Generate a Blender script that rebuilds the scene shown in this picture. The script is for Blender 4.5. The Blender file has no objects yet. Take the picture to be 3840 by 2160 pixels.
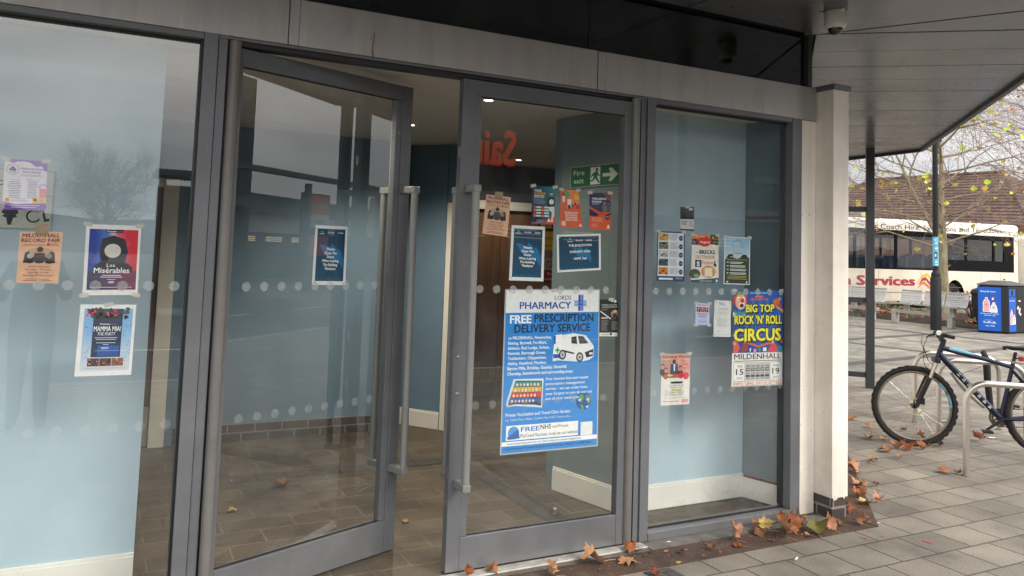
import bpy, bmesh, math, random
from math import sin, cos, pi, radians, atan2, sqrt
from mathutils import Vector, Matrix, noise as mnoise

sc = bpy.context.scene
COL = sc.collection

# ------------------------------------------------------------------ materials
def srgb(h):
    if isinstance(h, str):
        h = h.lstrip('#')
        c = [int(h[i:i+2], 16)/255 for i in (0, 2, 4)]
    else:
        c = list(h)
    return tuple((v/12.92 if v <= .04045 else ((v+.055)/1.055)**2.4) for v in c)

class NT:
    """tiny node-tree helper"""
    def __init__(s, name):
        s.m = bpy.data.materials.new(name); s.m.use_nodes = True
        s.t = s.m.node_tree; s.t.nodes.clear()
        s.out = s.n('ShaderNodeOutputMaterial')
    def n(s, typ, **kw):
        nd = s.t.nodes.new(typ)
        for k, v in kw.items(): setattr(nd, k, v)
        return nd
    def l(s, a, b): s.t.links.new(a, b)
    def val(s, sock, v): sock.default_value = v
    def coord(s, kind='Object', scale=(1, 1, 1), rot=(0, 0, 0), loc=(0, 0, 0)):
        tc = s.n('ShaderNodeTexCoord'); mp = s.n('ShaderNodeMapping')
        mp.inputs['Scale'].default_value = scale; mp.inputs['Rotation'].default_value = rot; mp.inputs['Location'].default_value = loc
        s.l(tc.outputs[kind], mp.inputs['Vector']); return mp.outputs['Vector']
    def noise(s, vec, scale, detail=4, rough=.55):
        nd = s.n('ShaderNodeTexNoise'); nd.inputs['Scale'].default_value = scale
        nd.inputs['Detail'].default_value = detail; nd.inputs['Roughness'].default_value = rough
        if vec is not None: s.l(vec, nd.inputs['Vector'])
        return nd.outputs['Fac']
    def ramp(s, fac, stops):
        r = s.n('ShaderNodeValToRGB'); e = r.color_ramp.elements
        while len(e) < len(stops): e.new(.5)
        for i, (p, c) in enumerate(stops):
            e[i].position = p; e[i].color = (*c, 1) if len(c) == 3 else c
        s.l(fac, r.inputs['Fac']); return r.outputs['Color']
    def mix(s, fac, a, b, typ='MIX'):
        m = s.n('ShaderNodeMix', data_type='RGBA', blend_type=typ)
        for sock, v in ((m.inputs['Factor'], fac), (m.inputs['A'], a), (m.inputs['B'], b)):
            if hasattr(v, 'is_linked'): s.l(v, sock)
            elif isinstance(v, (int, float)): sock.default_value = v
            else: sock.default_value = (*v, 1)
        return m.outputs['Result']
    def math(s, op, a, b=None):
        m = s.n('ShaderNodeMath', operation=op)
        for i, v in enumerate((a, b)):
            if v is None: continue
            if hasattr(v, 'is_linked'): s.l(v, m.inputs[i])
            else: m.inputs[i].default_value = v
        return m.outputs[0]
    def pbr(s, color, rough=.6, metal=0., spec=.5, bump=None, bstr=.2, bdist=.002):
        p = s.n('ShaderNodeBsdfPrincipled')
        for k, v in (('Base Color', color), ('Roughness', rough), ('Metallic', metal), ('Specular IOR Level', spec)):
            if hasattr(v, 'is_linked'): s.l(v, p.inputs[k])
            elif k == 'Base Color': p.inputs[k].default_value = (*v, 1)
            else: p.inputs[k].default_value = v
        if bump is not None:
            b = s.n('ShaderNodeBump'); b.inputs['Strength'].default_value = bstr; b.inputs['Distance'].default_value = bdist
            s.l(bump, b.inputs['Height']); s.l(b.outputs['Normal'], p.inputs['Normal'])
        s.l(p.outputs['BSDF'], s.out.inputs['Surface']); s.p = p; return s.m

_mc = {}
def simple(name, col, rough=.6, metal=0., var=.12, nscale=6., spec=.5, bump=0., vscale=(1, 1, 1)):
    """plain material with soft tonal mottling"""
    key = (name, tuple(col), rough, metal)
    if key in _mc: return _mc[key]
    t = NT(name); v = t.coord('Object', scale=vscale)
    f = t.noise(v, nscale, 5)
    c = t.ramp(f, [(.3, tuple(x*(1-var) for x in col)), (.7, tuple(min(1, x*(1+var)) for x in col))])
    f2 = t.noise(v, nscale*14, 2) if bump else None
    m = t.pbr(c, rough, metal, spec, f2, bump, .002)
    _mc[key] = m; return m

def ink(h, rough=.55):
    """printed paper colour"""
    key = ('ink', h if isinstance(h, str) else tuple(h))
    if key in _mc: return _mc[key]
    c = srgb(h)
    t = NT('print_'+(h.lstrip('#') if isinstance(h, str) else 'c'))
    f = t.noise(t.coord('Object'), 40, 2)
    m = t.pbr(t.ramp(f, [(.3, tuple(x*.95 for x in c)), (.7, tuple(min(1, x*1.04) for x in c))]), rough, 0, .35)
    _mc[key] = m; return m

def grad_ink(name, a, b, axis=2, lo=0., hi=1., scale=7):
    """printed vertical/horizontal gradient with blotches"""
    t = NT(name); tc = t.n('ShaderNodeTexCoord'); sp = t.n('ShaderNodeSeparateXYZ'); t.l(tc.outputs['Object'], sp.inputs[0])
    f = t.math('DIVIDE', t.math('SUBTRACT', sp.outputs[axis], lo), hi-lo)
    nz = t.noise(tc.outputs['Object'], scale*2, 3)
    f = t.math('ADD', f, t.math('MULTIPLY', t.math('SUBTRACT', nz, .5), .7))
    return t.pbr(t.ramp(f, [(0., srgb(a)), (1., srgb(b))]), .5, 0, .35)

def make_frame_mat():
    t = NT('grey_powder_coat'); v = t.coord('Object')
    f = t.noise(v, 3, 5); c = t.ramp(f, [(.3, (.116, .123, .135)), (.7, (.146, .154, .167))])
    tc = t.n('ShaderNodeTexCoord'); sp = t.n('ShaderNodeSeparateXYZ'); t.l(tc.outputs['Object'], sp.inputs[0])
    # dusty towards the ground, fine scratches
    g = t.math('SUBTRACT', 1.0, t.math('MULTIPLY', sp.outputs[2], 3.0)); g.node.use_clamp = True
    g = t.math('MULTIPLY', g, t.noise(v, 9, 4))
    c = t.mix(t.math('MULTIPLY', g, .55), c, (.2, .19, .18))
    w = t.noise(t.coord('Object', scale=(60, 60, 6)), 3, 3)
    c = t.mix(t.ramp(w, [(.62, (0, 0, 0)), (.75, (.5, .5, .5))]), c, (.24, .24, .24))
    k_ = t.noise(t.coord('Object', scale=(1, 1, .35)), 55, 2, .5); c = t.mix(t.ramp(k_, [(.74, (0,)*3), (.78, (.7,)*3)]), c, (.42, .42, .41))
    d_ = t.noise(v, 1.1, 5, .65); c = t.mix(.6, c, t.ramp(d_, [(.3, (.70, .69, .68)), (.6, (1.08, 1.08, 1.08))]), 'MULTIPLY')
    return t.pbr(c, t.ramp(f, [(.3, (.34,)*3), (.7, (.46,)*3)]), .15, .5)

def make_fascia_mat():
    t = NT('silver_fascia_metal'); v = t.coord('Object')
    f = t.noise(v, 1.6, 4); c = t.ramp(f, [(.3, (.37, .362, .355)), (.7, (.45, .44, .43))])
    drip = t.noise(t.coord('Object', scale=(16, 16, 2.2)), 1.0, 4, .65)
    tc = t.n('ShaderNodeTexCoord'); sp = t.n('ShaderNodeSeparateXYZ'); t.l(tc.outputs['Object'], sp.inputs[0])
    lowm = t.math('MULTIPLY', t.math('SUBTRACT', 2.82, sp.outputs[2]), 7.0); lowm.node.use_clamp = True
    dm = t.math('MULTIPLY', t.ramp(drip, [(.55, (0, 0, 0)), (.68, (1, 1, 1))]), lowm)
    c = t.mix(t.math('MULTIPLY', dm, .6), c, (.58, .57, .56))
    gr_ = t.noise(t.coord('Object', scale=(7, 7, 1.0)), 1.5, 5, .6); c = t.mix(.5, c, t.ramp(gr_, [(.3, (.72, .71, .70)), (.55, (1.05,)*3)]), 'MULTIPLY')
    fine = t.noise(v, 160, 2)
    c = t.mix(.12, c, t.ramp(fine, [(.35, (.1, .1, .1)), (.65, (.55, .55, .55))]))
    return t.pbr(c, .42, .35, .5)

def make_soffit_mat():
    t = NT('soffit_metal'); v = t.coord('Object')
    f = t.noise(v, .8, 5); c = t.ramp(f, [(.3, (.105, .11, .12)), (.7, (.14, .147, .158))])
    st = t.noise(v, 1.5, 4)
    r = t.ramp(st, [(.3, (.2,)*3), (.7, (.32,)*3)])
    return t.pbr(c, r, .45, .5, t.noise(v, .9, 1), .06, .02)

def make_glass(name, tint, k=2.0, ior=1.52, smudge=True):
    t = NT(name)
    tr = t.n('ShaderNodeBsdfTransparent'); tr.inputs[0].default_value = (*tint, 1)
    gl = t.n('ShaderNodeBsdfGlossy'); gl.inputs['Roughness'].default_value = 0.0
    gl.inputs['Color'].default_value = (.95, .97, .98, 1)
    fr = t.n('ShaderNodeFresnel'); geo = t.n('ShaderNodeNewGeometry')
    fr_ior = t.math('ADD', t.math('MULTIPLY', geo.outputs['Backfacing'], 1/ior-ior), ior); t.l(fr_ior, fr.inputs['IOR'])
    f = t.math('MULTIPLY', fr.outputs[0], k); f.node.use_clamp = True
    # slight waviness of the float glass bends reflections
    b = t.n('ShaderNodeBump'); b.inputs['Strength'].default_value = .018; b.inputs['Distance'].default_value = .02
    t.l(t.noise(t.coord('Object'), 1.3, 1), b.inputs['Height']); t.l(b.outputs['Normal'], gl.inputs['Normal'])
    mx = t.n('ShaderNodeMixShader'); t.l(f, mx.inputs[0]); t.l(tr.outputs[0], mx.inputs[1]); t.l(gl.outputs[0], mx.inputs[2])
    res = mx
    if smudge:   # a veil of dust and wipe marks
        df = t.n('ShaderNodeBsdfDiffuse'); df.inputs[0].default_value = (.6, .62, .62, 1)
        sm = t.noise(t.coord('Object', scale=(2.2, 2.2, 1.6)), 2.2, 6, .62)
        sp = t.noise(t.coord('Object'), 90, 1)
        a = t.math('ADD', t.ramp(sm, [(.46, (.0,)*3), (.8, (.045,)*3)]), t.ramp(sp, [(.775, (0,)*3), (.82, (.3,)*3)]))
        m2 = t.n('ShaderNodeMixShader'); t.l(a, m2.inputs[0]); t.l(mx.outputs[0], m2.inputs[1]); t.l(df.outputs[0], m2.inputs[2]); res = m2
    t.l(res.outputs[0], t.out.inputs['Surface']); return t.m

def make_pavers(name, c1, c2, mortar, bw, rh, loc, stain=.5, warm=None, msize=.006, rough=.75, sq=1.0):
    t = NT(name); v = t.coord('Object', loc=loc)
    # wobble joints slightly
    b = t.n('ShaderNodeTexBrick'); b.offset = .5; b.squash = sq
    for k, x in (('Scale', 1.), ('Mortar Size', msize), ('Mortar Smooth', .35), ('Bias', 0.), ('Brick Width', bw), ('Row Height', rh)): b.inputs[k].default_value = x
    b.inputs['Color1'].default_value = (*c1, 1); b.inputs['Color2'].default_value = (*c2, 1); b.inputs['Mortar'].default_value = (*mortar, 1)
    nz = t.n('ShaderNodeTexNoise'); nz.inputs['Scale'].default_value = 14; t.l(v, nz.inputs['Vector'])
    vm = t.n('ShaderNodeVectorMath', operation='MULTIPLY_ADD'); t.l(nz.outputs['Color'], vm.inputs[0]); vm.inputs[1].default_value = (.012, .012, 0); t.l(v, vm.inputs[2])
    t.l(vm.outputs[0], b.inputs['Vector'])
    c = b.outputs['Color']
    gr = t.noise(v, 120, 3, .7)
    c = t.mix(.75, c, t.ramp(gr, [(.3, (.45,)*3), (.5, (1.,)*3), (.7, (1.5,)*3)]), 'MULTIPLY')
    st = t.noise(v, 2.1, 6, .6)
    c = t.mix(stain, c, t.ramp(st, [(.28, (.38, .36, .34)), (.5, (.85, .84, .82)), (.66, (1.12, 1.1, 1.06))]), 'MULTIPLY')
    st2 = t.noise(v, .6, 4, .6)
    c = t.mix(.5, c, t.ramp(st2, [(.3, (.7, .68, .66)), (.7, (1.15, 1.13, 1.1))]), 'MULTIPLY')
    sp = t.noise(v, 26, 2, .5)
    c = t.mix(t.ramp(sp, [(.70, (0,)*3), (.76, (.55,)*3)]), c, (.06, .055, .05))
    if warm: c = t.mix(.4, c, warm, 'MULTIPLY')
    h = t.mix(.25, b.outputs['Fac'], gr); hb = t.n('ShaderNodeInvert'); t.l(b.outputs['Fac'], hb.inputs['Color'])
    hh = t.math('ADD', hb.outputs[0], t.math('MULTIPLY', gr, .35))
    rr = t.ramp(st, [(.3, (rough-.3,)*3), (.6, (rough,)*3)])
    return t.pbr(c, rr, 0, .4, hh, .35, .004)

M = {}
M['frame'] = make_frame_mat()
M['fascia'] = make_fascia_mat()
M['soffit'] = make_soffit_mat()
M['glass'] = make_glass('window_glass', (.965, .985, .985), 2.2)
M['glass_dark'] = make_glass('clerestory_glass', (.3, .4, .5), 2.0)
M['screen_glass'] = make_glass('screen_glass', (.9, .92, .93), 1.6)
M['gasket'] = simple('black_gasket', (.012, .012, .014), .5)
M['dark'] = simple('dark_void', (.009, .012, .017), .8)
M['white_render'] = simple('white_render', (.84, .785, .70), .8, 0, .1, 5, .3, .5)
def make_render():
    t = NT('weathered_white_render'); v = t.coord('Object'); b_ = (.84, .785, .70)
    f = t.noise(v, 5, 5); c = t.ramp(f, [(.3, tuple(x*.9 for x in b_)), (.7, b_)])
    st = t.noise(t.coord('Object', scale=(5, 5, 1.1)), 1.4, 5, .65); c = t.mix(.28, c, t.ramp(st, [(.30, (.66, .62, .56)), (.5, (1, 1, 1))]), 'MULTIPLY')
    sp_ = t.noise(v, 38, 2, .5); c = t.mix(t.ramp(sp_, [(.725, (0,)*3), (.75, (.6,)*3)]), c, (.28, .23, .18))
    tc = t.n('ShaderNodeTexCoord'); sx = t.n('ShaderNodeSeparateXYZ'); t.l(tc.outputs['Object'], sx.inputs[0])
    lo = t.math('SUBTRACT', 1., t.math('MULTIPLY', sx.outputs[2], 1.6)); lo.node.use_clamp = True
    c = t.mix(t.math('MULTIPLY', t.math('MULTIPLY', lo, t.noise(v, 9, 5)), .9), c, (.33, .28, .22))
    return t.pbr(c, .8, 0, .3, t.noise(v, 70, 3), .5, .003)
M['white_render'] = make_render()
M['cream'] = simple('cream_paint', (.78, .76, .68), .5, 0, .06, 4)
M['ceiling'] = simple('ceiling_paint', (.70, .65, .57), .9, 0, .05)
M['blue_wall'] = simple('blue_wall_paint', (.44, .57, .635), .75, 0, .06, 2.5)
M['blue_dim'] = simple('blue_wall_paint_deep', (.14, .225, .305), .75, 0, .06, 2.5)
M['wood'] = None
M['steel'] = simple('brushed_steel', (.55, .52, .48), .3, .95, .1, 9, vscale=(8, 8, 1))
M['handle'] = simple('handle_metal', (.20, .205, .20), .42, .15, .08, 7)
M['black'] = simple('black_plastic', (.013, .013, .015), .5, 0, .12, 6, .3)
M['rubber'] = simple('tyre_rubber', (.02, .019, .018), .85, 0, .25, 30, .3)
M['white'] = simple('white_paint', (.78, .77, .74), .5)
M['thresh'] = simple('aluminium_threshold', (.5, .48, .44), .45, .4, .3, 12)
M['charcoal'] = simple('charcoal_post', (.03, .033, .038), .5, .0, .15, 5)

def make_wood():
    t = NT('wood_veneer'); v = t.coord('Object', scale=(9, 9, .7))
    f = t.noise(v, 2.4, 6, .6)
    return t.pbr(t.ramp(f, [(.3, (.15, .075, .037)), (.55, (.21, .108, .055)), (.75, (.26, .14, .075))]), .45)
M['wood'] = make_wood()

def make_brick():
    t = NT('dark_brick'); tc = t.n('ShaderNodeTexCoord'); sp = t.n('ShaderNodeSeparateXYZ'); cb = t.n('ShaderNodeCombineXYZ')
    t.l(tc.outputs['Object'], sp.inputs[0]); t.l(t.math('ADD', sp.outputs[0], sp.outputs[1]), cb.inputs[0]); t.l(sp.outputs[2], cb.inputs[1])
    b = t.n('ShaderNodeTexBrick')
    for k, x in (('Scale', 1.), ('Mortar Size', .006), ('Brick Width', .225), ('Row Height', .075)): b.inputs[k].default_value = x
    b.inputs['Color1'].default_value = (.035, .03, .028, 1); b.inputs['Color2'].default_value = (.06, .045, .038, 1); b.inputs['Mortar'].default_value = (.2, .19, .17, 1)
    t.l(cb.outputs[0], b.inputs['Vector'])
    return t.pbr(b.outputs['Color'], .6)
M['brick'] = make_brick()

# ------------------------------------------------------------------ mesh builder
class MB:
    def __init__(s): s.v = []; s.f = []; s.mi = []; s.mats = []; s.sm = []
    def m(s, mat):
        if mat not in s.mats: s.mats.append(mat)
        return s.mats.index(mat)
    def add(s, vs, fs, mat, smooth=False):
        o = len(s.v); s.v += [tuple(p) for p in vs]; i = s.m(mat)
        for f in fs: s.f.append(tuple(o+k for k in f)); s.mi.append(i); s.sm.append(smooth)
    def box(s, x0, x1, y0, y1, z0, z1, mat):
        s.add([(x0, y0, z0), (x1, y0, z0), (x1, y1, z0), (x0, y1, z0), (x0, y0, z1), (x1, y0, z1), (x1, y1, z1), (x0, y1, z1)],
              [(0, 3, 2, 1), (4, 5, 6, 7), (0, 1, 5, 4), (1, 2, 6, 5), (2, 3, 7, 6), (3, 0, 4, 7)], mat)
    def prism(s, poly, z0, z1, mat, cap=True):
        n = len(poly); a = sum(poly[i][0]*poly[(i+1) % n][1]-poly[(i+1) % n][0]*poly[i][1] for i in range(n))
        if a < 0: poly = poly[::-1]
        vs = [(x, y, z0) for x, y in poly]+[(x, y, z1) for x, y in poly]
        fs = [(i, (i+1) % n, n+(i+1) % n, n+i) for i in range(n)]
        if cap: fs += [tuple(range(n))[::-1], tuple(range(n, 2*n))]
        s.add(vs, fs, mat)
    def quad(s, a, b, c, d, mat): s.add([a, b, c, d], [(0, 1, 2, 3)], mat)
    def slab(s, a, b, t, z0, z1, mat):
        """vertical wall from plan point a to b with thickness t to the left of a->b"""
        a = Vector(a); b = Vector(b); d = (b-a).normalized(); n = Vector((-d.y, d.x))*t
        s.prism([tuple(a), tuple(b), tuple(b+n), tuple(a+n)], z0, z1, mat)
    def tube(s, pts, r, mat, n=10, cap=True, closed=False):
        pts = [Vector(p) for p in pts]; rs = r if isinstance(r, (list, tuple)) else [r]*len(pts)
        vs = []; N = len(pts); up = None
        for i, p in enumerate(pts):
            if closed: d = (pts[(i+1) % N]-pts[i-1])
            else: d = pts[min(i+1, N-1)]-pts[max(i-1, 0)]
            if d.length < 1e-9: d = Vector((0, 0, 1))
            d.normalize()
            if up is None:
                up = Vector((0, 0, 1)) if abs(d.z) < .9 else Vector((1, 0, 0))
            a = d.cross(up)
            if a.length < 1e-6: a = d.cross(Vector((.3, .9, .1)))
            a.normalize(); b = a.cross(d).normalized(); up = b
            vs += [p+(a*cos(2*pi*k/n)+b*sin(2*pi*k/n))*rs[i] for k in range(n)]
        fs = []
        for i in range(N if closed else N-1):
            j = (i+1) % N
            fs += [(i*n+k, i*n+(k+1) % n, j*n+(k+1) % n, j*n+k) for k in range(n)]
        s.add(vs, fs, mat, True)
        if cap and not closed:
            s.add(vs[:n], [tuple(range(n))[::-1]], mat); s.add(vs[-n:], [tuple(range(n))], mat)
    def lathe(s, prof, c, mat, n=24, axis='z'):
        """profile of (r, h) about an axis through c"""
        vs = []
        for r, h in prof:
            for k in range(n):
                a = 2*pi*k/n
                if axis == 'z': vs.append((c[0]+r*cos(a), c[1]+r*sin(a), c[2]+h))
                elif axis == 'y': vs.append((c[0]+r*cos(a), c[1]+h, c[2]+r*sin(a)))
                else: vs.append((c[0]+h, c[1]+r*cos(a), c[2]+r*sin(a)))
        fs = [(i*n+k, i*n+(k+1) % n, (i+1)*n+(k+1) % n, (i+1)*n+k) for i in range(len(prof)-1) for k in range(n)]
        s.add(vs, fs, mat, True)
    def text(s, string, fmap, mat, h, width=None, align='C', x=0., y=0., bold=0., shear=0., lay=1, fill=1.):
        """flat lettering; fmap(u, v, layer) -> 3D point, h = cap height in u/v units"""
        heavy = 0 < bold <= .046     # thicken by overprinting, so that sharp inner corners stay open
        vs, fs, w = glyphs(string, 0 if heavy else bold, shear)
        sx = sy = h/.7
        if width: sx = width/max(w, 1e-6)
        off = {'C': -w*sx/2, 'L': 0, 'R': -w*sx}[align]
        e = bold*sx*.95; ey = bold*sy*.6
        for q, (dx, dy) in enumerate(((-e, -ey), (e, -ey), (-e, ey), (e, ey)) if heavy else ((0, 0),)):
            s.add([fmap(x+off+dx+p[0]*sx, y+dy+p[1]*sy, lay+.12*q) for p in vs], fs, mat)
    def build(s, name, parent=None, bevel=0., sharp=35, loc=None):
        me = bpy.data.meshes.new(name); me.from_pydata(s.v, [], s.f)
        for m in s.mats: me.materials.append(m)
        me.polygons.foreach_set('material_index', s.mi); me.polygons.foreach_set('use_smooth', s.sm)
        me.validate(); me.update()
        if any(s.sm): me.set_sharp_from_angle(angle=radians(sharp))
        o = bpy.data.objects.new(name, me); COL.objects.link(o)
        if parent: o.parent = parent
        if loc: o.location = loc
        if bevel:
            b = o.modifiers.new('bevel', 'BEVEL'); b.width = bevel; b.segments = 2; b.limit_method = 'ANGLE'; b.angle_limit = radians(40)
        return o

_gc = {}
def glyphs(string, bold, shear):
    k = (string, bold, shear)
    if k in _gc: return _gc[k]
    cu = bpy.data.curves.new('lettering', 'FONT'); cu.body = string; cu.size = 1; cu.resolution_u = 2
    cu.dimensions = '2D'; cu.fill_mode = 'BOTH'; cu.offset = bold; cu.shear = shear
    o = bpy.data.objects.new('lettering', cu); COL.objects.link(o)
    me = o.to_mesh()
    vs = [(v.co.x, v.co.y) for v in me.vertices]; fs = [tuple(p.vertices) for p in me.polygons]
    o.to_mesh_clear(); bpy.data.objects.remove(o); bpy.data.curves.remove(cu)
    if vs:
        x0 = min(p[0] for p in vs); vs = [(p[0]-x0, p[1]) for p in vs]; w = max(p[0] for p in vs)
    else: w = 0
    # orient all faces the same way (counter-clockwise in u,v)
    out = []
    for f in fs:
        a = sum(vs[f[i]][0]*vs[f[(i+1) % len(f)]][1]-vs[f[(i+1) % len(f)]][0]*vs[f[i]][1] for i in range(len(f)))
        out.append(f if a >= 0 else f[::-1])
    _gc[k] = (vs, out, w); return _gc[k]

def empty(name, loc=(0, 0, 0), rz=0., parent=None):
    o = bpy.data.objects.new(name, None); COL.objects.link(o); o.location = loc; o.rotation_euler.z = rz
    o.empty_display_size = .1
    if parent: o.parent = parent
    return o
def tag(o, label, cat, group=None):
    o['label'] = label; o['category'] = cat
    if group: o['group'] = group
    return o
def structure(o): o['kind'] = 'structure'; return o
def kids(o): return [c for c in bpy.data.objects if c.parent == o]
def dup(o, parent=None, top=True):
    c = o.copy(); COL.objects.link(c)
    if not top: c.parent = parent
    for ch in kids(o): dup(ch, c, False)
    return c
def flat(origin, ux, uy, n, step=.0006):
    """fmap onto a plane"""
    origin = Vector(origin); ux = Vector(ux); uy = Vector(uy); n = Vector(n)
    return lambda u, v, lay=1: origin+ux*u+uy*v+n*(step*lay)

CAM = Vector((0, -3.914, 1.70))
# ------------------------------------------------------------------ ground
def sheet(name, poly, z, mat, group=None):
    mb = MB(); n = len(poly)
    mb.add([(x, y, z) for x, y in poly], [tuple(range(n))], mat)
    return structure(mb.build(name))

pav = make_pavers('grey_pavers', (.262, .24, .205), (.18, .166, .142), (.075, .07, .055), .313, .279, (.03, .243, 0), .8, None, .0075)
mb = MB()
R_ = 400
gv = [(-R_, -6.5), (R_, -6.5), (R_, R_), (-R_, R_)]
mb.add([(x, y, 0) for x, y in gv], [(0, 1, 2, 3)], pav); structure(mb.build('pavement'))

def make_asphalt():
    t = NT('asphalt'); v = t.coord('Object'); f = t.noise(v, 60, 4, .7); g = t.noise(v, .4, 5)
    c = t.ramp(f, [(.3, (.04, .04, .042)), (.7, (.085, .085, .085))])
    c = t.mix(.6, c, t.ramp(g, [(.3, (.6,)*3), (.7, (1.5,)*3)]), 'MULTIPLY')
    return t.pbr(c, t.ramp(g, [(.3, (.35,)*3), (.65, (.8,)*3)]), 0, .5, f, .3, .003)
M['asphalt'] = make_asphalt()
sheet('road', [(-R_, -R_), (R_, -R_), (R_, -6.5), (-R_, -6.5)], -.12, M['asphalt'])
mb = MB(); mb.box(-R_, R_, -6.5, -6.35, -.119, .006, simple('concrete_kerb', (.32, .31, .29), .8, 0, .2, 3)); structure(mb.build('kerb'))
mb = MB()
for i in range(-12, 14): mb.box(i*4., i*4.+2.2, -10.3, -10.2, -.1195, -.116, M['white'])
structure(mb.build('road_marking'))

# dark paver band that runs out of the doorway
band = make_pavers('dark_band_pavers', (.075, .073, .07), (.055, .053, .05), (.03, .028, .025), .2, .2, (0, 0, 0), .4)
sheet('paving_band', [(2.69, -.36), (2.86, -.36), (3.12, -3.6), (2.93, -3.6)], .004, band)
def strip(a, b, w):
    a = Vector(a); b = Vector(b); d = (b-a).normalized(); n = Vector((-d.y, d.x))*w/2
    return [tuple(a-n), tuple(b-n), tuple(b+n), tuple(a+n)]
e1 = Vector((.989, .145)); e2 = Vector((-.145, .989))
P0 = Vector((14.6, 8.27))
z = .004
for k, (a, b) in enumerate([(-9, 16), ]):
    sheet('paving_band', strip(P0+e1*a, P0+e1*b, .24), z, band)
sheet('paving_band', strip(P0-e2*2.35+e1*-6, P0-e2*2.35+e1*14, .24), z, band)
for q in (-.55, 3.6, 7.7):
    sheet('paving_band', strip(P0+e1*q-e2*5.2, P0+e1*q-e2*2.47, .24), z, band)
    sheet('paving_band', strip(P0+e1*q-e2*2.23, P0+e1*q-e2*.12, .24), z, band)
    sheet('paving_band', strip(P0+e1*q+e2*.12, P0+e1*q+e2*4, .24), z, band)

# drain mat along the front and round the chamfered corner
def make_drain():
    t = NT('rusty_drain_grating'); v = t.coord('Object')
    w = t.n('ShaderNodeTexWave', wave_type='BANDS', bands_direction='X'); w.inputs['Scale'].default_value = 22; w.inputs['Distortion'].default_value = 0
    t.l(v, w.inputs['Vector'])
    f = t.noise(v, 5, 5, .6)
    c = t.ramp(f, [(.3, (.06, .038, .028)), (.55, (.10, .062, .046)), (.75, (.16, .115, .09))])
    c = t.mix(.75, c, t.ramp(w.outputs['Fac'], [(.2, (.25,)*3), (.6, (1.25,)*3)]), 'MULTIPLY')
    return t.pbr(c, .7, .1, .4, w.outputs['Fac'], .6, .006)
M['drain'] = make_drain()
mb = MB(); mb.prism([(-6, -.345), (4.56, -.345), (4.50, -.13), (-6, -.13)], -.02, .006, M['drain'])
mb.prism([(4.57, -.345), (6.55, 1.64), (6.38, 1.80), (4.51, -.13)], -.02, .006, M['drain'])
dg = mb.build('drain_channel'); tag(dg, 'rusty brown slotted drain grating along the foot of the shopfront', 'drain')
sheet('paving_strip', [(2.93, -.128), (4.38, -.128), (4.38, -.02), (2.93, -.02)], .005, simple('grey_edge_paver', (.12, .115, .105), .75, 0, .3, 7))
sheet('paving_strip', [(-6, -.128), (2.92, -.128), (2.92, -.085), (-6, -.085)], .005, simple('grey_edge_paver', (.12, .115, .105), .75, 0, .3, 7))
# red surveyor's paint on the pavers
mb = MB(); red = simple('red_spray_paint', (.33, .09, .085), .8, 0, .3, 40); rnd = random.Random(5)
for x, y, r in ((4.29, -.45, .022), (4.42, -.49, .015), (4.65, -.65, .035), (5.25, .18, .02)):
    for q in range(3):
        c = (x+rnd.uniform(-1, 1)*r*.9, y+rnd.uniform(-1, 1)*r*.9); n = 9
        mb.add([(c[0]+r*.5*cos(k*2*pi/n)*rnd.uniform(.5, 1.3), c[1]+r*.4*sin(k*2*pi/n)*rnd.uniform(.5, 1.3), .003+q*.0004) for k in range(n)], [tuple(range(n))], red)
structure(mb.build('pavement_marking'))

# ------------------------------------------------------------------ the bus station
B = empty('bus_station'); tag(B, 'grey framed glass front of the bus station with double doors and metal canopy', 'bus station')

def clip(poly, p, n):
    """keep the side of a convex polygon where (q-p).n >= 0"""
    out = []; N = len(poly)
    for i in range(N):
        a = Vector(poly[i]); b = Vector(poly[(i+1) % N]); da = (a-p).dot(n); db = (b-p).dot(n)
        if da >= 0: out.append(tuple(a))
        if (da >= 0) != (db >= 0): out.append(tuple(a+(b-a)*(da/(da-db))))
    return out

# canopy soffit panels
ZS = 3.27
K = Vector((4.36, -.06))
outer = [(-6, -1.95), (5.0, -2.2), (6.45, -.28), (9.88, 3.15), (10.0, 4.45), (9.3, 4.8), (4.34, -.02), (-6, -.02)]
dA = Vector((.49, -.87)); dB = Vector((.775, -.632)); dS = dB
nA = Vector((-dA.y, dA.x)); nB = Vector((-dB.y, dB.x))
nA = nA if nA.x > 0 else -nA; nB = nB if nB.y > 0 else -nB
g = .007
mb = MB()
main = [(-6, -1.95), (5.0, -2.2), (4.36, -.02), (-6, -.02)]
# front part: big panels
xs = [-6, -3.6, -1.2, 1.2, 3.2]
for i, x in enumerate(xs):
    x1 = xs[i+1] if i+1 < len(xs) else None
    pl = clip(main, Vector((x+g, 0)), Vector((1, 0)))
    if x1 is not None: pl = clip(pl, Vector((x1-g, 0)), Vector((-1, 0)))
    else: pl = clip([(-6, -1.95), (5.0, -2.2), (6.45, -.28), (4.36, -.02), (-6, -.02)], Vector((x+g, 0)), Vector((1, 0))); pl = clip(pl, K-nA*.012, -nA)
    if len(pl) > 2: mb.prism(pl, ZS, ZS+.02, M['soffit'])
side = [(4.34, -.02), (5.0, -2.2), (6.45, -.28), (9.88, 3.15), (10.0, 4.45), (9.3, 4.8)]
wedge = clip(clip(side, K+nA*.012, nA), K-nB*.012, -nB)
mb.prism(wedge, ZS, ZS+.02, M['soffit'])
offs = [0.0+.50*i for i in range(0, 16)]
for i in range(len(offs)-1):
    gg = .012 if i in (0, 11) else .004
    pl = clip(clip(side, K+nB*(offs[i]+gg), nB), K+nB*(offs[i+1]-.004), -nB)
    if len(pl) > 2: mb.prism(pl, ZS+.0012*(i % 2), ZS+.02, M['soffit'])
mb.build('canopy_soffit', B, bevel=.003)
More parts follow.
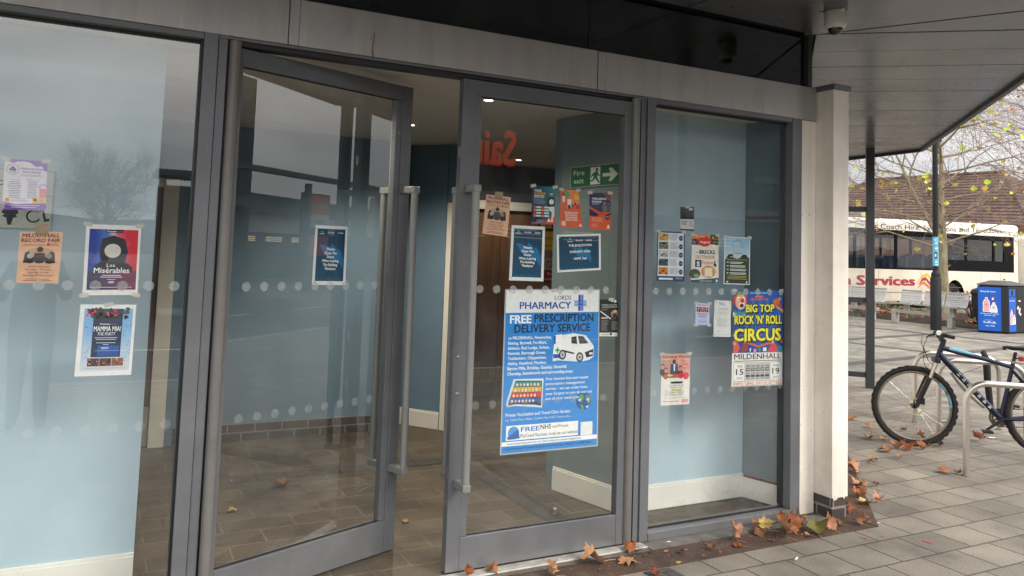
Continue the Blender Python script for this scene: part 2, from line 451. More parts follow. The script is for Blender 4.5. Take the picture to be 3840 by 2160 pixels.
mb = MB(); mb.prism([(-6, -1.99), (5.03, -2.24), (6.5, -.3), (9.93, 3.13), (10.06, 4.46), (9.3, 4.9), (4.3, 0.2), (-6, .2)], ZS+.03, ZS+.16, M['charcoal'])
mb.build('canopy_roof', B)
mb = MB()   # edge trim
edge = [(-6, -1.95), (5.0, -2.2), (6.45, -.28), (9.88, 3.15), (10.0, 4.45)]
for a, b in zip(edge[:-1], edge[1:]): mb.slab(a, b, -.05, ZS-.035, ZS+.17, M['charcoal'])
mb.build('canopy_edge', B, bevel=.004)
mb = MB(); mb.tube([(5.0, -2.1, 0), (5.0, -2.1, ZS)], .07, M['charcoal'], 16); mb.build('canopy_post', B)

# fascia
for (x0, x1) in ((-6, .747), (.80, 2.550), (2.614, 4.372)):
    mb = MB(); mb.box(x0, x1, 0, .05, 2.668, 2.90, M['fascia']); mb.build('fascia_panel', B, bevel=.002)
for x0, x1 in ((.751, .798), (2.556, 2.610)):
    mb = MB(); mb.box(x0, x1, -.003, .046, 2.668, 2.897, M['fascia']); mb.build('joint_cover', B, bevel=.002)
mb = MB(); rs = simple('rust_stain', (.2, .1, .055), .9, 0, .35, 60)
rnd = random.Random(2)
for q in range(9):
    x = 1.173+rnd.uniform(-.007, .007); z1 = 2.80-q*.014; w = rnd.uniform(.0015, .0035)
    mb.quad((x-w, -.0012-.0001*q, z1-.035), (x+w, -.0012-.0001*q, z1-.035), (x+w*.5, -.0012-.0001*q, z1), (x-w*.5, -.0012-.0001*q, z1), rs)
mb.build('rust_stain', B)

# clerestory
mb = MB(); mb.quad((-6, .035, 2.90), (2.505, .035, 2.90), (2.505, .035, ZS), (-6, .035, ZS), M['glass_dark']); mb.build('clerestory_pane', B)
mb = MB(); mb.quad((2.52, .035, 2.90), (4.29, .035, 2.90), (4.29, .035, ZS), (2.52, .035, ZS), M['glass_dark']); mb.build('clerestory_pane', B)
mb = MB(); mb.box(2.506, 2.519, .03, .05, 2.90, ZS, M['gasket']); mb.build('clerestory_joint', B)
mb = MB(); mb.box(4.292, 4.33, .0, .06, 2.90, ZS, M['charcoal']); mb.build('clerestory_mullion', B)
mb = MB(); mb.quad((4.31, .05, 2.7), (9.3, 4.85, 2.7), (9.3, 4.85, ZS+.06), (4.31, .05, ZS+.06), M['dark']); mb.build('sky_blocking_panel', B)  # side clerestory made solid and dark, shaped to block the bright sky
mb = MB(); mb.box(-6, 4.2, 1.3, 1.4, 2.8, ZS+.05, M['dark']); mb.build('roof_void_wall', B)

# main frame
F = M['frame']
mb = MB()
mb.box(.367, .430, 0, .11, 0, 2.668, F)                       # left mullion
mb.box(.432, .474, .012, .10, 0, 2.655, F)                    # door jamb
mb.box(.476, .496, .03, .09, 0, 2.655, M['gasket'])
mb.box(2.862, 2.886, .03, .09, 0, 2.65, M['gasket'])
mb.box(2.888, 2.926, .012, .10, 0, 2.655, F)
mb.box(2.928, 2.990, 0, .11, 0, 2.668, F)                     # right mullion
mb.box(4.150, 4.238, 0, .11, 0, 2.668, F)
mb.box(-6, .366, .004, .11, 2.638, 2.667, F)                  # head over left window
mb.box(.431, 2.927, .004, .10, 2.652, 2.667, F)               # head over doors
mb.box(.50, 2.86, .02, .10, 2.63, 2.651, M['gasket'])
mb.box(2.991, 4.149, .004, .11, 2.638, 2.667, F)
mb.box(-6, .366, .004, .11, 0, .05, F)
mb.box(2.991, 4.149, -.004, .11, 0, .052, F)                  # bottom of right window
mb.build('window_frame', B, bevel=.0025)
mb = MB()
for x0, x1 in ((-6, .355), (2.991, 4.149)):
    mb.box(x0, x1, .058, .072, 2.622, 2.637, M['gasket']); mb.box(x0, x1, .058, .072, .053, .064, M['gasket'])
mb.box(.356, .366, .03, .075, .053, 2.637, M['gasket']); mb.box(4.143, 4.1495, .065, .109, .066, 2.62, M['gasket'])
mb.build('glazing_gasket', B)
mb = MB(); mb.box(.50, 2.93, -.083, -.008, -.01, .012, M['thresh']); mb.build('threshold', B, bevel=.003)

def make_dot(lo_, hi_):
    t = NT('frosted_film'); tr = t.n('ShaderNodeBsdfTransparent'); df = t.n('ShaderNodeBsdfDiffuse'); df.inputs[0].default_value = (.5, .53, .53, 1)
    a = t.n('ShaderNodeMixShader')
    t.l(t.ramp(t.noise(t.coord('Object'), 12, 3), [(.3, (lo_,)*3), (.7, (hi_,)*3)]), a.inputs[0])
    t.l(tr.outputs[0], a.inputs[1]); t.l(df.outputs[0], a.inputs[2]); t.l(a.outputs[0], t.out.inputs['Surface']); return t.m
M['dot'] = make_dot(.36, .42); M['dot_faint'] = make_dot(.14, .20)
def dots(xs, zs, y, parent):
    mb = MB()
    for qi, zc in enumerate(zs):
        for xc in xs:
            n = 20; mb.add([(xc+.0225*cos(2*pi*k/n), y, zc+.0225*sin(2*pi*k/n)) for k in range(n)], [tuple(range(n))], M['dot' if qi == 0 else 'dot_faint'])
    return mb.build('frosted_dots', parent)
def pane(x0, x1, z0, z1, y, parent, mat=None):
    mb = MB(); mb.quad((x0, y, z0), (x1, y, z0), (x1, y, z1), (x0, y, z1), mat or M['glass']); return mb.build('glass_pane', parent)
YG = .062
p1 = pane(-6, .362, .05, 2.64, YG, B); dots([.31-.1075*i for i in range(12)], (1.482, .857), YG-.002, p1)
p2 = pane(2.985, 4.155, .05, 2.64, YG, B); dots([3.06+.1055*i for i in range(11)], (1.478, .855), YG-.002, p2)

# hinge posts
for x in (.508, 2.836):
    mb = MB(); mb.tube([(x, .0, .012), (x, .0, 2.645)], .027, simple('hinge_post_metal', (.15, .146, .14), .45, .15), 20); mb.build('hinge_post', B)

# doors (origin at hinge, x along the leaf)
def door(w, sign):
    """sign=+1: hinge at x=0 and leaf to +x; sign=-1: leaf to -x. Visible face is y=0"""
    X = lambda a, b: (min(sign*a, sign*b), max(sign*a, sign*b))
    mb = MB(); t = .055; z0, z1 = .014, 2.622
    def bx(a, b, y0, y1, zz0, zz1, m=F):
        p, q = X(a, b); mb.box(p, q, y0, y1, zz0, zz1, m)
    bx(0, .052, 0, t, z0, z1); bx(w-.075, w, 0, t, z0, z1)
    bx(.053, w-.076, .001, t-.001, z1-.085, z1); bx(.053, w-.076, .001, t-.001, z0, .185)
    bx(w-.115, w-.0755, .006, t-.006, .186, z1-.086)
    d = mb.build('glass_door', B, bevel=.002)
    p, q = X(.05, w-.1)
    gp = pane(p, q, .18, 2.545, .024, d)
    mb = MB()
    bx(.053, w-.1165, .018, .03, 2.532, 2.5365, M['gasket']); bx(.053, w-.1165, .018, .03, .186, .191, M['gasket'])
    mb.build('glazing_gasket', d)
    for yy, s2 in ((-.105, 1), (.16, -1)):
        hx = sign*(w-.05); mb = MB()
        za, zb = .47, 2.02
        mb.tube([(hx, yy, za-.012), (hx, yy, zb+.012)], .0205, M['handle'], 18)
        for zz in (za, zb):
            y0, y1 = (yy-.02, -.0005) if s2 > 0 else (t+.0005, yy+.02)
            mb.box(hx-.022, hx+.022, y0, y1, zz-.019, zz+.019, M['handle'])
        mb.build('pull_handle', d, bevel=.004)
    mb = MB()   # lock strikes on the leading edge
    for zz in (2.22, 1.15, .86, .52, .38):
        mb.box(*X(w+.0004, w+.003), .018, .036, zz-.03, zz+.03, M['steel'])
    mb.build('lock_plate', d)
    return d, gp
DW = 1.135; ANG = radians(21.6)
def bolts(d, xs):
    for x, z_ in xs:
        mb = MB(); mb.lathe([(0, -.006), (.006, -.0055), (.009, -.003), (.009, 0)], (x, 0, z_), M['steel'], 14, 'y'); mb.build('bolt', d)
dl, gpl = door(DW, 1); dl.location = (.503, .006, 0); dl.rotation_euler.z = ANG
dots([.146+.098*i for i in range(9)], (1.481, .857), .0225, gpl)
dr, gpr = door(1.12, -1); dr.location = (2.812, 0, 0)
bolts(dr, ((1.722-2.812, 1.126), (1.722-2.812, .933)))
dots([1.842+.1029*i-2.812 for i in range(9)], (1.483, .86), .0225, gpr)

# white jamb, pillar
mb = MB(); mb.box(4.24, 4.384, .012, .12, .0, 2.666, M['white_render']); mb.build('rendered_jamb', B, bevel=.004)
mb = MB(); mb.box(4.386, 4.536, -.137, .03, .135, 2.875, M['white_render']); pil = mb.build('pillar', B, bevel=.004)
mb = MB(); mb.box(4.376, 4.548, -.15, .035, 2.876, 2.912, F); mb.build('pillar_cap', pil, bevel=.002)
mb = MB()
mb.box(4.392, 4.530, -.131, .026, 0, .062, M['brick']); mb.box(4.392, 4.530, -.131, .026, .074, .134, M['brick'])
mb.box(4.395, 4.527, -.128, .023, .0625, .0735, simple('mortar', (.26, .24, .2), .9)); mb.build('brick_plinth', pil, bevel=.003)
rnd = random.Random(4); mb = MB()   # flaking paint at the foot of the pillar
for k in range(4):
    x = 4.386+rnd.uniform(.01, .14); w = rnd.uniform(.006, .016); dz = rnd.uniform(.004, .014)
    mb.add([(x-w, -.1385, .137), (x+w, -.1385, .137), (x+w*.4, -.14-rnd.uniform(0, .004), .135-dz), (x-w*.6, -.139, .135-dz*.6)], [(3, 2, 1, 0)], M['white_render'])
mb.build('flaking_paint', pil)
mb = MB(); mb.slab((4.54, .035), (9.3, 4.79), .2, 0, 2.7, M['white_render']); mb.build('side_wall', B)

# ------------------------------------------------------------------ interior
ifl = make_pavers('interior_pavers', (.125, .102, .078), (.088, .072, .056), (.165, .14, .108), .42, .21, (.1, .02, 0), .75, None, .007, .6)
sheet('interior_floor', [(-6, -.006), (4.4, -.006), (9.2, 4.85), (9.2, 6), (-6, 6)], .006, ifl)
sheet('floor_band', [(2.60, -.005), (2.775, -.005), (2.70, 1.95), (2.57, 1.95)], .0085, band)
sheet('floor_band', [(-.1, .6), (.2, .6), (.34, 2.0), (.1, 2.0)], .0085, band)
sheet('floor_band', [(.9, 2.02), (3.5, 1.96), (3.5, 2.13), (.9, 2.19)], .0085, band)
mb = MB(); mb.prism([(-6, .12), (4.36, .12), (9.1, 4.86), (9.1, 6), (-6, 6)], 2.69, 2.78, M['ceiling']); mb.build('ceiling', B)
mb = MB(); mb.prism([(-6, -.5), (4.7, -.5), (9.7, 4.5), (9.7, 6.2), (-6, 6.2)], ZS+.165, ZS+.3, M['charcoal']); mb.prism([(-6, 6.0), (9.2, 6.0), (9.2, 6.1), (-6, 6.1)], 0, ZS+.16, M['dark']); mb.prism([(-6.1, 0), (-6.0, 6.1), (-6.1, 6.1)], 0, ZS+.16, M['dark']); mb.build('rear_wall', B)
ZC = 2.689
BW, CR = M['blue_wall'], M['cream']
def skirted(name, a, b, t, mat, sk=CR, h=.15, z1=ZC):
    mb = MB(); mb.slab(a, b, t, .0, z1, mat); w = mb.build(name, B)
    a = Vector(a); b = Vector(b); d = (b-a).normalized(); n = Vector((-d.y, d.x))*-.014
    if sk:
        mb = MB(); mb.prism([tuple(a+n), tuple(b+n), tuple(b), tuple(a)], .007, h, sk)
        if sk is CR: mb.prism([tuple(a+n*.6), tuple(b+n*.6), tuple(b), tuple(a)], h, h+.016, sk)
        mb.build('skirting', w, bevel=.003)
    return w
# left panel wall behind the left window
skirted('interior_wall', (-6, .47), (.236, .47), .12, BW)
# back wall with a wooden door and brick plinth
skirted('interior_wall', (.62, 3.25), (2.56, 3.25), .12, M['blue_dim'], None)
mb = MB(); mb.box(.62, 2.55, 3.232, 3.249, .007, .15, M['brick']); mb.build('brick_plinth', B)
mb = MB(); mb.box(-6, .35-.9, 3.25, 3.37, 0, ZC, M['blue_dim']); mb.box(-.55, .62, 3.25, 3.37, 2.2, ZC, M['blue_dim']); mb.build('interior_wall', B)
mb = MB(); mb.box(.43, .55, 3.225, 3.36, 0, 2.199, CR); mb.box(-.55, .429, 3.225, 3.36, 2.12, 2.199, CR); mb.box(.551, .619, 3.24, 3.36, 0, 2.199, M['blue_dim']); mb.build('door_frame', B, bevel=.003)
mb = MB(); mb.box(-.53, .425, 3.27, 3.32, .33, 2.115, M['wood']); w1 = mb.build('wooden_door', B)
mb = MB(); mb.box(-.53, .425, 3.262, 3.325, .01, .328, M['steel']); mb.build('kick_plate', w1)
# diagonal wall, ends in a cream frame; corridor with wooden doors beyond
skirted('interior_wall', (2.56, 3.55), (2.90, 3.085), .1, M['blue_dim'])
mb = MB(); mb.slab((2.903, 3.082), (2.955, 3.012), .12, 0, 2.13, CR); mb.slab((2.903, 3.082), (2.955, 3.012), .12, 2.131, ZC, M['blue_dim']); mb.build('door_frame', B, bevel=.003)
mb = MB(); mb.box(2.4, 7, 4.32, 4.44, 2.26, ZC, simple('shaded_upper_wall', (.045, .05, .055), .8)); mb.box(5.3, 7, 4.32, 4.44, 0, 2.26, M['blue_dim']); mb.box(2.4, 2.9, 4.32, 4.44, 0, 2.26, M['blue_dim']); mb.build('interior_wall', B)  # wall above the wooden doors: shade put into a darker colour
mb = MB(); mb.box(2.9, 5.3, 4.30, 4.40, 2.16, 2.258, CR); mb.build('door_frame', B)
for x0, x1 in ((2.92, 4.10), (4.108, 5.28)):
    mb = MB(); mb.box(x0, x1, 4.345, 4.39, .012, 2.155, M['wood']); wd = mb.build('wooden_door', B)
    mb = MB(); mb.box(x0+.02, x1-.02, 4.34, 4.344, .02, .2, simple('dark_kick_plate', (.05, .045, .04), .4, .5)); mb.build('kick_plate', wd)
# block behind the right window
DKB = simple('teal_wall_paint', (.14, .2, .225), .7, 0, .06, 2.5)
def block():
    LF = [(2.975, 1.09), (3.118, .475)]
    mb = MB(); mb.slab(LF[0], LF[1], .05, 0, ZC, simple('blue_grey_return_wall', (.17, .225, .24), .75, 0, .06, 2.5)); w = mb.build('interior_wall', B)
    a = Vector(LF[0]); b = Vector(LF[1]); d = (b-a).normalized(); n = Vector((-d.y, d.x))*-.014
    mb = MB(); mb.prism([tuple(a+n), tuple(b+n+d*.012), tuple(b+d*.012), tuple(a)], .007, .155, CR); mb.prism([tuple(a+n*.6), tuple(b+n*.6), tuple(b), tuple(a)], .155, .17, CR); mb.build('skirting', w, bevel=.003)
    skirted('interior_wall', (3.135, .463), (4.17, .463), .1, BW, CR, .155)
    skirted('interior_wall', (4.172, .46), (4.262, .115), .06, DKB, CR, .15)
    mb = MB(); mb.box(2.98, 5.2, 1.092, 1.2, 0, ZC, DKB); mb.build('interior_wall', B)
block()
mb = MB(); mb.slab((4.17, .445), (4.245, .15), -.012, .151, .166, simple('maroon_trim', (.12, .02, .03), .5)); mb.slab((4.17, .445), (4.245, .15), -.01, 1.985, 2.0, simple('maroon_trim', (.12, .02, .03), .5)); mb.build('maroon_rail', B)
# floor door stops
for i, (x, y, lab) in enumerate(((.365, .36, 'small metal door stop on the floor behind the window by the open door'), (2.72, .63, 'small metal door stop on the floor behind the closed door'))):
    mb = MB(); mb.lathe([(0, .046), (.014, .046), (.016, .04), (.013, .036), (.013, .012), (.019, .01), (.019, .0075)], (x, y, 0), M['steel'], 16)
    o = mb.build('door_stop'); tag(o, lab, 'door stop')

# downlights
DLP = [(2.172, 2.16), (2.22, .80), (.95, .62), (1.487, 1.40), (4.0, 3.75)]  # last position is an added, unseen lamp that brightens the wooden doors
lm = NT('lamp_glow'); em = lm.n('ShaderNodeEmission'); em.inputs[0].default_value = (1, .82, .55, 1); em.inputs[1].default_value = 30; lm.l(em.outputs[0], lm.out.inputs['Surface'])
labs = ['recessed ceiling downlight glowing in the gap between the doors', 'recessed ceiling downlight glowing above the closed door',
        'recessed ceiling downlight glowing above the open door', 'unlit recessed ceiling fitting seen through the open door', 'added unseen ceiling downlight that brightens the wooden doors at the back']
for i, (x, y) in enumerate(DLP):
    r = empty('downlight', (x, y, ZC)); tag(r, labs[i], 'ceiling light', 'downlights inside the bus station')
    mb = MB(); mb.lathe([(.045, 0), (.045, -.006), (.034, -.006), (.03, -.001)], (0, 0, 0), M['white'], 20); mb.build('trim_ring', r)
    mb = MB(); mb.lathe([(0, -.002), (.028, -.002)], (0, 0, 0), lm.m if i != 3 else M['steel'], 16); mb.build('lamp', r)
    if i != 3:
        L = bpy.data.lights.new('downlight_beam', 'SPOT'); L.energy = (200, 60, 110, 0, 42)[i]; L.color = (1, .88, .70); L.spot_size = radians(140); L.spot_blend = .8; L.shadow_soft_size = .04
        lo = bpy.data.objects.new('downlight_beam', L); COL.objects.link(lo); lo.parent = r; lo.location = (0, 0, -.012)

# dome camera under the canopy
r = empty('dome_camera', (4.03, -.455, ZS)); tag(r, 'white dome security camera fixed under the canopy', 'security camera')
cw = simple('camera_white', (.62, .6, .56), .45)
mb = MB(); mb.lathe([(0, 0), (.068, 0), (.07, -.004), (.07, -.04), (.0685, -.042), (.07, -.044), (.07, -.075), (.066, -.09), (.055, -.104), (.046, -.108), (0, -.108)], (0, 0, 0), cw, 32); mb.build('housing', r)
t = NT('smoked_dome'); dome_m = t.pbr((.008, .008, .01), .06, 0, .6)
mb = MB(); mb.lathe([(.045*cos(a), -.108-.04*sin(a)) for a in [pi/2*k/8 for k in range(9)]], (0, 0, 0), dome_m, 28); mb.build('dome', r)
mb = MB()
for a in (.3, 2.4, 4.4): mb.box(.078*cos(a)-.012, .078*cos(a)+.012, .078*sin(a)-.01, .078*sin(a)+.01, -.008, -.0005, cw)
mb.build('fixing_tab', r)

# ------------------------------------------------------------------ posters and signs
class Poster:
    """printed sheet: x 0..1 left to right, y 0..1 top to bottom"""
    def __init__(s, name, label, cat, quad, n, group=None, curl=0., seed=0):
        s.q = [Vector(p) for p in quad]; s.n = Vector(n).normalized(); s.mb = MB(); s.name = name; s.lab = (label, cat, group)
        s.W = ((s.q[1]-s.q[0]).length+(s.q[2]-s.q[3]).length)/2; s.H = ((s.q[3]-s.q[0]).length+(s.q[2]-s.q[1]).length)/2
        s.curl = curl; s.rnd = random.Random(seed); s.lay = 1; s.ph = s.rnd.uniform(0, 6)
    def f(s, x, y, lay=0):
        a, b, c, d = s.q; p = (a*(1-x)+b*x)*(1-y)+(d*(1-x)+c*x)*y
        # slight lift of the paper off the glass (towards the room)
        e = s.curl*(abs(sin(y*5+s.ph))*.6+.4)*(abs(x-.5)*2)**2
        return p-s.n*e*.02+s.n*(.00035*lay)
    def rect(s, x0, y0, x1, y1, col, lay=1, k=None):
        k = k or max(1, int(8*s.curl)+1)
        kx = k*2 if s.curl else 1; ky = k*2 if s.curl else 1
        vs = [s.f(x0+(x1-x0)*i/kx, y0+(y1-y0)*j/ky, lay) for j in range(ky+1) for i in range(kx+1)]
        fs = [(j*(kx+1)+i, (j+1)*(kx+1)+i, (j+1)*(kx+1)+i+1, j*(kx+1)+i+1) for j in range(ky) for i in range(kx)]
        s.mb.add(vs, fs, col if not isinstance(col, str) else ink(col))
    def poly(s, pts, col, lay=2):
        a = sum(pts[i][0]*pts[(i+1) % len(pts)][1]-pts[(i+1) % len(pts)][0]*pts[i][1] for i in range(len(pts)))
        if a > 0: pts = pts[::-1]
        s.mb.add([s.f(x, y, lay) for x, y in pts], [tuple(range(len(pts)))], col if not isinstance(col, str) else ink(col))
    def disc(s, x, y, rx, col, lay=2, ry=None, n=18, jit=0., a0=0, a1=2*pi):
        ry = ry if ry is not None else rx*s.W/s.H
        s.poly([(x+rx*cos(a0+(a1-a0)*k/n)*(1+s.rnd.uniform(-jit, jit)), y+ry*sin(a0+(a1-a0)*k/n)*(1+s.rnd.uniform(-jit, jit))) for k in range(n+(0 if a1-a0 > 6.2 else 1))], col, lay)
    def ring(s, x, y, rx, w, col, lay=3, n=20, a0=0, a1=2*pi):
        k = s.W/s.H
        vs = []; fs = []
        for i in range(n+1):
            a = a0+(a1-a0)*i/n
            vs += [s.f(x+(rx-w)*cos(a), y+(rx-w)*k*sin(a), lay), s.f(x+rx*cos(a), y+rx*k*sin(a), lay)]
        for i in range(n): fs.append((2*i, 2*i+2, 2*i+3, 2*i+1))
        s.mb.add(vs, fs, ink(col))
    def text(s, st, x, y, h, col, w=None, align='C', bold=0., shear=0., lay=4):
        """y = baseline, h = cap height as a share of the sheet height, w = width as a share of the sheet width"""
        W, H = s.W, s.H
        s.mb.text(st, lambda u, v, l: s.f(x+u/W, y-v/H, l), ink(col), h*H, None if w is None else w*W, align, 0, 0, bold, shear, lay)
    def lines(s, x0, x1, y0, dy, n, col, h=.006, ragged=.25, lay=3, align='L'):
        for i in range(n):
            e = (x1-x0)*s.rnd.uniform(0, ragged)
            a, b = (x0, x1-e) if align == 'L' else (x0+e/2, x1-e/2)
            s.rect(a, y0+i*dy, b, y0+i*dy+h, col, lay, 1)
    def border(s, w, col, lay=3):
        k = w*s.W/s.H
        s.rect(0, 0, 1, k, col, lay); s.rect(0, 1-k, 1, 1, col, lay); s.rect(0, k, w, 1-k, col, lay); s.rect(1-w, k, 1, 1-k, col, lay)
    def tapes(s, corners='12'):
        cx, cy = .022/s.W, .02/s.H; tm = simple('clear_tape', (.55, .53, .46), .35, 0, .1, 60)
        for k in corners:
            x = {'1': .03, '2': .97, '3': .03, '4': .97, '5': .5}[k]; y = .0 if k in '125' else 1.; a = s.rnd.uniform(-.3, .3)
            pts = [(-1, -.55), (1, -.55), (1, .55), (-1, .55)]
            s.poly([(x+(px*cos(a)-py*sin(a))*cx*.8, y+(px*sin(a)+py*cos(a))*cy*.8) for px, py in pts], tm, 8)
    def build(s, parent=None):
        if s.name in ('poster', 'flyer', 'leaflet') and s.lab[2] is None: s.tapes(s.rnd.choice(('12', '5', '1234', '12')))
        o = s.mb.build(s.name)
        tag(o, *s.lab); return o

def fq(pts, y):
    """corner points measured on the facade plane y=.012, moved along the sight lines onto plane y"""
    k = (y+3.914)/(.012+3.914)
    return [(x*k, y, 1.70+(z-1.70)*k) for x, z in pts]
YW, YD = YG+.006, .030      # posters are stuck behind the glass
OUT = (0, -1, 0)
# backs of the sheets are paper too, so a sheet is one printed face

def record_fair(q, y, label, seed):
    p = Poster('poster', label, 'poster', fq(q, y), OUT, 'record fair posters', 0, seed)
    p.rect(0, 0, 1, 1, '#e9b999', 0)
    br = '#6d3a33'
    p.text('MILDENHALL', .5, .105, .07, br, .86, bold=.02); p.text('RECORD FAIR', .5, .2, .07, br, .9, bold=.02)
    p.text('The Jubilee Centre', .34, .255, .025, '#a4584d', .52); p.disc(.68, .245, .04, '#b0584d'); p.rect(.74, .232, .9, .242, '#a4584d'); p.rect(.74, .25, .92, .256, '#a4584d')
    p.rect(.06, .268, .94, .274, br)
    p.disc(.5, .46, .38, '#c9ab90', 1, .155)
    p.poly([(.16, .41), (.24, .38), (.36, .5), (.34, .6), (.12, .61), (.14, .5)], '#3b2f2b'); p.poly([(.84, .41), (.76, .38), (.64, .5), (.66, .6), (.88, .61), (.86, .5)], '#3b2f2b')
    p.disc(.5, .345, .075, '#4a4540', 3); p.poly([(.38, .41), (.62, .41), (.66, .58), (.34, .58)], '#56524e', 3)
    p.disc(.5, .585, .11, '#39414e', 4, .03); p.disc(.27, .585, .1, '#2c2626', 4, .03); p.disc(.74, .59, .1, '#2c2626', 4, .03)
    p.disc(.28, .47, .07, '#b9b3a4', 4, .05); p.disc(.72, .47, .07, '#8f887a', 4, .05)
    p.text('DATES FOR 2025', .5, .695, .033, br, .5)
    for i, (a, w) in enumerate((('Saturday 1 February', .62), ('Saturday 10 May', .5), ('Saturday 29 November', .72))): p.text(a, .5, .752+i*.057, .036, br, w)
    p.rect(.2, .915, .78, .925, '#8d5b4e'); p.rect(.15, .945, .84, .957, '#8d5b4e')
    o = p.build()
    return o
def tape(q, y, label):
    p = Poster('masking_tape', label, 'tape', fq(q, y), OUT); p.rect(0, 0, 1, 1, simple('brown_tape', (.32, .24, .14), .5, 0, .1, 30), 0); return p.build()

record_fair([(-.309, 1.707), (-.150, 1.713), (-.154, 1.492), (-.308, 1.493)], YW, 'peach record fair poster on the window by the open door below the toilet sign', 1)
tape([(-.257, 1.746), (-.206, 1.743), (-.204, 1.700), (-.254, 1.699)], YW-.0008, 'strip of brown tape on the peach poster in the window by the open door')
record_fair([(1.857, 2.000), (2.009, 1.993), (1.993, 1.773), (1.841, 1.785)], YD, 'peach record fair poster at the top of the closed door', 2)
tape([(1.909, 2.019), (1.958, 2.020), (1.959, 1.983), (1.910, 1.985)], YD-.0008, 'strip of brown tape on the peach poster on the closed door')

# carpet cleaning flyer
p = Poster('flyer', 'white flyer with wavy purple corners in front of the toilet sign', 'flyer', fq([(-.384, 2.011), (-.228, 2.012), (-.223, 1.802), (-.378, 1.797)], YW), OUT, seed=3)
p.rect(0, 0, 1, 1, '#e9e4ea', 0)
p.poly([(.05, 0), (1, 0), (1, .22), (.95, .2), (.9, .13), (.84, .1), (.76, .13), (.7, .11), (.6, .05), (.45, .03), (.3, .04), (.22, .07), (.1, .05)], '#8d6fc0')
p.poly([(0, .83), (.12, .86), (.3, .885), (.6, .87), (1, .86), (1, 1), (0, 1)], '#7d55ad'); p.poly([(0, .83), (.05, .84), (.06, .97), (0, 1)], '#b79ad8', 3)
p.ring(.2, .2, .15, .012, '#8f84a0'); p.poly([(.11, .2), (.2, .13), (.29, .2), (.27, .23), (.13, .23)], '#6b6390'); p.rect(.12, .25, .28, .262, '#6b6390', 3)
p.text('Professional Carpet &', .66, .19, .035, '#5a3f92', .56, shear=.3, bold=.01); p.text('Deep Cleaning', .64, .255, .035, '#5a3f92', .42, shear=.3, bold=.01)
p.lines(.38, .92, .295, .02, 2, '#8d86a0', .006, .2)
p.text('Services', .27, .41, .022, '#5a3f92', .2); p.text('Why Choose Us?', .68, .41, .022, '#5a3f92', .3)
p.lines(.1, .42, .44, .034, 10, '#8f8aa0', .012, .3, align='C'); p.lines(.54, .8, .44, .034, 10, '#8f8aa0', .012, .3, align='C')
p.rect(.84, .56, 1, .75, '#ef8f88', 2); p.ring(.93, .56, .13, .018, '#b99adb', 3, 14, pi, 2*pi); p.ring(.93, .56, .09, .018, '#b99adb', 3, 14, pi, 2*pi)
p.rect(.68, .75, .82, .86, '#eebc4d', 2); p.disc(.75, .8, .04, '#d9703f'); p.rect(.84, .76, .97, .86, '#e9b24a', 2); p.disc(.1, .8, .05, '#e8823f'); p.disc(.15, .84, .035, '#efc04f'); p.disc(.06, .86, .03, '#efc04f')
p.text('Contact Us!', .4, .78, .02, '#5a3f92', .24); p.lines(.2, .62, .8, .02, 2, '#9189a4', .007)
p.lines(.2, .9, .9, .04, 2, '#d8c7ea', .013, .2); p.build()

def ghost_text(p, items, col='#e8e8ee'):
    for t, x, y, h, w in items: p.text(t, x, y, h, col, w)

# red and blue theatre poster: plain soft clouds stand in for the artwork
p = Poster('poster', 'white bordered theatre poster fading from blue to red on the window by the open door', 'poster', fq([(-.064, 1.751), (.153, 1.752), (.157, 1.445), (-.060, 1.442)], YW), OUT, seed=4)
x0 = p.q[0].x
p.rect(0, 0, 1, 1, '#e8e6e4', 0)
t = NT('blue_white_red_print'); tc = t.n('ShaderNodeTexCoord'); sp = t.n('ShaderNodeSeparateXYZ'); t.l(tc.outputs['Object'], sp.inputs[0])
fa = t.math('ADD', t.math('DIVIDE', t.math('SUBTRACT', sp.outputs[0], x0+.01), .2), t.math('MULTIPLY', t.math('SUBTRACT', t.noise(tc.outputs['Object'], 16, 4), .5), .5))
gm = t.pbr(t.ramp(fa, [(.12, srgb('#143a96')), (.38, srgb('#4a73c4')), (.5, srgb('#c9b9cf')), (.62, srgb('#d8566f')), (.85, srgb('#cc1f30'))]), .5, 0, .35); p.rect(.065, .065, .955, .925, gm, 1)
gm2 = grad_ink('dusk_print', '#242a55', '#6d1f45', 0, x0+.03, x0+.2, 8); p.rect(.065, .66, .955, .925, gm2, 2)
p.rect(.36, .068, .68, .112, '#181c2b', 3); p.text('Premier', .47, .103, .022, '#f0f0f0', .17, bold=.02); p.text('TRAVEL', .615, .1, .012, '#8f93a8', .1)
p.poly([(.3, .2), (.5, .15), (.72, .2), (.78, .38), (.74, .52), (.3, .52), (.26, .36)], '#25262d', 3); p.disc(.5, .37, .15, '#cfcdc6', 4, .1, 30); p.poly([(.16, .6), (.3, .52), (.72, .52), (.88, .6), (.88, .66), (.16, .66)], '#1c2030', 3)
p.text('Les', .48, .6, .05, '#ecebe8', .15, bold=.01); p.text('Misérables', .5, .685, .075, '#f2f1ee', .64, bold=.012)
for i, w in enumerate((.34, .4)): p.rect(.5-w/2, .715+i*.025, .5+w/2, .725+i*.025, '#d9d6da', 4)
p.text('£89', .5, .83, .028, '#f4f2f2', .1, bold=.02); p.rect(.12, .885, .88, .893, '#cfc9d2', 4); p.rect(.42, .775, .58, .783, '#cfc9d2', 4)
p.build()

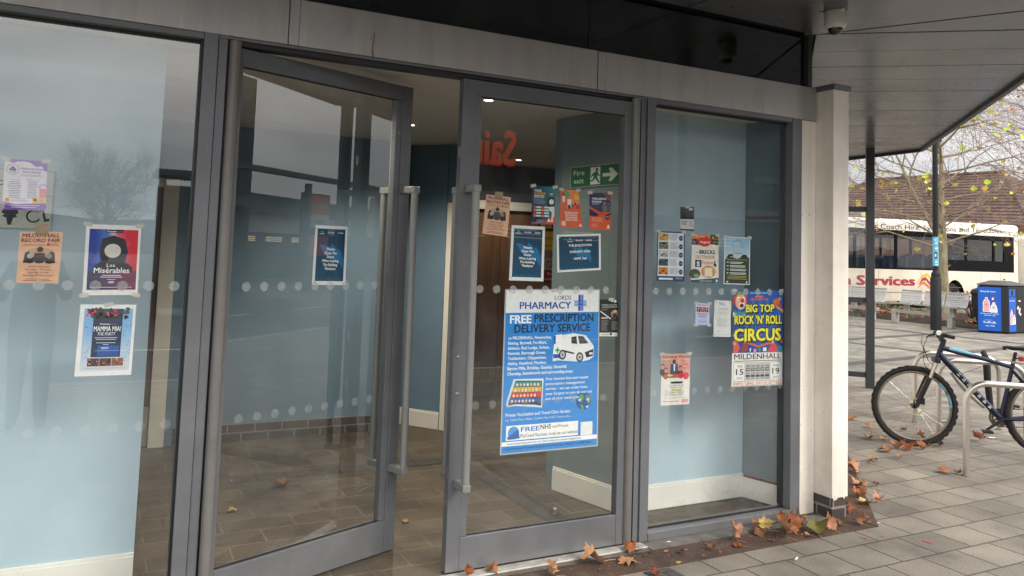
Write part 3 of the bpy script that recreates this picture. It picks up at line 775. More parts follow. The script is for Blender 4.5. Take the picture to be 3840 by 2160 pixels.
# blue party poster
p = Poster('poster', 'party poster with dark blue door and pink flowers on the window by the open door', 'poster', fq([(-.064, 1.403), (.155, 1.401), (.153, 1.094), (-.068, 1.095)], YW), OUT, seed=5)
p.rect(0, 0, 1, 1, '#e8e7e6', 0); p.rect(.08, .055, .95, .93, grad_ink('pale_blue_print', '#cfd6dc', '#7fb2dd', 2, 1.1, 1.3, 8), 1)
p.rect(.25, .06, .77, .74, '#1b2a4c', 2); p.rect(.36, .58, .74, .73, grad_ink('blue_cloth_print', '#123f86', '#1f63b8', 2, 1.16, 1.23, 20), 3)
for k in range(46):
    x = p.rnd.uniform(.1, .86); y = p.rnd.uniform(.06, .2)-abs(x-.5)*.02
    p.disc(x, y, p.rnd.uniform(.015, .05), p.rnd.choice(('#2f4526', '#3d5a30', '#24301f', '#2f4526')), 3, None, 7, .3)
for k in range(20): p.disc(p.rnd.choice((.18, .22, .55, .6, .64))+p.rnd.uniform(-.05, .05), p.rnd.uniform(.065, .15), p.rnd.uniform(.015, .035), p.rnd.choice(('#d8325f', '#ef4a76', '#b8234e')), 4, None, 7, .3)
for k in range(34):
    x = p.rnd.choice((p.rnd.uniform(.1, .24), p.rnd.uniform(.78, .93))); p.poly([(x, y0 := p.rnd.uniform(.2, .8)), (x+.02, y0+.004), (x+.024, y0+.012), (x+.004, y0+.01)], p.rnd.choice(('#c93a4d', '#37598f', '#e7c9b0', '#5d86b8')), 3)
p.text('Premier', .47, .285, .022, '#f2f2f2', .18, bold=.02); p.text('TRAVEL', .62, .283, .013, '#9aa2b8', .09)
p.text('MAMMA MIA!', .51, .375, .07, '#f3f3f3', .48, bold=.015); p.text('THE PARTY', .5, .435, .045, '#f3f3f3', .32, shear=.15)
for i, w in enumerate((.4, .36, 0, .34, .1)):
    if w: p.rect(.5-w/2, .462+i*.024, .5+w/2, .471+i*.024, '#c3c9d6', 4)
p.text('£210', .49, .625, .026, '#f3f3f3', .12, bold=.02)
for i in range(3):
    p.rect(.2+i*.215, .755, .405+i*.215, .865, ('#4a2a1e', '#5d2a20', '#8f5a3f')[i], 3)
    for k in range(9): p.disc(.22+i*.215+p.rnd.uniform(0, .17), .765+p.rnd.uniform(.01, .08), p.rnd.uniform(.012, .03), p.rnd.choice(('#c98a62', '#2b1712', '#e6c8a8', '#a13a2b')), 4, None, 7, .3)
p.rect(.15, .89, .9, .898, '#b7b7b4', 3); p.build()

def council(q, n, label, seed, land=False):
    p = Poster('notice', label, 'notice', q, n, None, 0, seed)
    p.rect(0, 0, 1, 1, '#e9ebea', 0)
    mx, my = (.045, .055) if land else (.075, .055)
    p.rect(mx, my, 1-mx, 1-my-(.0 if land else .01), grad_ink('navy_print_%d' % seed, '#0d4a68', '#083a58', 2, p.q[3].z, p.q[0].z, 6), 1)
    pt = '#1273a6'
    if land:
        p.poly([(.36, .3), (.42, .34), (.47, .42), (.5, .3), (.56, .38), (.6, .46), (.66, .36), (.74, .48), (.78, .66), (.77, .8), (.7, .68), (.58, .64), (.46, .6), (.4, .46)], pt, 2)
    else:
        p.poly([(.16, .32), (.32, .33), (.46, .38), (.52, .3), (.62, .35), (.7, .42), (.74, .38), (.84, .46), (.9, .6), (.89, .74), (.78, .62), (.62, .58), (.42, .54), (.28, .46)], pt, 2)
    ty = .14 if not land else .2
    for i, (t_, x) in enumerate((('verse', .2 if not land else .29), ('West Suffolk', .48 if not land else .5), ('Suffolk', .78 if not land else .72))):
        p.text(t_, x, ty+(.01 if i == 0 else -.01), .028 if not land else .045, '#f0f4f4', (.15, .2, .17)[i]*(1 if not land else .8), bold=.01)
    p.poly([(.17 if not land else .26, .1 if not land else .12), (.2 if not land else .29, .09), (.25 if not land else .32, .11 if not land else .13), (.22 if not land else .3, .125 if not land else .16)], '#3fb7a0', 3)
    if land:
        for t_, y, w in (('THIS BUS STATION', .33, .52), ('DOES NOT OPEN', .5, .46), ('UNTIL 7am', .685, .29)): p.text(t_, .52, y, .058, '#f8fafa', w, bold=.03)
    else:
        for t_, y, w in (('Please', .415, .24), ('Close The', .483, .36), ('Doors', .548, .21), ('When Leaving', .613, .5), ('The Building', .68, .43), ('Thankyou', .745, .33)): p.text(t_, .5, y, .044, '#f8fafa', w, bold=.03)
    for k in range(9):
        x = mx+.06+k*(.88-2*mx)/8.6; p.rect(x, .885, x+.03, .885+.035, '#1d6d8d', 3)
    for x, y in ((.06, .06), (.94, .05), (.06, .95)): p.disc(x, y, .02, '#b9c2c2', 4)
    return p.build()
council(fq([(2.019, 1.839), (2.233, 1.838), (2.233, 1.530), (2.014, 1.533)], YD), OUT, 'portrait dark blue notice asking to close the doors, on the closed door', 11)
council(fq([(2.311, 1.797), (2.611, 1.815), (2.619, 1.602), (2.322, 1.582)], YD), OUT, 'landscape dark blue notice about bus station opening time on the closed door', 12, True)
# the one on the open leaf
Rz = Matrix.Translation(dl.location) @ Matrix.Rotation(ANG, 4, 'Z')
kk = 1.0075
council([tuple(Rz @ Vector((u, .0325, v))) for u, v in ((.530, 1.796), (.737, 1.797), (.739, 1.482), (.526, 1.486))], (sin(ANG), -cos(ANG), 0), 'portrait dark blue notice asking to close the doors, on the open door', 13)

# three small leaflets
p = Poster('leaflet', 'navy summer leaflet with orange tags and a man in black, on the closed door', 'leaflet', fq([(2.142, 2.067), (2.295, 2.069), (2.296, 1.854), (2.142, 1.852)], YD), OUT, seed=21)
p.rect(0, 0, 1, 1, grad_ink('navy_teal_print', '#17304f', '#1f7f86', 0, p.q[0].x+.03, p.q[1].x, 6), 0)
p.poly([(0, .95), (.5, .93), (.75, .82), (1, .7), (1, 1), (0, 1)], '#8d5a78', 1); p.poly([(.55, .98), (.7, .86), (1, .74), (1, 1)], '#d0553f', 2)
p.text('YOUR', .24, .15, .06, '#f4f4f0', .3, bold=.03); p.text('SUMMER', .33, .225, .06, '#f0a52a', .48, bold=.03); p.text('SORTED', .3, .3, .06, '#f4f4f0', .42, bold=.03)
p.lines(.08, .6, .33, .03, 5, '#8aa3b8', .01, .25)
p.poly([(.66, .28), (.94, .27), (.98, .5), (.92, .52), (.66, .54), (.62, .45)], '#1b1b1e', 3); p.disc(.82, .22, .07, '#8a5a45', 4); p.disc(.82, .2, .08, '#e8e8e6', 4, .02); p.poly([(.7, .54), (.96, .52), (.97, .72), (.9, .9), (.84, .9), (.86, .68), (.74, .62)], '#e4e4e2', 3); p.disc(.83, .4, .1, '#e9e9e6', 4)
for i in range(4):
    for j, x in enumerate((.08, .42)):
        c = ('#d8473b', '#e58f2c')[(i) % 2]; p.rect(x, .53+i*.075, x+.1, .585+i*.075, c, 3); p.rect(x+.11, .535+i*.075, x+.32, .58+i*.075, '#e2dcdc', 3)
p.poly([(.66, .93), (.74, .84), (.82, .93)], '#f2f2f0', 4); p.poly([(.8, .93), (.87, .85), (.94, .93)], '#f2f2f0', 4); p.lines(.22, .56, .89, .025, 3, '#c8bfc8', .008); p.build()

p = Poster('leaflet', 'bright orange leaflet with curled corner on the closed door', 'leaflet', fq([(2.329, 2.058), (2.449, 2.060), (2.486, 1.843), (2.331, 1.842)], YD), OUT, seed=22)
p.rect(0, 0, 1, 1, '#e8643c', 0); p.poly([(.35, 0), (1, 0), (1, .3), (.75, .42), (.45, .3)], '#ee8a4a', 1)
p.disc(.35, .12, .13, '#3fae6a', 2); p.disc(.85, .18, .12, '#f0bd3a', 2)
p.disc(.16, .12, .055, '#5d3a2c', 3); p.poly([(.08, .17), (.24, .17), (.22, .33), (.1, .33)], '#e8dcd6', 3); p.disc(.44, .2, .06, '#c98b6a', 3); p.poly([(.34, .25), (.56, .25), (.52, .47), (.36, .5)], '#ece6e2', 3); p.rect(.37, .4, .5, .5, '#343033', 4); p.disc(.62, .42, .06, '#6b4a3a', 4); p.disc(.76, .37, .06, '#4d3a34', 4); p.disc(.85, .35, .055, '#d8a184', 4); p.poly([(.78, .4), (.95, .4), (.97, .5), (.74, .48)], '#d23f3a', 3)
for i, (t_, w) in enumerate((('BOREDOM', .62), ('BUSTING', .54), ('SUMMER', .54), ('SORTED!', .56))): p.text(t_, .52, .63+i*.065, .048, '#f6ece4', w, bold=.03)
p.rect(.07, .84, .24, .96, '#e6d6cc', 3); p.poly([(.84, .96), (.9, .88), (.96, .96)], '#f6ece4', 4); p.build()

p = Poster('leaflet', 'navy and orange wellbeing walks leaflet on the closed door', 'leaflet', fq([(2.524, 2.052), (2.674, 2.059), (2.683, 1.838), (2.531, 1.835)], YD), OUT, seed=23)
p.rect(0, 0, 1, 1, '#232b52', 0); p.poly([(0, .62), (.3, .64), (.6, .56), (1, .6), (1, 1), (0, 1)], '#e2602f', 1); p.poly([(0, .36), (.2, .43), (.5, .52), (.8, .5), (1, .42), (1, .52), (.8, .6), (.45, .6), (.15, .48), (0, .42)], '#d8542e', 2)
for k in range(5): p.poly([(.62+k*.08, 0), (.64+k*.08, 0), (.98+k*.02, .2+k*-.04), (.97+k*.02, .22-k*.04)], '#d8542e', 2)
p.text('WELLBEING', .46, .185, .05, '#f4f4f2', .68, bold=.03); p.text('WALKS', .34, .265, .05, '#f4f4f2', .44, bold=.03); p.lines(.12, .55, .285, .025, 2, '#a5aac4', .01)
p.disc(.7, .28, .06, '#9a7660', 3); p.poly([(.6, .33), (.8, .33), (.82, .52), (.62, .52)], '#6a6c60', 3); p.disc(.88, .3, .055, '#7c6152', 3); p.poly([(.8, .35), (.98, .35), (.99, .52), (.82, .52)], '#4a4f55', 4); p.disc(.84, .65, .1, '#1c2448', 4); p.text('FREE', .84, .665, .03, '#f4f4f2', .12, bold=.02)
p.lines(.1, .66, .67, .03, 4, '#f0b79e', .012, .2); p.lines(.1, .4, .84, .03, 3, '#f0b79e', .01); p.poly([(.8, .95), (.87, .84), (.95, .95)], '#f4f4f2', 4); p.build()

# the big pharmacy poster
p = Poster('poster', 'large bright blue pharmacy delivery poster on the lower part of the closed door', 'poster', fq([(2.000, 1.478), (2.608, 1.482), (2.620, .592), (2.003, .594)], YD), OUT, seed=31)
lam = simple('laminate_edge', (.42, .45, .46), .25)
p.poly([(-.014, -.008), (1.014, -.008), (1.014, 1.008), (-.014, 1.008)], lam, 0)
BL = '#1d84d2'
p.rect(0, 0, 1, 1, BL, 1); p.rect(0, 0, 1, .14, '#ebebe9', 2)
p.text('LORDS', .6, .06, .027, '#23324f', .18); p.text('PHARMACY', .415, .116, .043, '#1f4fa6', .545, bold=.022)
for i, x in enumerate((.77, .8)):
    p.rect(x, .028, x+.026, .132, ('#1f4fa6', '#4f7fd0')[i], 3)
for k in range(4): p.rect(.725, .066+k*.01, .86, .072+k*.01, ('#1f4fa6', '#5f8fda')[k % 2], 4)
p.text('FREE', .155, .205, .05, '#f2f4f4', .215, bold=.035); p.text('PRESCRIPTION', .62, .2, .05, '#101826', .64, bold=.022); p.text('DELIVERY SERVICE', .5, .263, .05, '#101826', .81, bold=.022)
yy = .305
for t_, w in (('to MILDENHALL, Newmarket,', .45), ('Exning, Burwell, Fordham,', .4), ('Isleham, Red Lodge, Soham,', .43), ('Kennett, Burrough Green,', .39), ('Tuddenham, Chippenham,', .4), ('Ashley, Kentford, Moulton,', .4), ('Barton Mills, Brinkley, Gazeley, Haverhill,', .62), ('Cheveley, Stetchworth and surrounding areas.', .69)):
    p.text(t_, .035, yy, .019, '#dcecf6', w, 'L', bold=.03); yy += .0315
# delivery van picture
p.poly([(.55, .29), (.72, .275), (.86, .29), (.95, .36), (.95, .43), (.9, .45), (.8, .46), (.56, .445), (.5, .45)], '#dfe9f0', 2)
p.poly([(.6, .33), (.62, .292), (.74, .28), (.83, .29), (.9, .345), (.945, .375), (.945, .425), (.9, .435), (.72, .43), (.6, .415)], '#ededeb', 3)
p.poly([(.7, .3), (.755, .294), (.765, .345), (.7, .34)], '#232629', 4); p.poly([(.77, .293), (.83, .296), (.89, .343), (.79, .345)], '#3a4046', 4)
p.poly([(.85, .4), (.945, .38), (.945, .425), (.87, .435)], '#202224', 4); p.rect(.9, .402, .938, .416, '#e6e6d8', 5); p.poly([(.615, .38), (.735, .4), (.735, .41), (.615, .393)], '#2b2d2f', 4)
for x, y in ((.795, .43), (.605, .41)):
    p.disc(x, y, .04, '#17181a', 5, .032); p.disc(x, y, .026, '#b8babb', 6, .022); p.disc(x, y, .01, '#55585a', 7)
p.poly([(.52, .285), (.6, .28), (.6, .43), (.5, .432)], '#f0f1f0', 3); p.poly([(.505, .3), (.53, .285), (.53, .34), (.505, .34)], '#1f4fa6', 4); p.rect(.505, .405, .6, .43, '#1f4fa6', 4); p.rect(.525, .375, .575, .386, '#2f9a4b', 4); p.rect(.542, .363, .558, .398, '#2f9a4b', 5)
# pill organiser
p.poly([(.1, .55), (.41, .555), (.4, .735), (.33, .73), (.12, .715), (.04, .72), (.03, .7)], '#cfe0ea', 2)
p.poly([(.12, .56), (.395, .568), (.39, .725), (.33, .715), (.13, .705), (.055, .71), (.055, .69)], '#1b1d22', 3)
for r, c in enumerate(('#2f8f7f', '#d8b02f', '#cf3a2f', '#2c4f9a')):
    y0 = .568+r*.033; sh = .118-r*.016
    p.poly([(sh, y0), (.388, y0+.004), (.388, y0+.034), (sh-.016, y0+.03)], c, 4)
    for k in range(7): p.disc(sh+.02+k*.036, y0+.018+k*.0006, .011, ('#e8e0d0', '#e0b08a', '#d8d0c8')[k % 3], 5, .009, 8); p.rect(sh+.034+k*.036, y0+.004, sh+.037+k*.036, y0+.032, '#2a2c30', 5)
yy = .567
for t_, w in (('Free dosette box and repeat', .46), ('prescription management', .42), ('service - we can order from', .45), ('your Surgery so you do not run', .5), ('out of your medication', .37)):
    p.text(t_, .435, yy, .0175, '#e2f0f8', w, 'L', bold=.015); yy += .031
p.disc(.845, .71, .083, '#1a4f9e', 4, None, 26)
p.poly([(.79, .68), (.83, .665), (.85, .69), (.82, .72), (.8, .71)], '#4fa33f', 5); p.poly([(.87, .67), (.91, .69), (.915, .73), (.885, .725), (.88, .7)], '#4fa33f', 5); p.poly([(.81, .735), (.84, .735), (.85, .765), (.83, .77)], '#4fa33f', 5)
for x, y in ((.8, .7), (.89, .7), (.885, .745)): p.poly([(x-.02, y+.004), (x+.022, y-.006), (x+.006, y+.006), (x+.012, y+.016), (x-.002, y+.008)], '#f2f4f4', 6)
p.text('Private Vaccination and Travel Clinic Service', .03, .778, .02, '#e6f0f8', .67, 'L', bold=.015)
p.text('e.g. Yellow Fever, Rabies, Typhoid, Hep A & B, Tetanus, etc.....', .03, .806, .014, '#cfe4f4', .69, 'L')
p.rect(.04, .835, .79, .925, '#eff0ee', 2); p.disc(.115, .88, .058, '#3f97d8', 3, .04); p.poly([(.05, .905), (.1, .885), (.15, .86), (.17, .885), (.18, .915), (.06, .92)], '#1f5fae', 4)
p.text('FREE', .285, .875, .028, '#1d74c2', .19, bold=.02); p.text('NHS', .445, .87, .03, '#101826', .11, bold=.01); p.text('and Private', .6, .866, .018, '#202a3a', .17); p.text('Flu/Covid Vaccines, book via our website', .485, .911, .021, '#202a3a', .6)
p.rect(0, .932, 1, .958, '#eff0ee', 2); p.text('www.lordspharmacynewmarket.co.uk  Email: lordspharmacynewmarket@gmail.com', .44, .95, .0125, '#30486a', .77)
p.text('Lords Pharmacy, The Guineas Shopping Centre, Newmarket CB8 8EQ, Tel: 01638 428022', .49, .982, .0135, '#16324f', .9)
p.rect(.82, .845, .95, .93, '#e6e6e4', 2)
p.build()

# chimney flyer
p = Poster('flyer', 'black chimney and gutter cleaning flyer beside the blue pharmacy poster', 'flyer', fq([(2.615, 1.430), (2.777, 1.430), (2.775, 1.212), (2.619, 1.215)], YD), OUT, seed=32)
p.rect(0, 0, 1, 1, '#1a1a1b', 0); p.rect(0, .9, 1, 1, '#dcdad4', 1); p.disc(.55, .035, .05, '#d9d7d2'); p.disc(.68, .05, .06, '#d9d7d2'); p.rect(.72, .045, .9, .055, '#bdbbb6', 2)
p.text('CHIMNEY & GUTTER', .42, .17, .036, '#d6d4ce', .68, bold=.01); p.text('CLEANING SERVICE', .45, .225, .036, '#d6d4ce', .7, bold=.01); p.lines(.08, .4, .25, .02, 3, '#8d8b86', .007)
p.poly([(.02, .33), (.05, .31), (.52, .52), (.48, .54)], '#e2e0da', 2); p.poly([(.7, .42), (.98, .31), (1, .34), (.74, .46)], '#e2e0da', 2)
p.disc(.66, .4, .15, '#b48a66', 2, .11, 18, .15); p.disc(.67, .44, .1, '#2b221d', 3, .06, 14, .2); p.disc(.7, .32, .08, '#cfc8bd', 3, .03, 12, .2); p.disc(.62, .52, .08, '#2a2f3c', 3, .04)
p.rect(.08, .49, .36, .52, '#dedcd6', 2)
p.lines(.08, .42, .56, .03, 10, '#8d8b86', .011, .3); p.lines(.54, .9, .6, .03, 8, '#8d8b86', .011, .4); p.disc(.52, .94, .05, '#1a1a1b', 3); p.rect(.1, .945, .42, .955, '#77756f', 3); p.build()

# right window sheets
p = Poster('flyer', 'small grey roofing flyer, topmost sheet on the window by the white pillar', 'flyer', fq([(3.199, 2.005), (3.310, 2.012), (3.311, 1.860), (3.204, 1.860)], YW), OUT, seed=41)
p.rect(0, 0, 1, 1, '#d2d2cf', 0); p.rect(0, 0, 1, .52, grad_ink('roof_photo_print', '#24282c', '#4d5358', 2, 1.94, 2.02, 30), 1)
for k in range(9): p.poly([(.1+k*.1, .5), (.12+k*.1, .5), (.62+k*.03, .15), (.61+k*.03, .15)], '#1a1d20', 2)
p.disc(.75, .1, .16, '#d9d6ce', 3, .05, 14, .2); p.text('ROOFING', .3, .64, .05, '#33373b', .44, bold=.01); p.lines(.08, .5, .68, .05, 2, '#6c7074', .022, .2); p.lines(.6, .94, .6, .045, 6, '#9a9c9c', .014); p.rect(0, .94, 1, 1, '#3a3e42', 1); p.build()

p = Poster('poster', 'sheet of five small photos with navy price badges on the window by the white pillar', 'poster', fq([(3.027, 1.847), (3.238, 1.849), (3.243, 1.541), (3.025, 1.544)], YW), OUT, seed=42)
p.rect(0, 0, 1, 1, '#dfe3e8', 0); p.border(.035, '#2a416e'); p.rect(.0, .9, 1, 1, '#22386a', 1)
for i in range(5):
    y = .045+i*.17; pal = (('#c89a4a', '#4a3d1e', '#e3c88a'), ('#5d6a52', '#dcd6c4', '#8d9aa0'), ('#b8bcb8', '#7d7f78', '#d8d2c8'), ('#3f474c', '#6a7278', '#23282b'), ('#d8862c', '#3f2a1c', '#8d4a22'))[i]
    p.rect(.07, y, .4, y+.14, pal[0], 2)
    for k in range(12): p.disc(.1+p.rnd.uniform(0, .27), y+.015+p.rnd.uniform(0, .11), p.rnd.uniform(.02, .06), p.rnd.choice(pal), 3, p.rnd.uniform(.008, .025), 8, .3)
    p.lines(.45, .8, y+.01, .022, 6, '#8a919c', .008, .3); p.disc(.86, y+.085, .075, '#22386a', 2); p.text('£30', .86, y+.095, .022, '#e3e6ec', .1)
p.rect(.08, .935, .58, .975, '#dfe3e8', 2); p.text('Alliums', .79, .955, .035, '#d8deea', .26, shear=.3); p.build()

p = Poster('poster', 'outdoor festival poster with orange top and red disc on the window by the white pillar', 'poster', fq([(3.298, 1.838), (3.513, 1.841), (3.521, 1.535), (3.295, 1.537)], YW), OUT, seed=43)
p.rect(0, 0, 1, 1, '#e4e0d6', 0)
p.poly([(0, 0), (.7, 0), (.66, .07), (.4, .1), (0, .09)], '#e0892f', 2); p.rect(.68, 0, 1, .2, '#2f3a24', 1); p.rect(0, .09, .3, .22, '#2c3f63', 1)
for k in range(12): p.disc(p.rnd.uniform(.72, .98), p.rnd.uniform(.03, .2), p.rnd.uniform(.02, .06), p.rnd.choice(('#8a6a3a', '#455a2c', '#c98f3a')), 2, None, 8, .3)
for k in range(7): p.disc(p.rnd.uniform(.05, .26), p.rnd.uniform(.12, .2), .04, p.rnd.choice(('#b8895a', '#3a4a70', '#8a4a3a')), 2, None, 8, .3)
p.disc(.47, .14, .25, '#d8352b', 3, .11); p.text('20 - 24th', .3, .055, .025, '#f2e4cc', .34, bold=.01); p.text('August', .48, .175, .045, '#f6efe4', .38, bold=.02)
p.text('the', .2, .38, .028, '#345f9a', .1); p.text('BRECKS', .57, .4, .078, '#22303f', .58, bold=.02); p.text('OUTDOOR', .5, .5, .068, '#c98a2c', .72, bold=.015); p.text('Festival', .58, .615, .075, '#d8705a', .42, shear=.3)
p.rect(.13, .53, .36, .68, '#22364a', 2); p.disc(.24, .59, .05, '#e4e0d6', 3); p.poly([(.18, .66), (.22, .61), (.28, .62), (.31, .66)], '#e4e0d6', 3); p.poly([(.84, .55), (.88, .53), (.87, .59), (.92, .63), (.88, .68), (.84, .64), (.8, .66)], '#22303f', 3)
p.disc(.62, .77, .27, '#e0942f', 2, .13); p.rect(.48, .69, .76, .87, '#e9e2d2', 3); p.disc(.13, .82, .2, '#3f4d34', 2, .1, 16, .1); p.disc(.2, .86, .1, '#8d8f86', 3, .05, 12, .2)
p.poly([(0, .95), (.4, .93), (1, .89), (1, 1), (0, 1)], '#2b5560', 4); p.disc(.92, .955, .04, '#d8dedc', 5); p.lines(.3, .75, .955, .018, 2, '#b8c8c8', .007, .2, 5); p.build()

p = Poster('poster', 'cycling event poster with pale sky and dark riders on the window by the white pillar', 'poster', fq([(3.566, 1.835), (3.784, 1.835), (3.784, 1.526), (3.562, 1.529)], YW), OUT, seed=44)
p.rect(0, 0, 1, 1, '#e2e6e2', 0); p.rect(.03, .02, .97, .98, grad_ink('sky_print', '#b9cfd6', '#7fb3d8', 2, 1.7, 1.84, 6), 1); p.poly([(.03, .48), (.2, .42), (.5, .46), (.8, .4), (.97, .43), (.97, .98), (.03, .98)], '#2c3f30', 2)
p.ring(.5, .22, .22, .012, '#55768a', 3, 20, pi, 2*pi); p.rect(.3, .2, .7, .212, '#55768a', 3); p.poly([(.3, .22), (.5, .12), (.7, .22), (.7, .35), (.3, .35)], '#a9c4cf', 2); p.rect(.32, .34, .7, .35, '#55768a', 4)
for x in (.22, .76):
    p.poly([(x-.12, .44), (x-.06, .37), (x+.08, .365), (x+.13, .4), (x+.06, .42), (x, .41), (x-.04, .45)], '#1d2621', 4)
    for d_ in (-.09, .09): p.ring(x+d_, .44, .055, .014, '#1d2621', 4, 14)
p.rect(.1, .475, .9, .485, '#d3a83e', 4)
for i in range(4): p.rect(.1, .53+i*.075, .17, .548+i*.075, '#dfe4da', 4); p.lines(.22, .86, .525+i*.075, .026, 2, '#dfe4da', .013, .35, 4)
p.lines(.1, .9, .82, .03, 3, '#c9b752', .01, .1, 4, 'C'); p.rect(.1, .93, .16, .965, '#e2e6e2', 4); p.rect(.85, .925, .9, .965, '#e2e6e2', 4); p.build()

p = Poster('flyer', 'small lilac flyer with three photos in the middle of the window by the white pillar', 'flyer', fq([(3.337, 1.409), (3.448, 1.403), (3.448, 1.270), (3.337, 1.274)], YW), OUT, seed=45)
p.rect(0, 0, 1, 1, '#c4cbe6', 0); p.rect(0, 0, 1, .15, '#d8d2e8', 1); p.rect(.14, .06, .8, .1, '#8a5fa0', 2)
for i in range(3): p.rect(.07+i*.29, .18, .34+i*.29, .4, ('#3a2a30', '#8a5a44', '#5d2f22')[i], 2); p.disc(.2+i*.29, .26, .07, '#d8a88a', 3); p.disc(.16+i*.29, .35, .08, '#b8604a', 3)
p.lines(.1, .9, .47, .055, 4, '#8f5f8f', .022, .3, 3, 'C'); p.lines(.14, .86, .76, .06, 3, '#6f86c0', .022, .2, 3, 'C'); p.build()

p = Poster('letter', 'plain white typed letter with blue heading on the window by the white pillar', 'letter', fq([(3.493, 1.426), (3.631, 1.422), (3.630, 1.191), (3.486, 1.197)], YW), OUT, curl=.25, seed=46)
p.rect(0, 0, 1, 1, '#dcdcd8', 0); p.text('RcL', .45, .13, .08, '#4a86a8', .34); p.lines(.22, .78, .21, .028, 2, '#8f9496', .009, .1, 3, 'C'); p.lines(.18, .82, .3, .03, 4, '#b2b6b6', .008, .3); p.lines(.15, .85, .5, .026, 9, '#aeb2b2', .008, .3); p.lines(.15, .4, .84, .03, 2, '#a4a8a8', .008); p.rect(.14, .945, .86, .953, '#8f9496', 3)
for x, y in ((.08, .05), (.9, .06), (.08, .95), (.92, .95)): p.disc(x, y, .03, '#b9a98a', 4)
p.build()

p = Poster('poster', 'lowest poster on the window by the white pillar, pink photo and green highlights', 'poster', fq([(3.074, 1.100), (3.299, 1.097), (3.298, .787), (3.078, .789)], YW), OUT, seed=47)
p.rect(0, 0, 1, 1, '#e6e2da', 0); p.rect(.0, .0, 1, .46, '#d8a090', 1); p.poly([(0, .44), (.4, .5), (1, .45), (1, .62), (0, .62)], '#e6e2da', 3)
p.rect(.02, .12, .32, .42, '#b88c80', 2)
p.poly([(.33, .2), (.56, .19), (.6, .42), (.3, .42)], '#4a5270', 4); p.disc(.44, .155, .06, '#5d4034', 4); p.poly([(.42, .2), (.48, .2), (.47, .34), (.43, .34)], '#dfe3ec', 5)
for x, y, c in ((.16, .33, '#8a2f2c'), (.66, .3, '#7d2a34'), (.05, .26, '#3f3034')): p.disc(x, y, .06, '#c8917a', 5); p.disc(x, y-.02, .065, '#3a2420', 4); p.disc(x, y+.09, .1, c, 4)
p.rect(.1, .4, .62, .47, '#b8603f', 5); p.disc(.3, .42, .1, '#e0c08a', 6, .02); p.disc(.68, .43, .085, '#cf2f3f', 6); p.disc(.86, .44, .1, '#d8344a', 6); p.text('FREE', .86, .45, .025, '#f2e4e2', .12)
p.text('Slimming World', .5, .085, .058, '#5a4644', .9); p.text('feel', .76, .165, .045, '#c23a44', .17, shear=.2); p.text('real', .82, .23, .05, '#d8303f', .22, shear=.25, bold=.015); p.text('good', .88, .3, .045, '#c23a44', .2, shear=.2)
p.rect(.34, .545, .74, .585, '#d8e04a', 3); p.text('Mildenhall', .54, .578, .028, '#4a6a3a', .38); p.text('St Johns Church', .54, .63, .026, '#6d7a72', .46); p.text('St Johns Close', .54, .675, .026, '#6d7a72', .4)
p.rect(.36, .695, .72, .73, '#d8e04a', 3); p.text('Wednesdays', .54, .723, .026, '#4a6a3a', .34); p.text('7.30am, 9.30am', .54, .768, .026, '#6d7a72', .5); p.text('5.30pm & 7pm', .54, .812, .026, '#6d7a72', .42)
p.rect(.12, .86, .88, .866, '#7fa88f', 3); p.text('Find your nearest group', .36, .935, .026, '#cf2f3f', .56); p.rect(.72, .895, .95, .965, '#e39aa0', 3); p.build()

# circus poster
p = Poster('poster', 'tall blue circus poster with yellow lettering and date panel at the right of the window', 'poster', fq([(3.648, 1.488), (4.085, 1.491), (4.086, .867), (3.641, .874)], YW), OUT, curl=.12, seed=51)
p.rect(0, 0, 1, .652, grad_ink('circus_blue_print', '#123a94', '#1858b0', 2, 1.1, 1.5, 5), 0); p.rect(0, .652, 1, 1, '#e6e5e0', 0)
for k in range(9):
    a0 = -1.0+k*.25; p.poly([(.5, .62), (.5+sin(a0)*.62, .62-cos(a0)*.62*.9), (.5+sin(a0+.1)*.62, .62-cos(a0+.1)*.62*.9)] if abs(sin(a0+.1)*.62) < .5 and abs(sin(a0)*.62) < .5 else [(.5, .62), (.49, .3), (.51, .3)], '#1f6fc4', 1)
# clown
p.disc(.13, .1, .13, '#c8402f', 3, .085, 16, .15); p.disc(.14, .115, .1, '#e8b08f', 4, .085); p.disc(.1, .085, .03, '#f0efe8', 5); p.disc(.19, .085, .03, '#f0efe8', 5); p.disc(.105, .09, .012, '#22304a', 6); p.disc(.19, .09, .012, '#22304a', 6); p.disc(.17, .105, .035, '#d8231f', 6); p.disc(.16, .155, .06, '#f2ece4', 5, .035); p.disc(.16, .158, .042, '#7d1414', 6, .022)
p.poly([(.0, .19), (.08, .22), (.2, .225), (.28, .19), (.3, .22), (.2, .255), (.05, .25)], '#3f8f8a', 4); p.poly([(0, .22), (.1, .26), (.24, .25), (.2, .28), (0, .27)], '#e0d8c0', 3)
p.disc(.13, .03, .07, '#7fae5a', 5, .02)
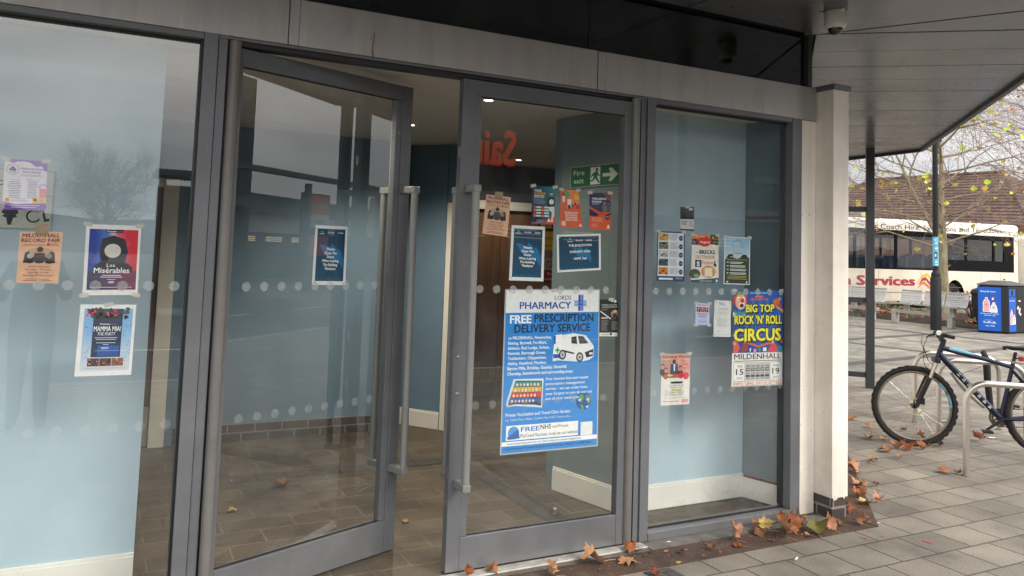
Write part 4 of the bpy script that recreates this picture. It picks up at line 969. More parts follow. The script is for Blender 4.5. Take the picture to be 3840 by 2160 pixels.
# acrobat top right
p.disc(.86, .12, .07, '#c8672f', 3, .035, 14, .15); p.disc(.93, .09, .03, '#d8926a', 4); p.poly([(.8, .14), (.95, .13), (.99, .2), (.9, .17), (.8, .19)], '#b8502f', 3); p.poly([(.84, .16), (1, .2), (1, .24), (.88, .19)], '#d9a882', 4)
p.rect(.32, .02, .68, .032, '#8fb4e0', 3); p.rect(.42, .055, .58, .072, '#e0703f', 3); p.text('THE GREATEST SHOW', .5, .105, .025, '#e0703f', .36, bold=.02)
def slab_text(t_, x, y, h, w):
    for dx, dy, c, b, l in ((.02, .012, '#14161c', .06, 4), (0, 0, '#26262c', .085, 5), (0, 0, '#f2ea2e', .035, 6)):
        p.text(t_, x+dx, y+dy, h, c, w, bold=b, lay=l)
slab_text('BIG TOP', .53, .225, .078, .56); slab_text("ROCK 'N' ROLL", .5, .35, .088, .94); slab_text('CIRCUS', .49, .525, .125, .92)
p.poly([(0, .57), (.12, .53), (.3, .56), (.5, .6), (.7, .57), (.88, .53), (1, .56), (1, .53), (.88, .51), (.7, .545), (.5, .578), (.3, .535), (.12, .505), (0, .53)], '#c8603f', 3)
p.poly([(.02, .57), (.1, .54), (.14, .6), (.1, .652), (.02, .652)], '#d8523a', 4); p.disc(.04, .555, .025, '#d8a07a', 5); p.poly([(.2, .55), (.28, .54), (.3, .62), (.2, .652), (.16, .63)], '#8f2f2a', 4); p.disc(.24, .535, .025, '#b8705a', 5); p.poly([(.75, .56), (.85, .56), (.92, .652), (.68, .652)], '#cf3040', 4); p.disc(.79, .545, .028, '#d8a07a', 5); p.poly([(.9, .57), (1, .6), (1, .652), (.9, .652)], '#1f8fae', 4)
p.text('f', .345, .64, .035, '#f0f2f4', .03, bold=.03); p.rect(.405, .61, .465, .645, '#d84a7a', 4); p.ring(.435, .628, .02, .006, '#f4e4ea', 6); p.disc(.53, .625, .03, '#1f8a6a', 4); p.rect(.595, .6, .665, .64, '#e6e5e0', 4)
p.text('MILDENHALL', .5, .718, .056, '#1a1a1c', .92, bold=.012); p.rect(.04, .732, .96, .742, '#77777a', 2)
for x, a, b in ((.15, 'WED', '15'), (.86, 'SUN', '19')):
    p.text(a, x, .8, .02, '#3a3a3c', .1); p.text(b, x, .878, .062, '#1a1a1c', .14, bold=.01); p.text('OCT', x, .925, .022, '#3a3a3c', .11)
for x in (.03, .965): p.rect(x, .755, x+.004, .945, '#8a8a8c', 2)
for x in (.245, .74): p.rect(x, .755, x+.005, .945, '#3a3a3c', 2)
p.rect(.03, .752, .97, .756, '#6a6a6c', 2); p.rect(.03, .944, .97, .948, '#6a6a6c', 2)
p.rect(.26, .76, .735, .935, '#b9b9b6', 2)
for i, (d_, a) in enumerate((('WED', '7PM'), ('THUR', '7PM'), ('FRI', '5PM'), ('SAT', '2PM'), ('SUN', '2PM'))):
    x = .305+i*.095; p.text(d_, x, .8, .02, '#1d1d1f', .07, bold=.015); p.rect(x-.04, .808, x+.04, .843, '#222224', 3); p.text(a, x, .836, .02, '#dededc', .06, lay=5, bold=.01); p.text('SHOW', x, .872, .016, '#2a2a2c', .07); p.rect(x-.04, .88, x+.04, .905, '#2a2a2c', 3); p.text('ONLY', x, .928, .016, '#2a2a2c', .07)
p.text('INFO LINE: 07719 877422', .5, .983, .028, '#e07f28', .95, bold=.014); p.rect(.04, .99, .96, .995, '#6a6a6c', 3); p.build()

# signs inside
def fx(x): return Vector((2.975, 1.09, 0)).lerp(Vector((3.118, .475, 0)), x)
d_ = (fx(1)-fx(0)).normalized(); nrm = Vector((d_.y, -d_.x, 0))
a, b = fx(.16)+nrm*.012, fx(.94)+nrm*.012
p = Poster('fire_exit_sign', 'green fire exit sign with running man on the teal wall behind the closed door', 'sign', [(a.x, a.y, 2.312), (b.x, b.y, 2.320), (b.x, b.y, 2.168), (a.x, a.y, 2.160)], nrm, seed=61)
gn = '#1a6540'
p.rect(0, 0, 1, 1, '#97a89b', 0); p.rect(.015, .04, .985, .96, gn, 1)
p.text('Fire', .18, .42, .24, '#dfe6dc', .22); p.text('exit', .18, .8, .24, '#dfe6dc', .2)
p.rect(.41, .1, .6, .9, '#dfe6dc', 2); p.disc(.535, .22, .026, gn, 3); p.poly([(.5, .32), (.55, .3), (.57, .45), (.6, .5), (.585, .54), (.545, .48), (.54, .56), (.57, .7), (.6, .84), (.57, .85), (.53, .7), (.5, .62), (.47, .74), (.41, .76), (.41, .7), (.45, .68), (.48, .5), (.45, .5), (.43, .58), (.415, .55), (.44, .42)], gn, 3)
p.poly([(.65, .42), (.8, .42), (.76, .2), (.82, .2), (.94, .5), (.82, .8), (.76, .8), (.8, .58), (.65, .58)], '#dfe6dc', 3)
o = p.build(); o2 = MB()
p = Poster('toilet_sign', 'grey toilet sign with woman and wheelchair symbols on the blue wall at the left', 'sign', [(-.56, .462, 2.0), (-.219, .462, 2.0), (-.219, .462, 1.722), (-.56, .462, 1.722)], OUT, seed=62)
p.rect(0, 0, 1, 1, '#c3c8bd', 0); p.border(.012, '#a4aaa2', 1); p.rect(.02, .42, .98, .428, '#8d938e', 2)
p.text('Public', .36, .28, .13, '#23262a', .5, align='C')
x = .5; p.disc(x, .49, .035, '#22252a', 3); p.poly([(x-.05, .54), (x+.05, .54), (x+.1, .74), (x+.065, .76), (x+.09, .8), (x+.04, .82), (x+.02, .94), (x-.02, .94), (x-.04, .82), (x-.09, .8), (x-.065, .76), (x-.1, .74)], '#22252a', 3)
p.ring(.78, .78, .09, .022, '#22252a', 3, 22, .4, 5.0); p.poly([(.79, .55), (.82, .55), (.83, .66), (.9, .66), (.93, .82), (.97, .81), (.98, .85), (.91, .87), (.88, .71), (.8, .71)], '#22252a', 3); p.disc(.8, .51, .03, '#22252a', 3); p.rect(.83, .6, .92, .63, '#22252a', 3); p.build()
p = Poster('caution_sign', 'yellow caution triangle sign on the wooden doors behind the closed door', 'sign', [(4.585, 4.338, 2.26), (4.83, 4.338, 2.26), (4.83, 4.338, 1.71), (4.585, 4.338, 1.71)], OUT, seed=63)
ye = '#b8962a'
p.rect(0, 0, 1, 1, '#8d7322', 0); p.rect(.02, .01, .98, .58, '#6d4a26', 1); p.poly([(.5, .03), (.98, .56), (.02, .56)], '#1f1c14', 2); p.poly([(.5, .12), (.88, .52), (.12, .52)], ye, 3); p.rect(.46, .26, .54, .42, '#1f1c14', 4); p.disc(.5, .47, .045, '#1f1c14', 4)
p.rect(.02, .6, .98, .99, ye, 2); p.text('Caution', .5, .76, .07, '#1f1c14', .8); p.text('opens', .5, .92, .07, '#1f1c14', .64); p.build()
p = Poster('no_smoking_sign', 'small red no smoking sign on the wooden doors behind the closed door', 'sign', [(4.69, 4.337, 1.62), (4.84, 4.337, 1.62), (4.84, 4.337, 1.33), (4.69, 4.337, 1.33)], OUT, seed=64)
p.rect(0, 0, 1, 1, '#8a8480', 0); p.rect(0, .48, 1, 1, '#7a1a24', 1); p.ring(.5, .25, .3, .07, '#8a1a24', 2); p.poly([(.28, .12), (.33, .1), (.74, .38), (.69, .4)], '#8a1a24', 3); p.text('No', .5, .68, .1, '#d8c8c4', .34); p.text('smoking', .5, .9, .1, '#d8c8c4', .8); p.build()

# ------------------------------------------------------------------ cycle stands and bicycle
ST = M['steel']
AZ = radians(-44)
def stand(loc, label, az=AZ, L=.76):
    r = empty('bike_stand', (*loc, 0), az); tag(r, label, 'bike stand', 'steel bike stands beside the pillar')
    R = .16; pts = [(0, 0, .002), (0, 0, .75-R)]
    pts += [(R-R*cos(a), 0, .75-R+R*sin(a)) for a in [pi/2*k/8 for k in range(1, 9)]]
    pts += [(L-R, 0, .75)]+[(L-R+R*sin(a), 0, .75-R+R*cos(a)) for a in [pi/2*k/8 for k in range(1, 9)]]+[(L, 0, .002)]
    mb = MB(); mb.tube(pts, .0245, ST, 18); mb.build('hoop', r)
    mb = MB()
    for x in (0, L): mb.lathe([(.0255, .0), (.038, .001), (.037, .006), (.0255, .008)], (x, 0, 0), simple('ground_collar', (.16, .15, .13), .8, 0, .3, 20), 16)
    mb.build('ground_collar', r)
    return r
stand((6.345, .217), 'nearest bent steel bike stand, in front of the bicycle')
stand((7.555, 1.285), 'middle bent steel bike stand, just behind the bicycle front wheel')
stand((7.90, 1.80), 'farthest bent steel bike stand, with the black lock on it', L=.80)

NAVY = simple('navy_frame_paint', (.009, .013, .038), .3, .1, .1, 8, .4)
SKY = simple('sky_blue_paint', (.12, .34, .45), .3, 0, .08, 8)
GREYP = simple('grey_decal', (.42, .42, .42), .4)
BLK = M['black']
def bicycle():
    b = empty('bicycle', (6.882, 1.073, 0), AZ); tag(b, 'dark navy mountain bike with pale blue flashes leaning on the steel stands', 'bicycle')
    RW = .370
    def wheel(u, front):
        w = empty('wheel', (u, 0, RW), 0, b)
        mb = MB(); n = 72; prof = []
        # knobbly tyre: ring with tread blocks
        ring = [(RW-.05*.5+.024*cos(a), .027*sin(a)) for a in [2*pi*k/12 for k in range(12)]]
        vs = []
        for i in range(n):
            th = 2*pi*i/n
            for k, (rr, yy) in enumerate(ring):
                bump = .002 if (i % 2 == 0 and rr > RW-.014) else 0
                vs.append(((rr+bump)*cos(th), yy, (rr+bump)*sin(th)))
        fs = [(i*12+k, i*12+(k+1) % 12, ((i+1) % n)*12+(k+1) % 12, ((i+1) % n)*12+k) for i in range(n) for k in range(12)]
        mb.add(vs, fs, M['rubber'], False)
        rnd = random.Random(3 if front else 4)
        for i in range(n):
            th = 2*pi*(i+.5*(i % 2))/n
            for yy in (-.02, -.007, .007, .02):
                if rnd.random() < .12: continue
                c = Vector(((RW-.003)*cos(th), yy, (RW-.003)*sin(th))); tx = Vector((-sin(th), 0, cos(th)))*.0095; ty = Vector((0, .0045, 0)); tr_ = Vector((cos(th), 0, sin(th)))*.003
                a = [c-tx-ty-tr_, c+tx-ty-tr_, c+tx+ty-tr_, c-tx+ty-tr_]; q = [p+tr_*2 for p in a]
                mb.add(a+q, [(4, 5, 6, 7), (0, 1, 5, 4), (1, 2, 6, 5), (2, 3, 7, 6), (3, 0, 4, 7)], M['rubber'])
        mb.build('tyre', w)
        mb = MB(); rim = simple('dusty_alloy_rim', (.20, .17, .14), .45, .5, .2, 20)
        mb.tube([((RW-.058)*cos(2*pi*i/64), 0, (RW-.058)*sin(2*pi*i/64)) for i in range(64)], .0125, rim, 8, closed=True)
        # blue rim stickers
        for a0, a1 in ((.02, .42), (.55, .8)):
            for yy in (-.0132, .0132):
                vs = []; m_ = 16
                for i in range(m_+1):
                    th = a0+(a1-a0)*i/m_; vs += [((RW-.067)*cos(th), yy, (RW-.067)*sin(th)), ((RW-.049)*cos(th), yy, (RW-.049)*sin(th))]
                mb.add(vs, [(2*i, 2*i+1, 2*i+3, 2*i+2) for i in range(m_)], SKY)
        mb.build('rim', w)
        mb = MB()
        for k in range(32):
            a = 2*pi*k/32; s_ = 1 if k % 2 else -1; off = .5*(1 if (k//2) % 2 else -1)
            mb.tube([(.022*cos(a+off), s_*.024, .022*sin(a+off)), ((RW-.068)*cos(a), 0, (RW-.068)*sin(a))], .0011, M['steel'], 4, False)
        mb.build('spokes', w)
        mb = MB(); mb.lathe([(0, -.05), (.009, -.05), (.011, -.03), (.026, -.028), (.026, -.022), (.014, -.02), (.014, .02), (.026, .022), (.026, .028), (.011, .03), (.009, .05), (0, .05)], (0, 0, 0), BLK, 18, 'y'); mb.build('hub', w)
        mb = MB(); gold = simple('disc_steel', (.50, .46, .36), .35, .8)
        rr = []
        for k in range(48):
            a = 2*pi*k/48; o_ = .082+.004*(k % 4 == 0); i_ = .066-.004*(k % 4 == 2); rr.append((a, i_, o_))
        vs = [(r_*cos(a), -.036, r_*sin(a)) for a, i_, o_ in rr for r_ in (i_, o_)]
        mb.add(vs, [(2*k, 2*k+1, (2*k+3) % 96, (2*k+2) % 96) for k in range(48)], gold)
        for k in range(6):
            a = pi/3*k; mb.tube([(.02*cos(a), -.036, .02*sin(a)), (.068*cos(a+.5), -.036, .068*sin(a+.5))], .0035, gold, 5)
        mb.build('brake_disc', w)
        return w
    wheel(0, True)
    w2 = wheel(1.115, False)
    T = lambda mb, pts, r, m, n=14: mb.tube(pts, r, m, n)
    # frame
    mb = MB()
    T(mb, [(.250, 0, .965), (.203, 0, .825)], .0245, NAVY)                        # head tube
    T(mb, [(.245, 0, .925), (.32, 0, .905), (.62, 0, .838), (.815, 0, .785)], [.024, .024, .02, .018], NAVY)
    T(mb, [(.220, 0, .868), (.30, 0, .775), (.715, 0, .318)], [.03, .03, .026], NAVY)
    T(mb, [(.715, 0, .315), (.770, 0, .56), (.829, 0, .835)], [.02, .019, .018], NAVY)
    T(mb, [(.715, -.04, .315), (.715, .04, .315)], .026, NAVY)
    for s in (-1, 1):
        T(mb, [(.73, .02*s, .315), (.85, .05*s, .325), (1.115, .066*s, .372)], [.014, .013, .010], NAVY, 10)
        T(mb, [(.815, .018*s, .765), (.95, .05*s, .605), (1.115, .066*s, .375)], [.012, .011, .009], NAVY, 10)
    fr = mb.build('frame', b)
    mb = MB()
    T(mb, [(.30, -.0035, .915), (.36, -.0035, .9075), (.50, -.003, .876)], [.0215, .0225, .016], SKY); mb.build('frame_flash', fr)
    mb = MB()
    for i in range(7):
        t0 = .16+i*.1; a = Vector((.30, -.0286, .775)).lerp(Vector((.715, -.0262, .318)), t0); d = Vector((.415, 0, -.457)).normalized(); u = Vector((.457, 0, .415)).normalized()
        mb.quad(a-u*.013, a+d*.032-u*.013, a+d*.026+u*.012, a+d*.006+u*.012, GREYP)
    mb.build('frame_lettering', fr)
    mb = MB()
    d = Vector((.415, 0, -.457)).normalized(); dn = Vector((-.457, 0, -.415)).normalized()
    p0 = Vector((.33, 0, .74)); vs = []
    for i in range(11):
        t0 = i/10; c = p0+d*(.02+.40*t0)+dn*(.052+.018*sin(pi*t0)); wv = .033+.014*sin(pi*min(1, t0*1.6))
        for j in range(5): s_ = (j-2)/2; vs.append(c+Vector((0, wv*s_, 0))-dn*.02*s_*s_)
    mb.add(vs, [(i*5+j, i*5+j+1, (i+1)*5+j+1, (i+1)*5+j) for i in range(10) for j in range(4)], simple('grey_mudguard', (.30, .29, .26), .6), True); mb.build('mudguard', b)
    # fork
    mb = MB()
    for s in (-1, 1):
        T(mb, [(.186, .066*s, .80), (.108, .066*s, .60)], .016, M['steel'], 14)
        T(mb, [(.125, .066*s, .645), (.10, .066*s, .585), (.012, .066*s, .372)], [.021, .022, .017], BLK, 14)
    mb.box(.165, .215, -.09, .09, .785, .83, BLK)
    T(mb, [(.150, -.066, .655), (.11, -.03, .72), (.11, .03, .72), (.150, .066, .655)], .014, BLK, 10)
    mb.build('fork', b, bevel=.006)
    # cockpit
    mb = MB(); T(mb, [(.252, 0, .962), (.262, 0, 1.005)], .02, BLK); T(mb, [(.258, 0, .995), (.205, 0, 1.035)], .019, BLK)
    hb = [(.262, -.34, 1.045), (.245, -.2, 1.045), (.215, -.1, 1.04), (.205, 0, 1.038), (.215, .1, 1.04), (.245, .2, 1.045), (.262, .34, 1.045)]
    T(mb, hb, .0145, BLK, 12); h = mb.build('handlebar', b)
    for s in (-1, 1):
        mb = MB(); pts = [(.246+.016*k, s*(.215+.13*k), 1.045) for k in (0, .3, .6, 1)]; T(mb, pts, [.0165, .018, .0165, .018], M['rubber'], 14); mb.build('grip', h)
        mb = MB(); T(mb, [(.235, s*.17, 1.045), (.205, s*.175, 1.03), (.175, s*.2, 1.02), (.17, s*.29, 1.0)], [.012, .011, .008, .007], BLK, 8)
        mb.box(.205, .25, min(s*.15, s*.19), max(s*.15, s*.19), 1.03, 1.066, BLK); mb.build('brake_lever', h, bevel=.004)
    mb = MB(); mb.lathe([(0, -.012), (.02, -.012), (.024, 0), (.02, .012), (0, .012)], (.185, -.15, 1.068), M['white'], 14, 'y'); mb.build('front_lamp', h)
    mb = MB()
    for s, o_ in ((-1, 0), (1, .03)):
        T(mb, [(.205, .17*s, 1.03), (.10, .12*s, 1.03), (.075, .05*s, .93+o_), (.12, -.02, .80), (.16, -.03, .76)], .0028, BLK, 6)
    T(mb, [(.075, -.05, .93), (.072, -.06, .80), (.115, -.082, .62), (.05, -.085, .43)], .0028, BLK, 6); T(mb, [(.23, -.03, .84), (.40, -.035, .70), (.62, -.02, .80)], .0022, BLK, 6); mb.build('cables', b)
    mb = MB(); mb.box(.045, .082, -.075, -.035, .395, .455, BLK); mb.build('brake_caliper', b, bevel=.006)
    # saddle
    mb = MB(); T(mb, [(.829, 0, .835), (.848, 0, .925)], .0145, BLK); mb.build('seat_post', b)
    mb = MB(); T(mb, [(.826, 0, .823), (.83, 0, .842)], .0215, simple('gold_clamp', (.35, .25, .08), .4, .6)); mb.build('seat_clamp', b)
    mb = MB(); prof = [(.745, .018, .962), (.78, .022, .968), (.84, .03, .966), (.92, .055, .966), (.98, .072, .974), (1.02, .066, .98), (1.035, .03, .978)]
    vs = []
    for u, w, z_ in prof:
        for k in range(12):
            a = 2*pi*k/12; vs.append((u, w*cos(a), z_+(.012 if sin(a) > 0 else .026)*sin(a)))
    mb.add(vs, [(i*12+k, i*12+(k+1) % 12, (i+1)*12+(k+1) % 12, (i+1)*12+k) for i in range(len(prof)-1) for k in range(12)]+[tuple(range(12)), tuple(range(72, 84))], BLK, True); sd = mb.build('saddle', b)
    mb = MB()
    for s in (-1, 1): T(mb, [(.77, .012*s, .95), (.82, .018*s, .928), (.89, .018*s, .928), (.97, .03*s, .955)], .0035, M['steel'], 6)
    mb.build('saddle_rails', sd)
    mb = MB(); mb.box(.875, .91, -.018, .018, .845, .885, simple('red_reflector', (.35, .02, .015), .2)); T(mb, [(.845, 0, .868), (.88, 0, .868)], .007, BLK, 8); mb.build('rear_lamp', b, bevel=.005)
    # chainset
    c = empty('crankset', (.715, 0, .315), 0, b)
    mb = MB(); ring = simple('worn_chainring', (.16, .13, .09), .45, .7)
    for r_, y_ in ((.082, .05), (.062, .043)):
        n = 40; vs = []
        for k in range(n): a = 2*pi*k/n; o_ = r_+(.003 if k % 2 else -.003); vs += [((r_-.02)*cos(a), y_, (r_-.02)*sin(a)), (o_*cos(a), y_, o_*sin(a))]
        mb.add(vs, [(2*k, 2*k+1, (2*k+3) % (2*n), (2*k+2) % (2*n)) for k in range(n)], ring)
    for k in range(5): a = 2*pi*k/5; T(mb, [(0, .05, 0), (.066*cos(a), .05, .066*sin(a))], .007, BLK, 6)
    mb.build('chainring', c)
    mb = MB(); T(mb, [(0, -.06, 0), (-.135, -.068, -.105)], [.015, .010], BLK, 10); T(mb, [(0, .062, 0), (.135, .068, .105)], [.015, .010], BLK, 10); mb.build('crank_arm', c)
    for s in (-1, 1):
        mb = MB(); x, z_ = s*.138, s*.107; y0 = s*.075
        mb.box(x-.042, x+.042, min(y0, y0+s*.09), max(y0, y0+s*.09), z_-.011, z_+.011, BLK); mb.box(x-.05, x-.043, min(y0+s*.01, y0+s*.08), max(y0+s*.01, y0+s*.08), z_-.008, z_+.008, M['steel']); mb.build('pedal', c, bevel=.004)
    mb = MB()
    T(mb, [(.715, .05, .395), (.95, .05, .41), (1.115, .05, .40)], .004, BLK, 6); T(mb, [(.715, .05, .235), (.95, .05, .25), (1.10, .05, .25), (1.13, .05, .30)], .004, BLK, 6); mb.build('chain', b)
    mb = MB(); mb.lathe([(0, .03), (.058, .032), (.058, .036), (.045, .037), (.045, .044), (.03, .046), (0, .048)], (1.115, 0, .37), ring, 26, 'y'); mb.build('cassette', b)
    mb = MB(); T(mb, [(1.115, .06, .34), (1.12, .062, .27), (1.10, .06, .215)], .012, BLK, 8); mb.build('rear_derailleur', b)
    b.rotation_euler.x = radians(-1.2)
    return b
bicycle()
# padded lock hanging on the farthest stand
r = MB(); ca, sa = cos(AZ), sin(AZ)
def on_far(u, w, z_): return (7.90+ca*u-sa*w, 1.80+sa*u+ca*w, z_)
r.tube([on_far(.665, -.028, .755), on_far(.675, -.05, .70), on_far(.68, -.055, .50), on_far(.70, -.05, .30), on_far(.72, -.04, .18)], [.032, .036, .034, .031, .024], simple('black_padded_fabric', (.012, .013, .012), .9), 12)
r.tube([on_far(.665, -.03, .75), on_far(.66, 0, .785), on_far(.655, .03, .75)], .028, simple('black_padded_fabric', (.012, .013, .012), .9), 10)
tag(r.build('bike_lock'), 'black padded lock hanging over the farthest bike stand behind the frame', 'bike lock')

# ------------------------------------------------------------------ fallen leaves
def leaf_mat(name, a, b):
    t = NT(name); v = t.coord('Object'); f = t.noise(v, 18, 4, .6)
    geo = t.n('ShaderNodeNewGeometry'); c = t.ramp(f, [(.3, srgb(a)), (.7, srgb(b))])
    c = t.mix(t.math('MULTIPLY', geo.outputs['Backfacing'], .45), c, srgb('#caa080'))
    return t.pbr(c, .65, 0, .3, t.noise(v, 70, 2), .3, .002)
LM = {'orange': leaf_mat('orange_leaf', '#7d4a2a', '#a3683f'), 'tan': leaf_mat('tan_leaf', '#8d6647', '#ad8260'), 'brown': leaf_mat('brown_leaf', '#5a3823', '#7f5538'), 'pink': leaf_mat('pinkish_leaf', '#9c6c4f', '#b6876a'),
      'olive': leaf_mat('olive_leaf', '#565226', '#726b34'), 'yellow': leaf_mat('yellow_leaf', '#a08a4c', '#b8a068'), 'rust': leaf_mat('rust_leaf', '#6d371d', '#8f5230'), 'red': leaf_mat('red_leaf', '#6d2a20', '#8f3a2a'), 'dark': leaf_mat('dark_leaf', '#2e2019', '#4a3524')}
LOBE = [(0, -.42), (.10, -.30), (.30, -.36), (.34, -.22), (.55, -.16), (.44, -.02), (.62, .16), (.42, .18), (.38, .32), (.22, .24), (.16, .42), (.06, .46), (0, .66)]
OUTL = LOBE+[(-x, y) for x, y in LOBE[-2:0:-1]]
def leaf(x, y, col, size, label, mode='flat', rz=None, seed=0, z0=.004):
    rnd = random.Random(seed*7+1)
    rz = rnd.uniform(0, 6.28) if rz is None else rz
    mb = MB(); n = len(OUTL); rings = (.0, .35, .7, 1.)
    asp = rnd.uniform(.72, 1.05); o = [(px*asp*rnd.uniform(.78, 1.18), py*rnd.uniform(.82, 1.16)) for px, py in OUTL]
    vs = []; k1, k2 = rnd.uniform(.3, .9), rnd.uniform(.2, .8); ph = rnd.uniform(0, 6)
    cup = rnd.choice((1, 1, -1)) if mode == 'flat' else 1
    def place(px, py):
        r2 = px*px+py*py
        h = cup*(k1*px*px+k2*py*py)+.12*sin(px*9+ph)*(abs(py)+.25)+.08*sin(py*11+ph*2)
        if mode == 'tent': h = .42-abs(px)*1.0+.08*sin(py*7+ph)
        if mode == 'curl': h = .9*px*px+.15*sin(py*8+ph)+.55*max(0, py)**2
        return Vector((px, py, h))
    fold = rnd.uniform(.2, .75)
    place0 = place
    place = lambda px, py: place0(px, py)+Vector((0, 0, fold*abs(px)*(1 if mode in ('stand', 'lean', 'curl') else .4)))
    vs.append(place(0, 0))
    for r_ in rings[1:]: vs += [place(px*r_, py*r_) for px, py in o]
    fs = [(0, 1+k, 1+(k+1) % n) for k in range(n)]
    for q in range(2): fs += [(1+q*n+k, 1+(q+1)*n+k, 1+(q+1)*n+(k+1) % n, 1+q*n+(k+1) % n) for k in range(n)]
    if mode == 'stand':   # on edge, leaning back
        R = Matrix.Rotation(radians(rnd.uniform(62, 80)), 4, 'X') @ Matrix.Rotation(rnd.uniform(-.5, .5), 4, 'Y')
        vs = [R @ v for v in vs]
    if mode == 'lean':
        R = Matrix.Rotation(radians(rnd.uniform(25, 40)), 4, 'X'); vs = [R @ v for v in vs]
    Rz_ = Matrix.Rotation(rz, 4, 'Z'); vs = [Rz_ @ v*size for v in vs]
    m_ = min(v.z for v in vs); vs = [Vector((v.x, v.y, v.z-m_)) for v in vs]
    mb.add(vs, fs, LM[col], True)
    # stalk
    b0 = vs[1+2*n+0]; d = (Rz_ @ Vector((.1, -1, 0)))*size*.5
    mb.tube([b0, b0+d*.5+Vector((0, 0, .004)), b0+d+Vector((0, 0, .001))], size*.012, LM[col], 5)
    ob = mb.build('fallen_leaf', loc=(x, y, z0), sharp=60)
    tag(ob, label, 'leaf', 'fallen leaves around the bus station')
    return ob
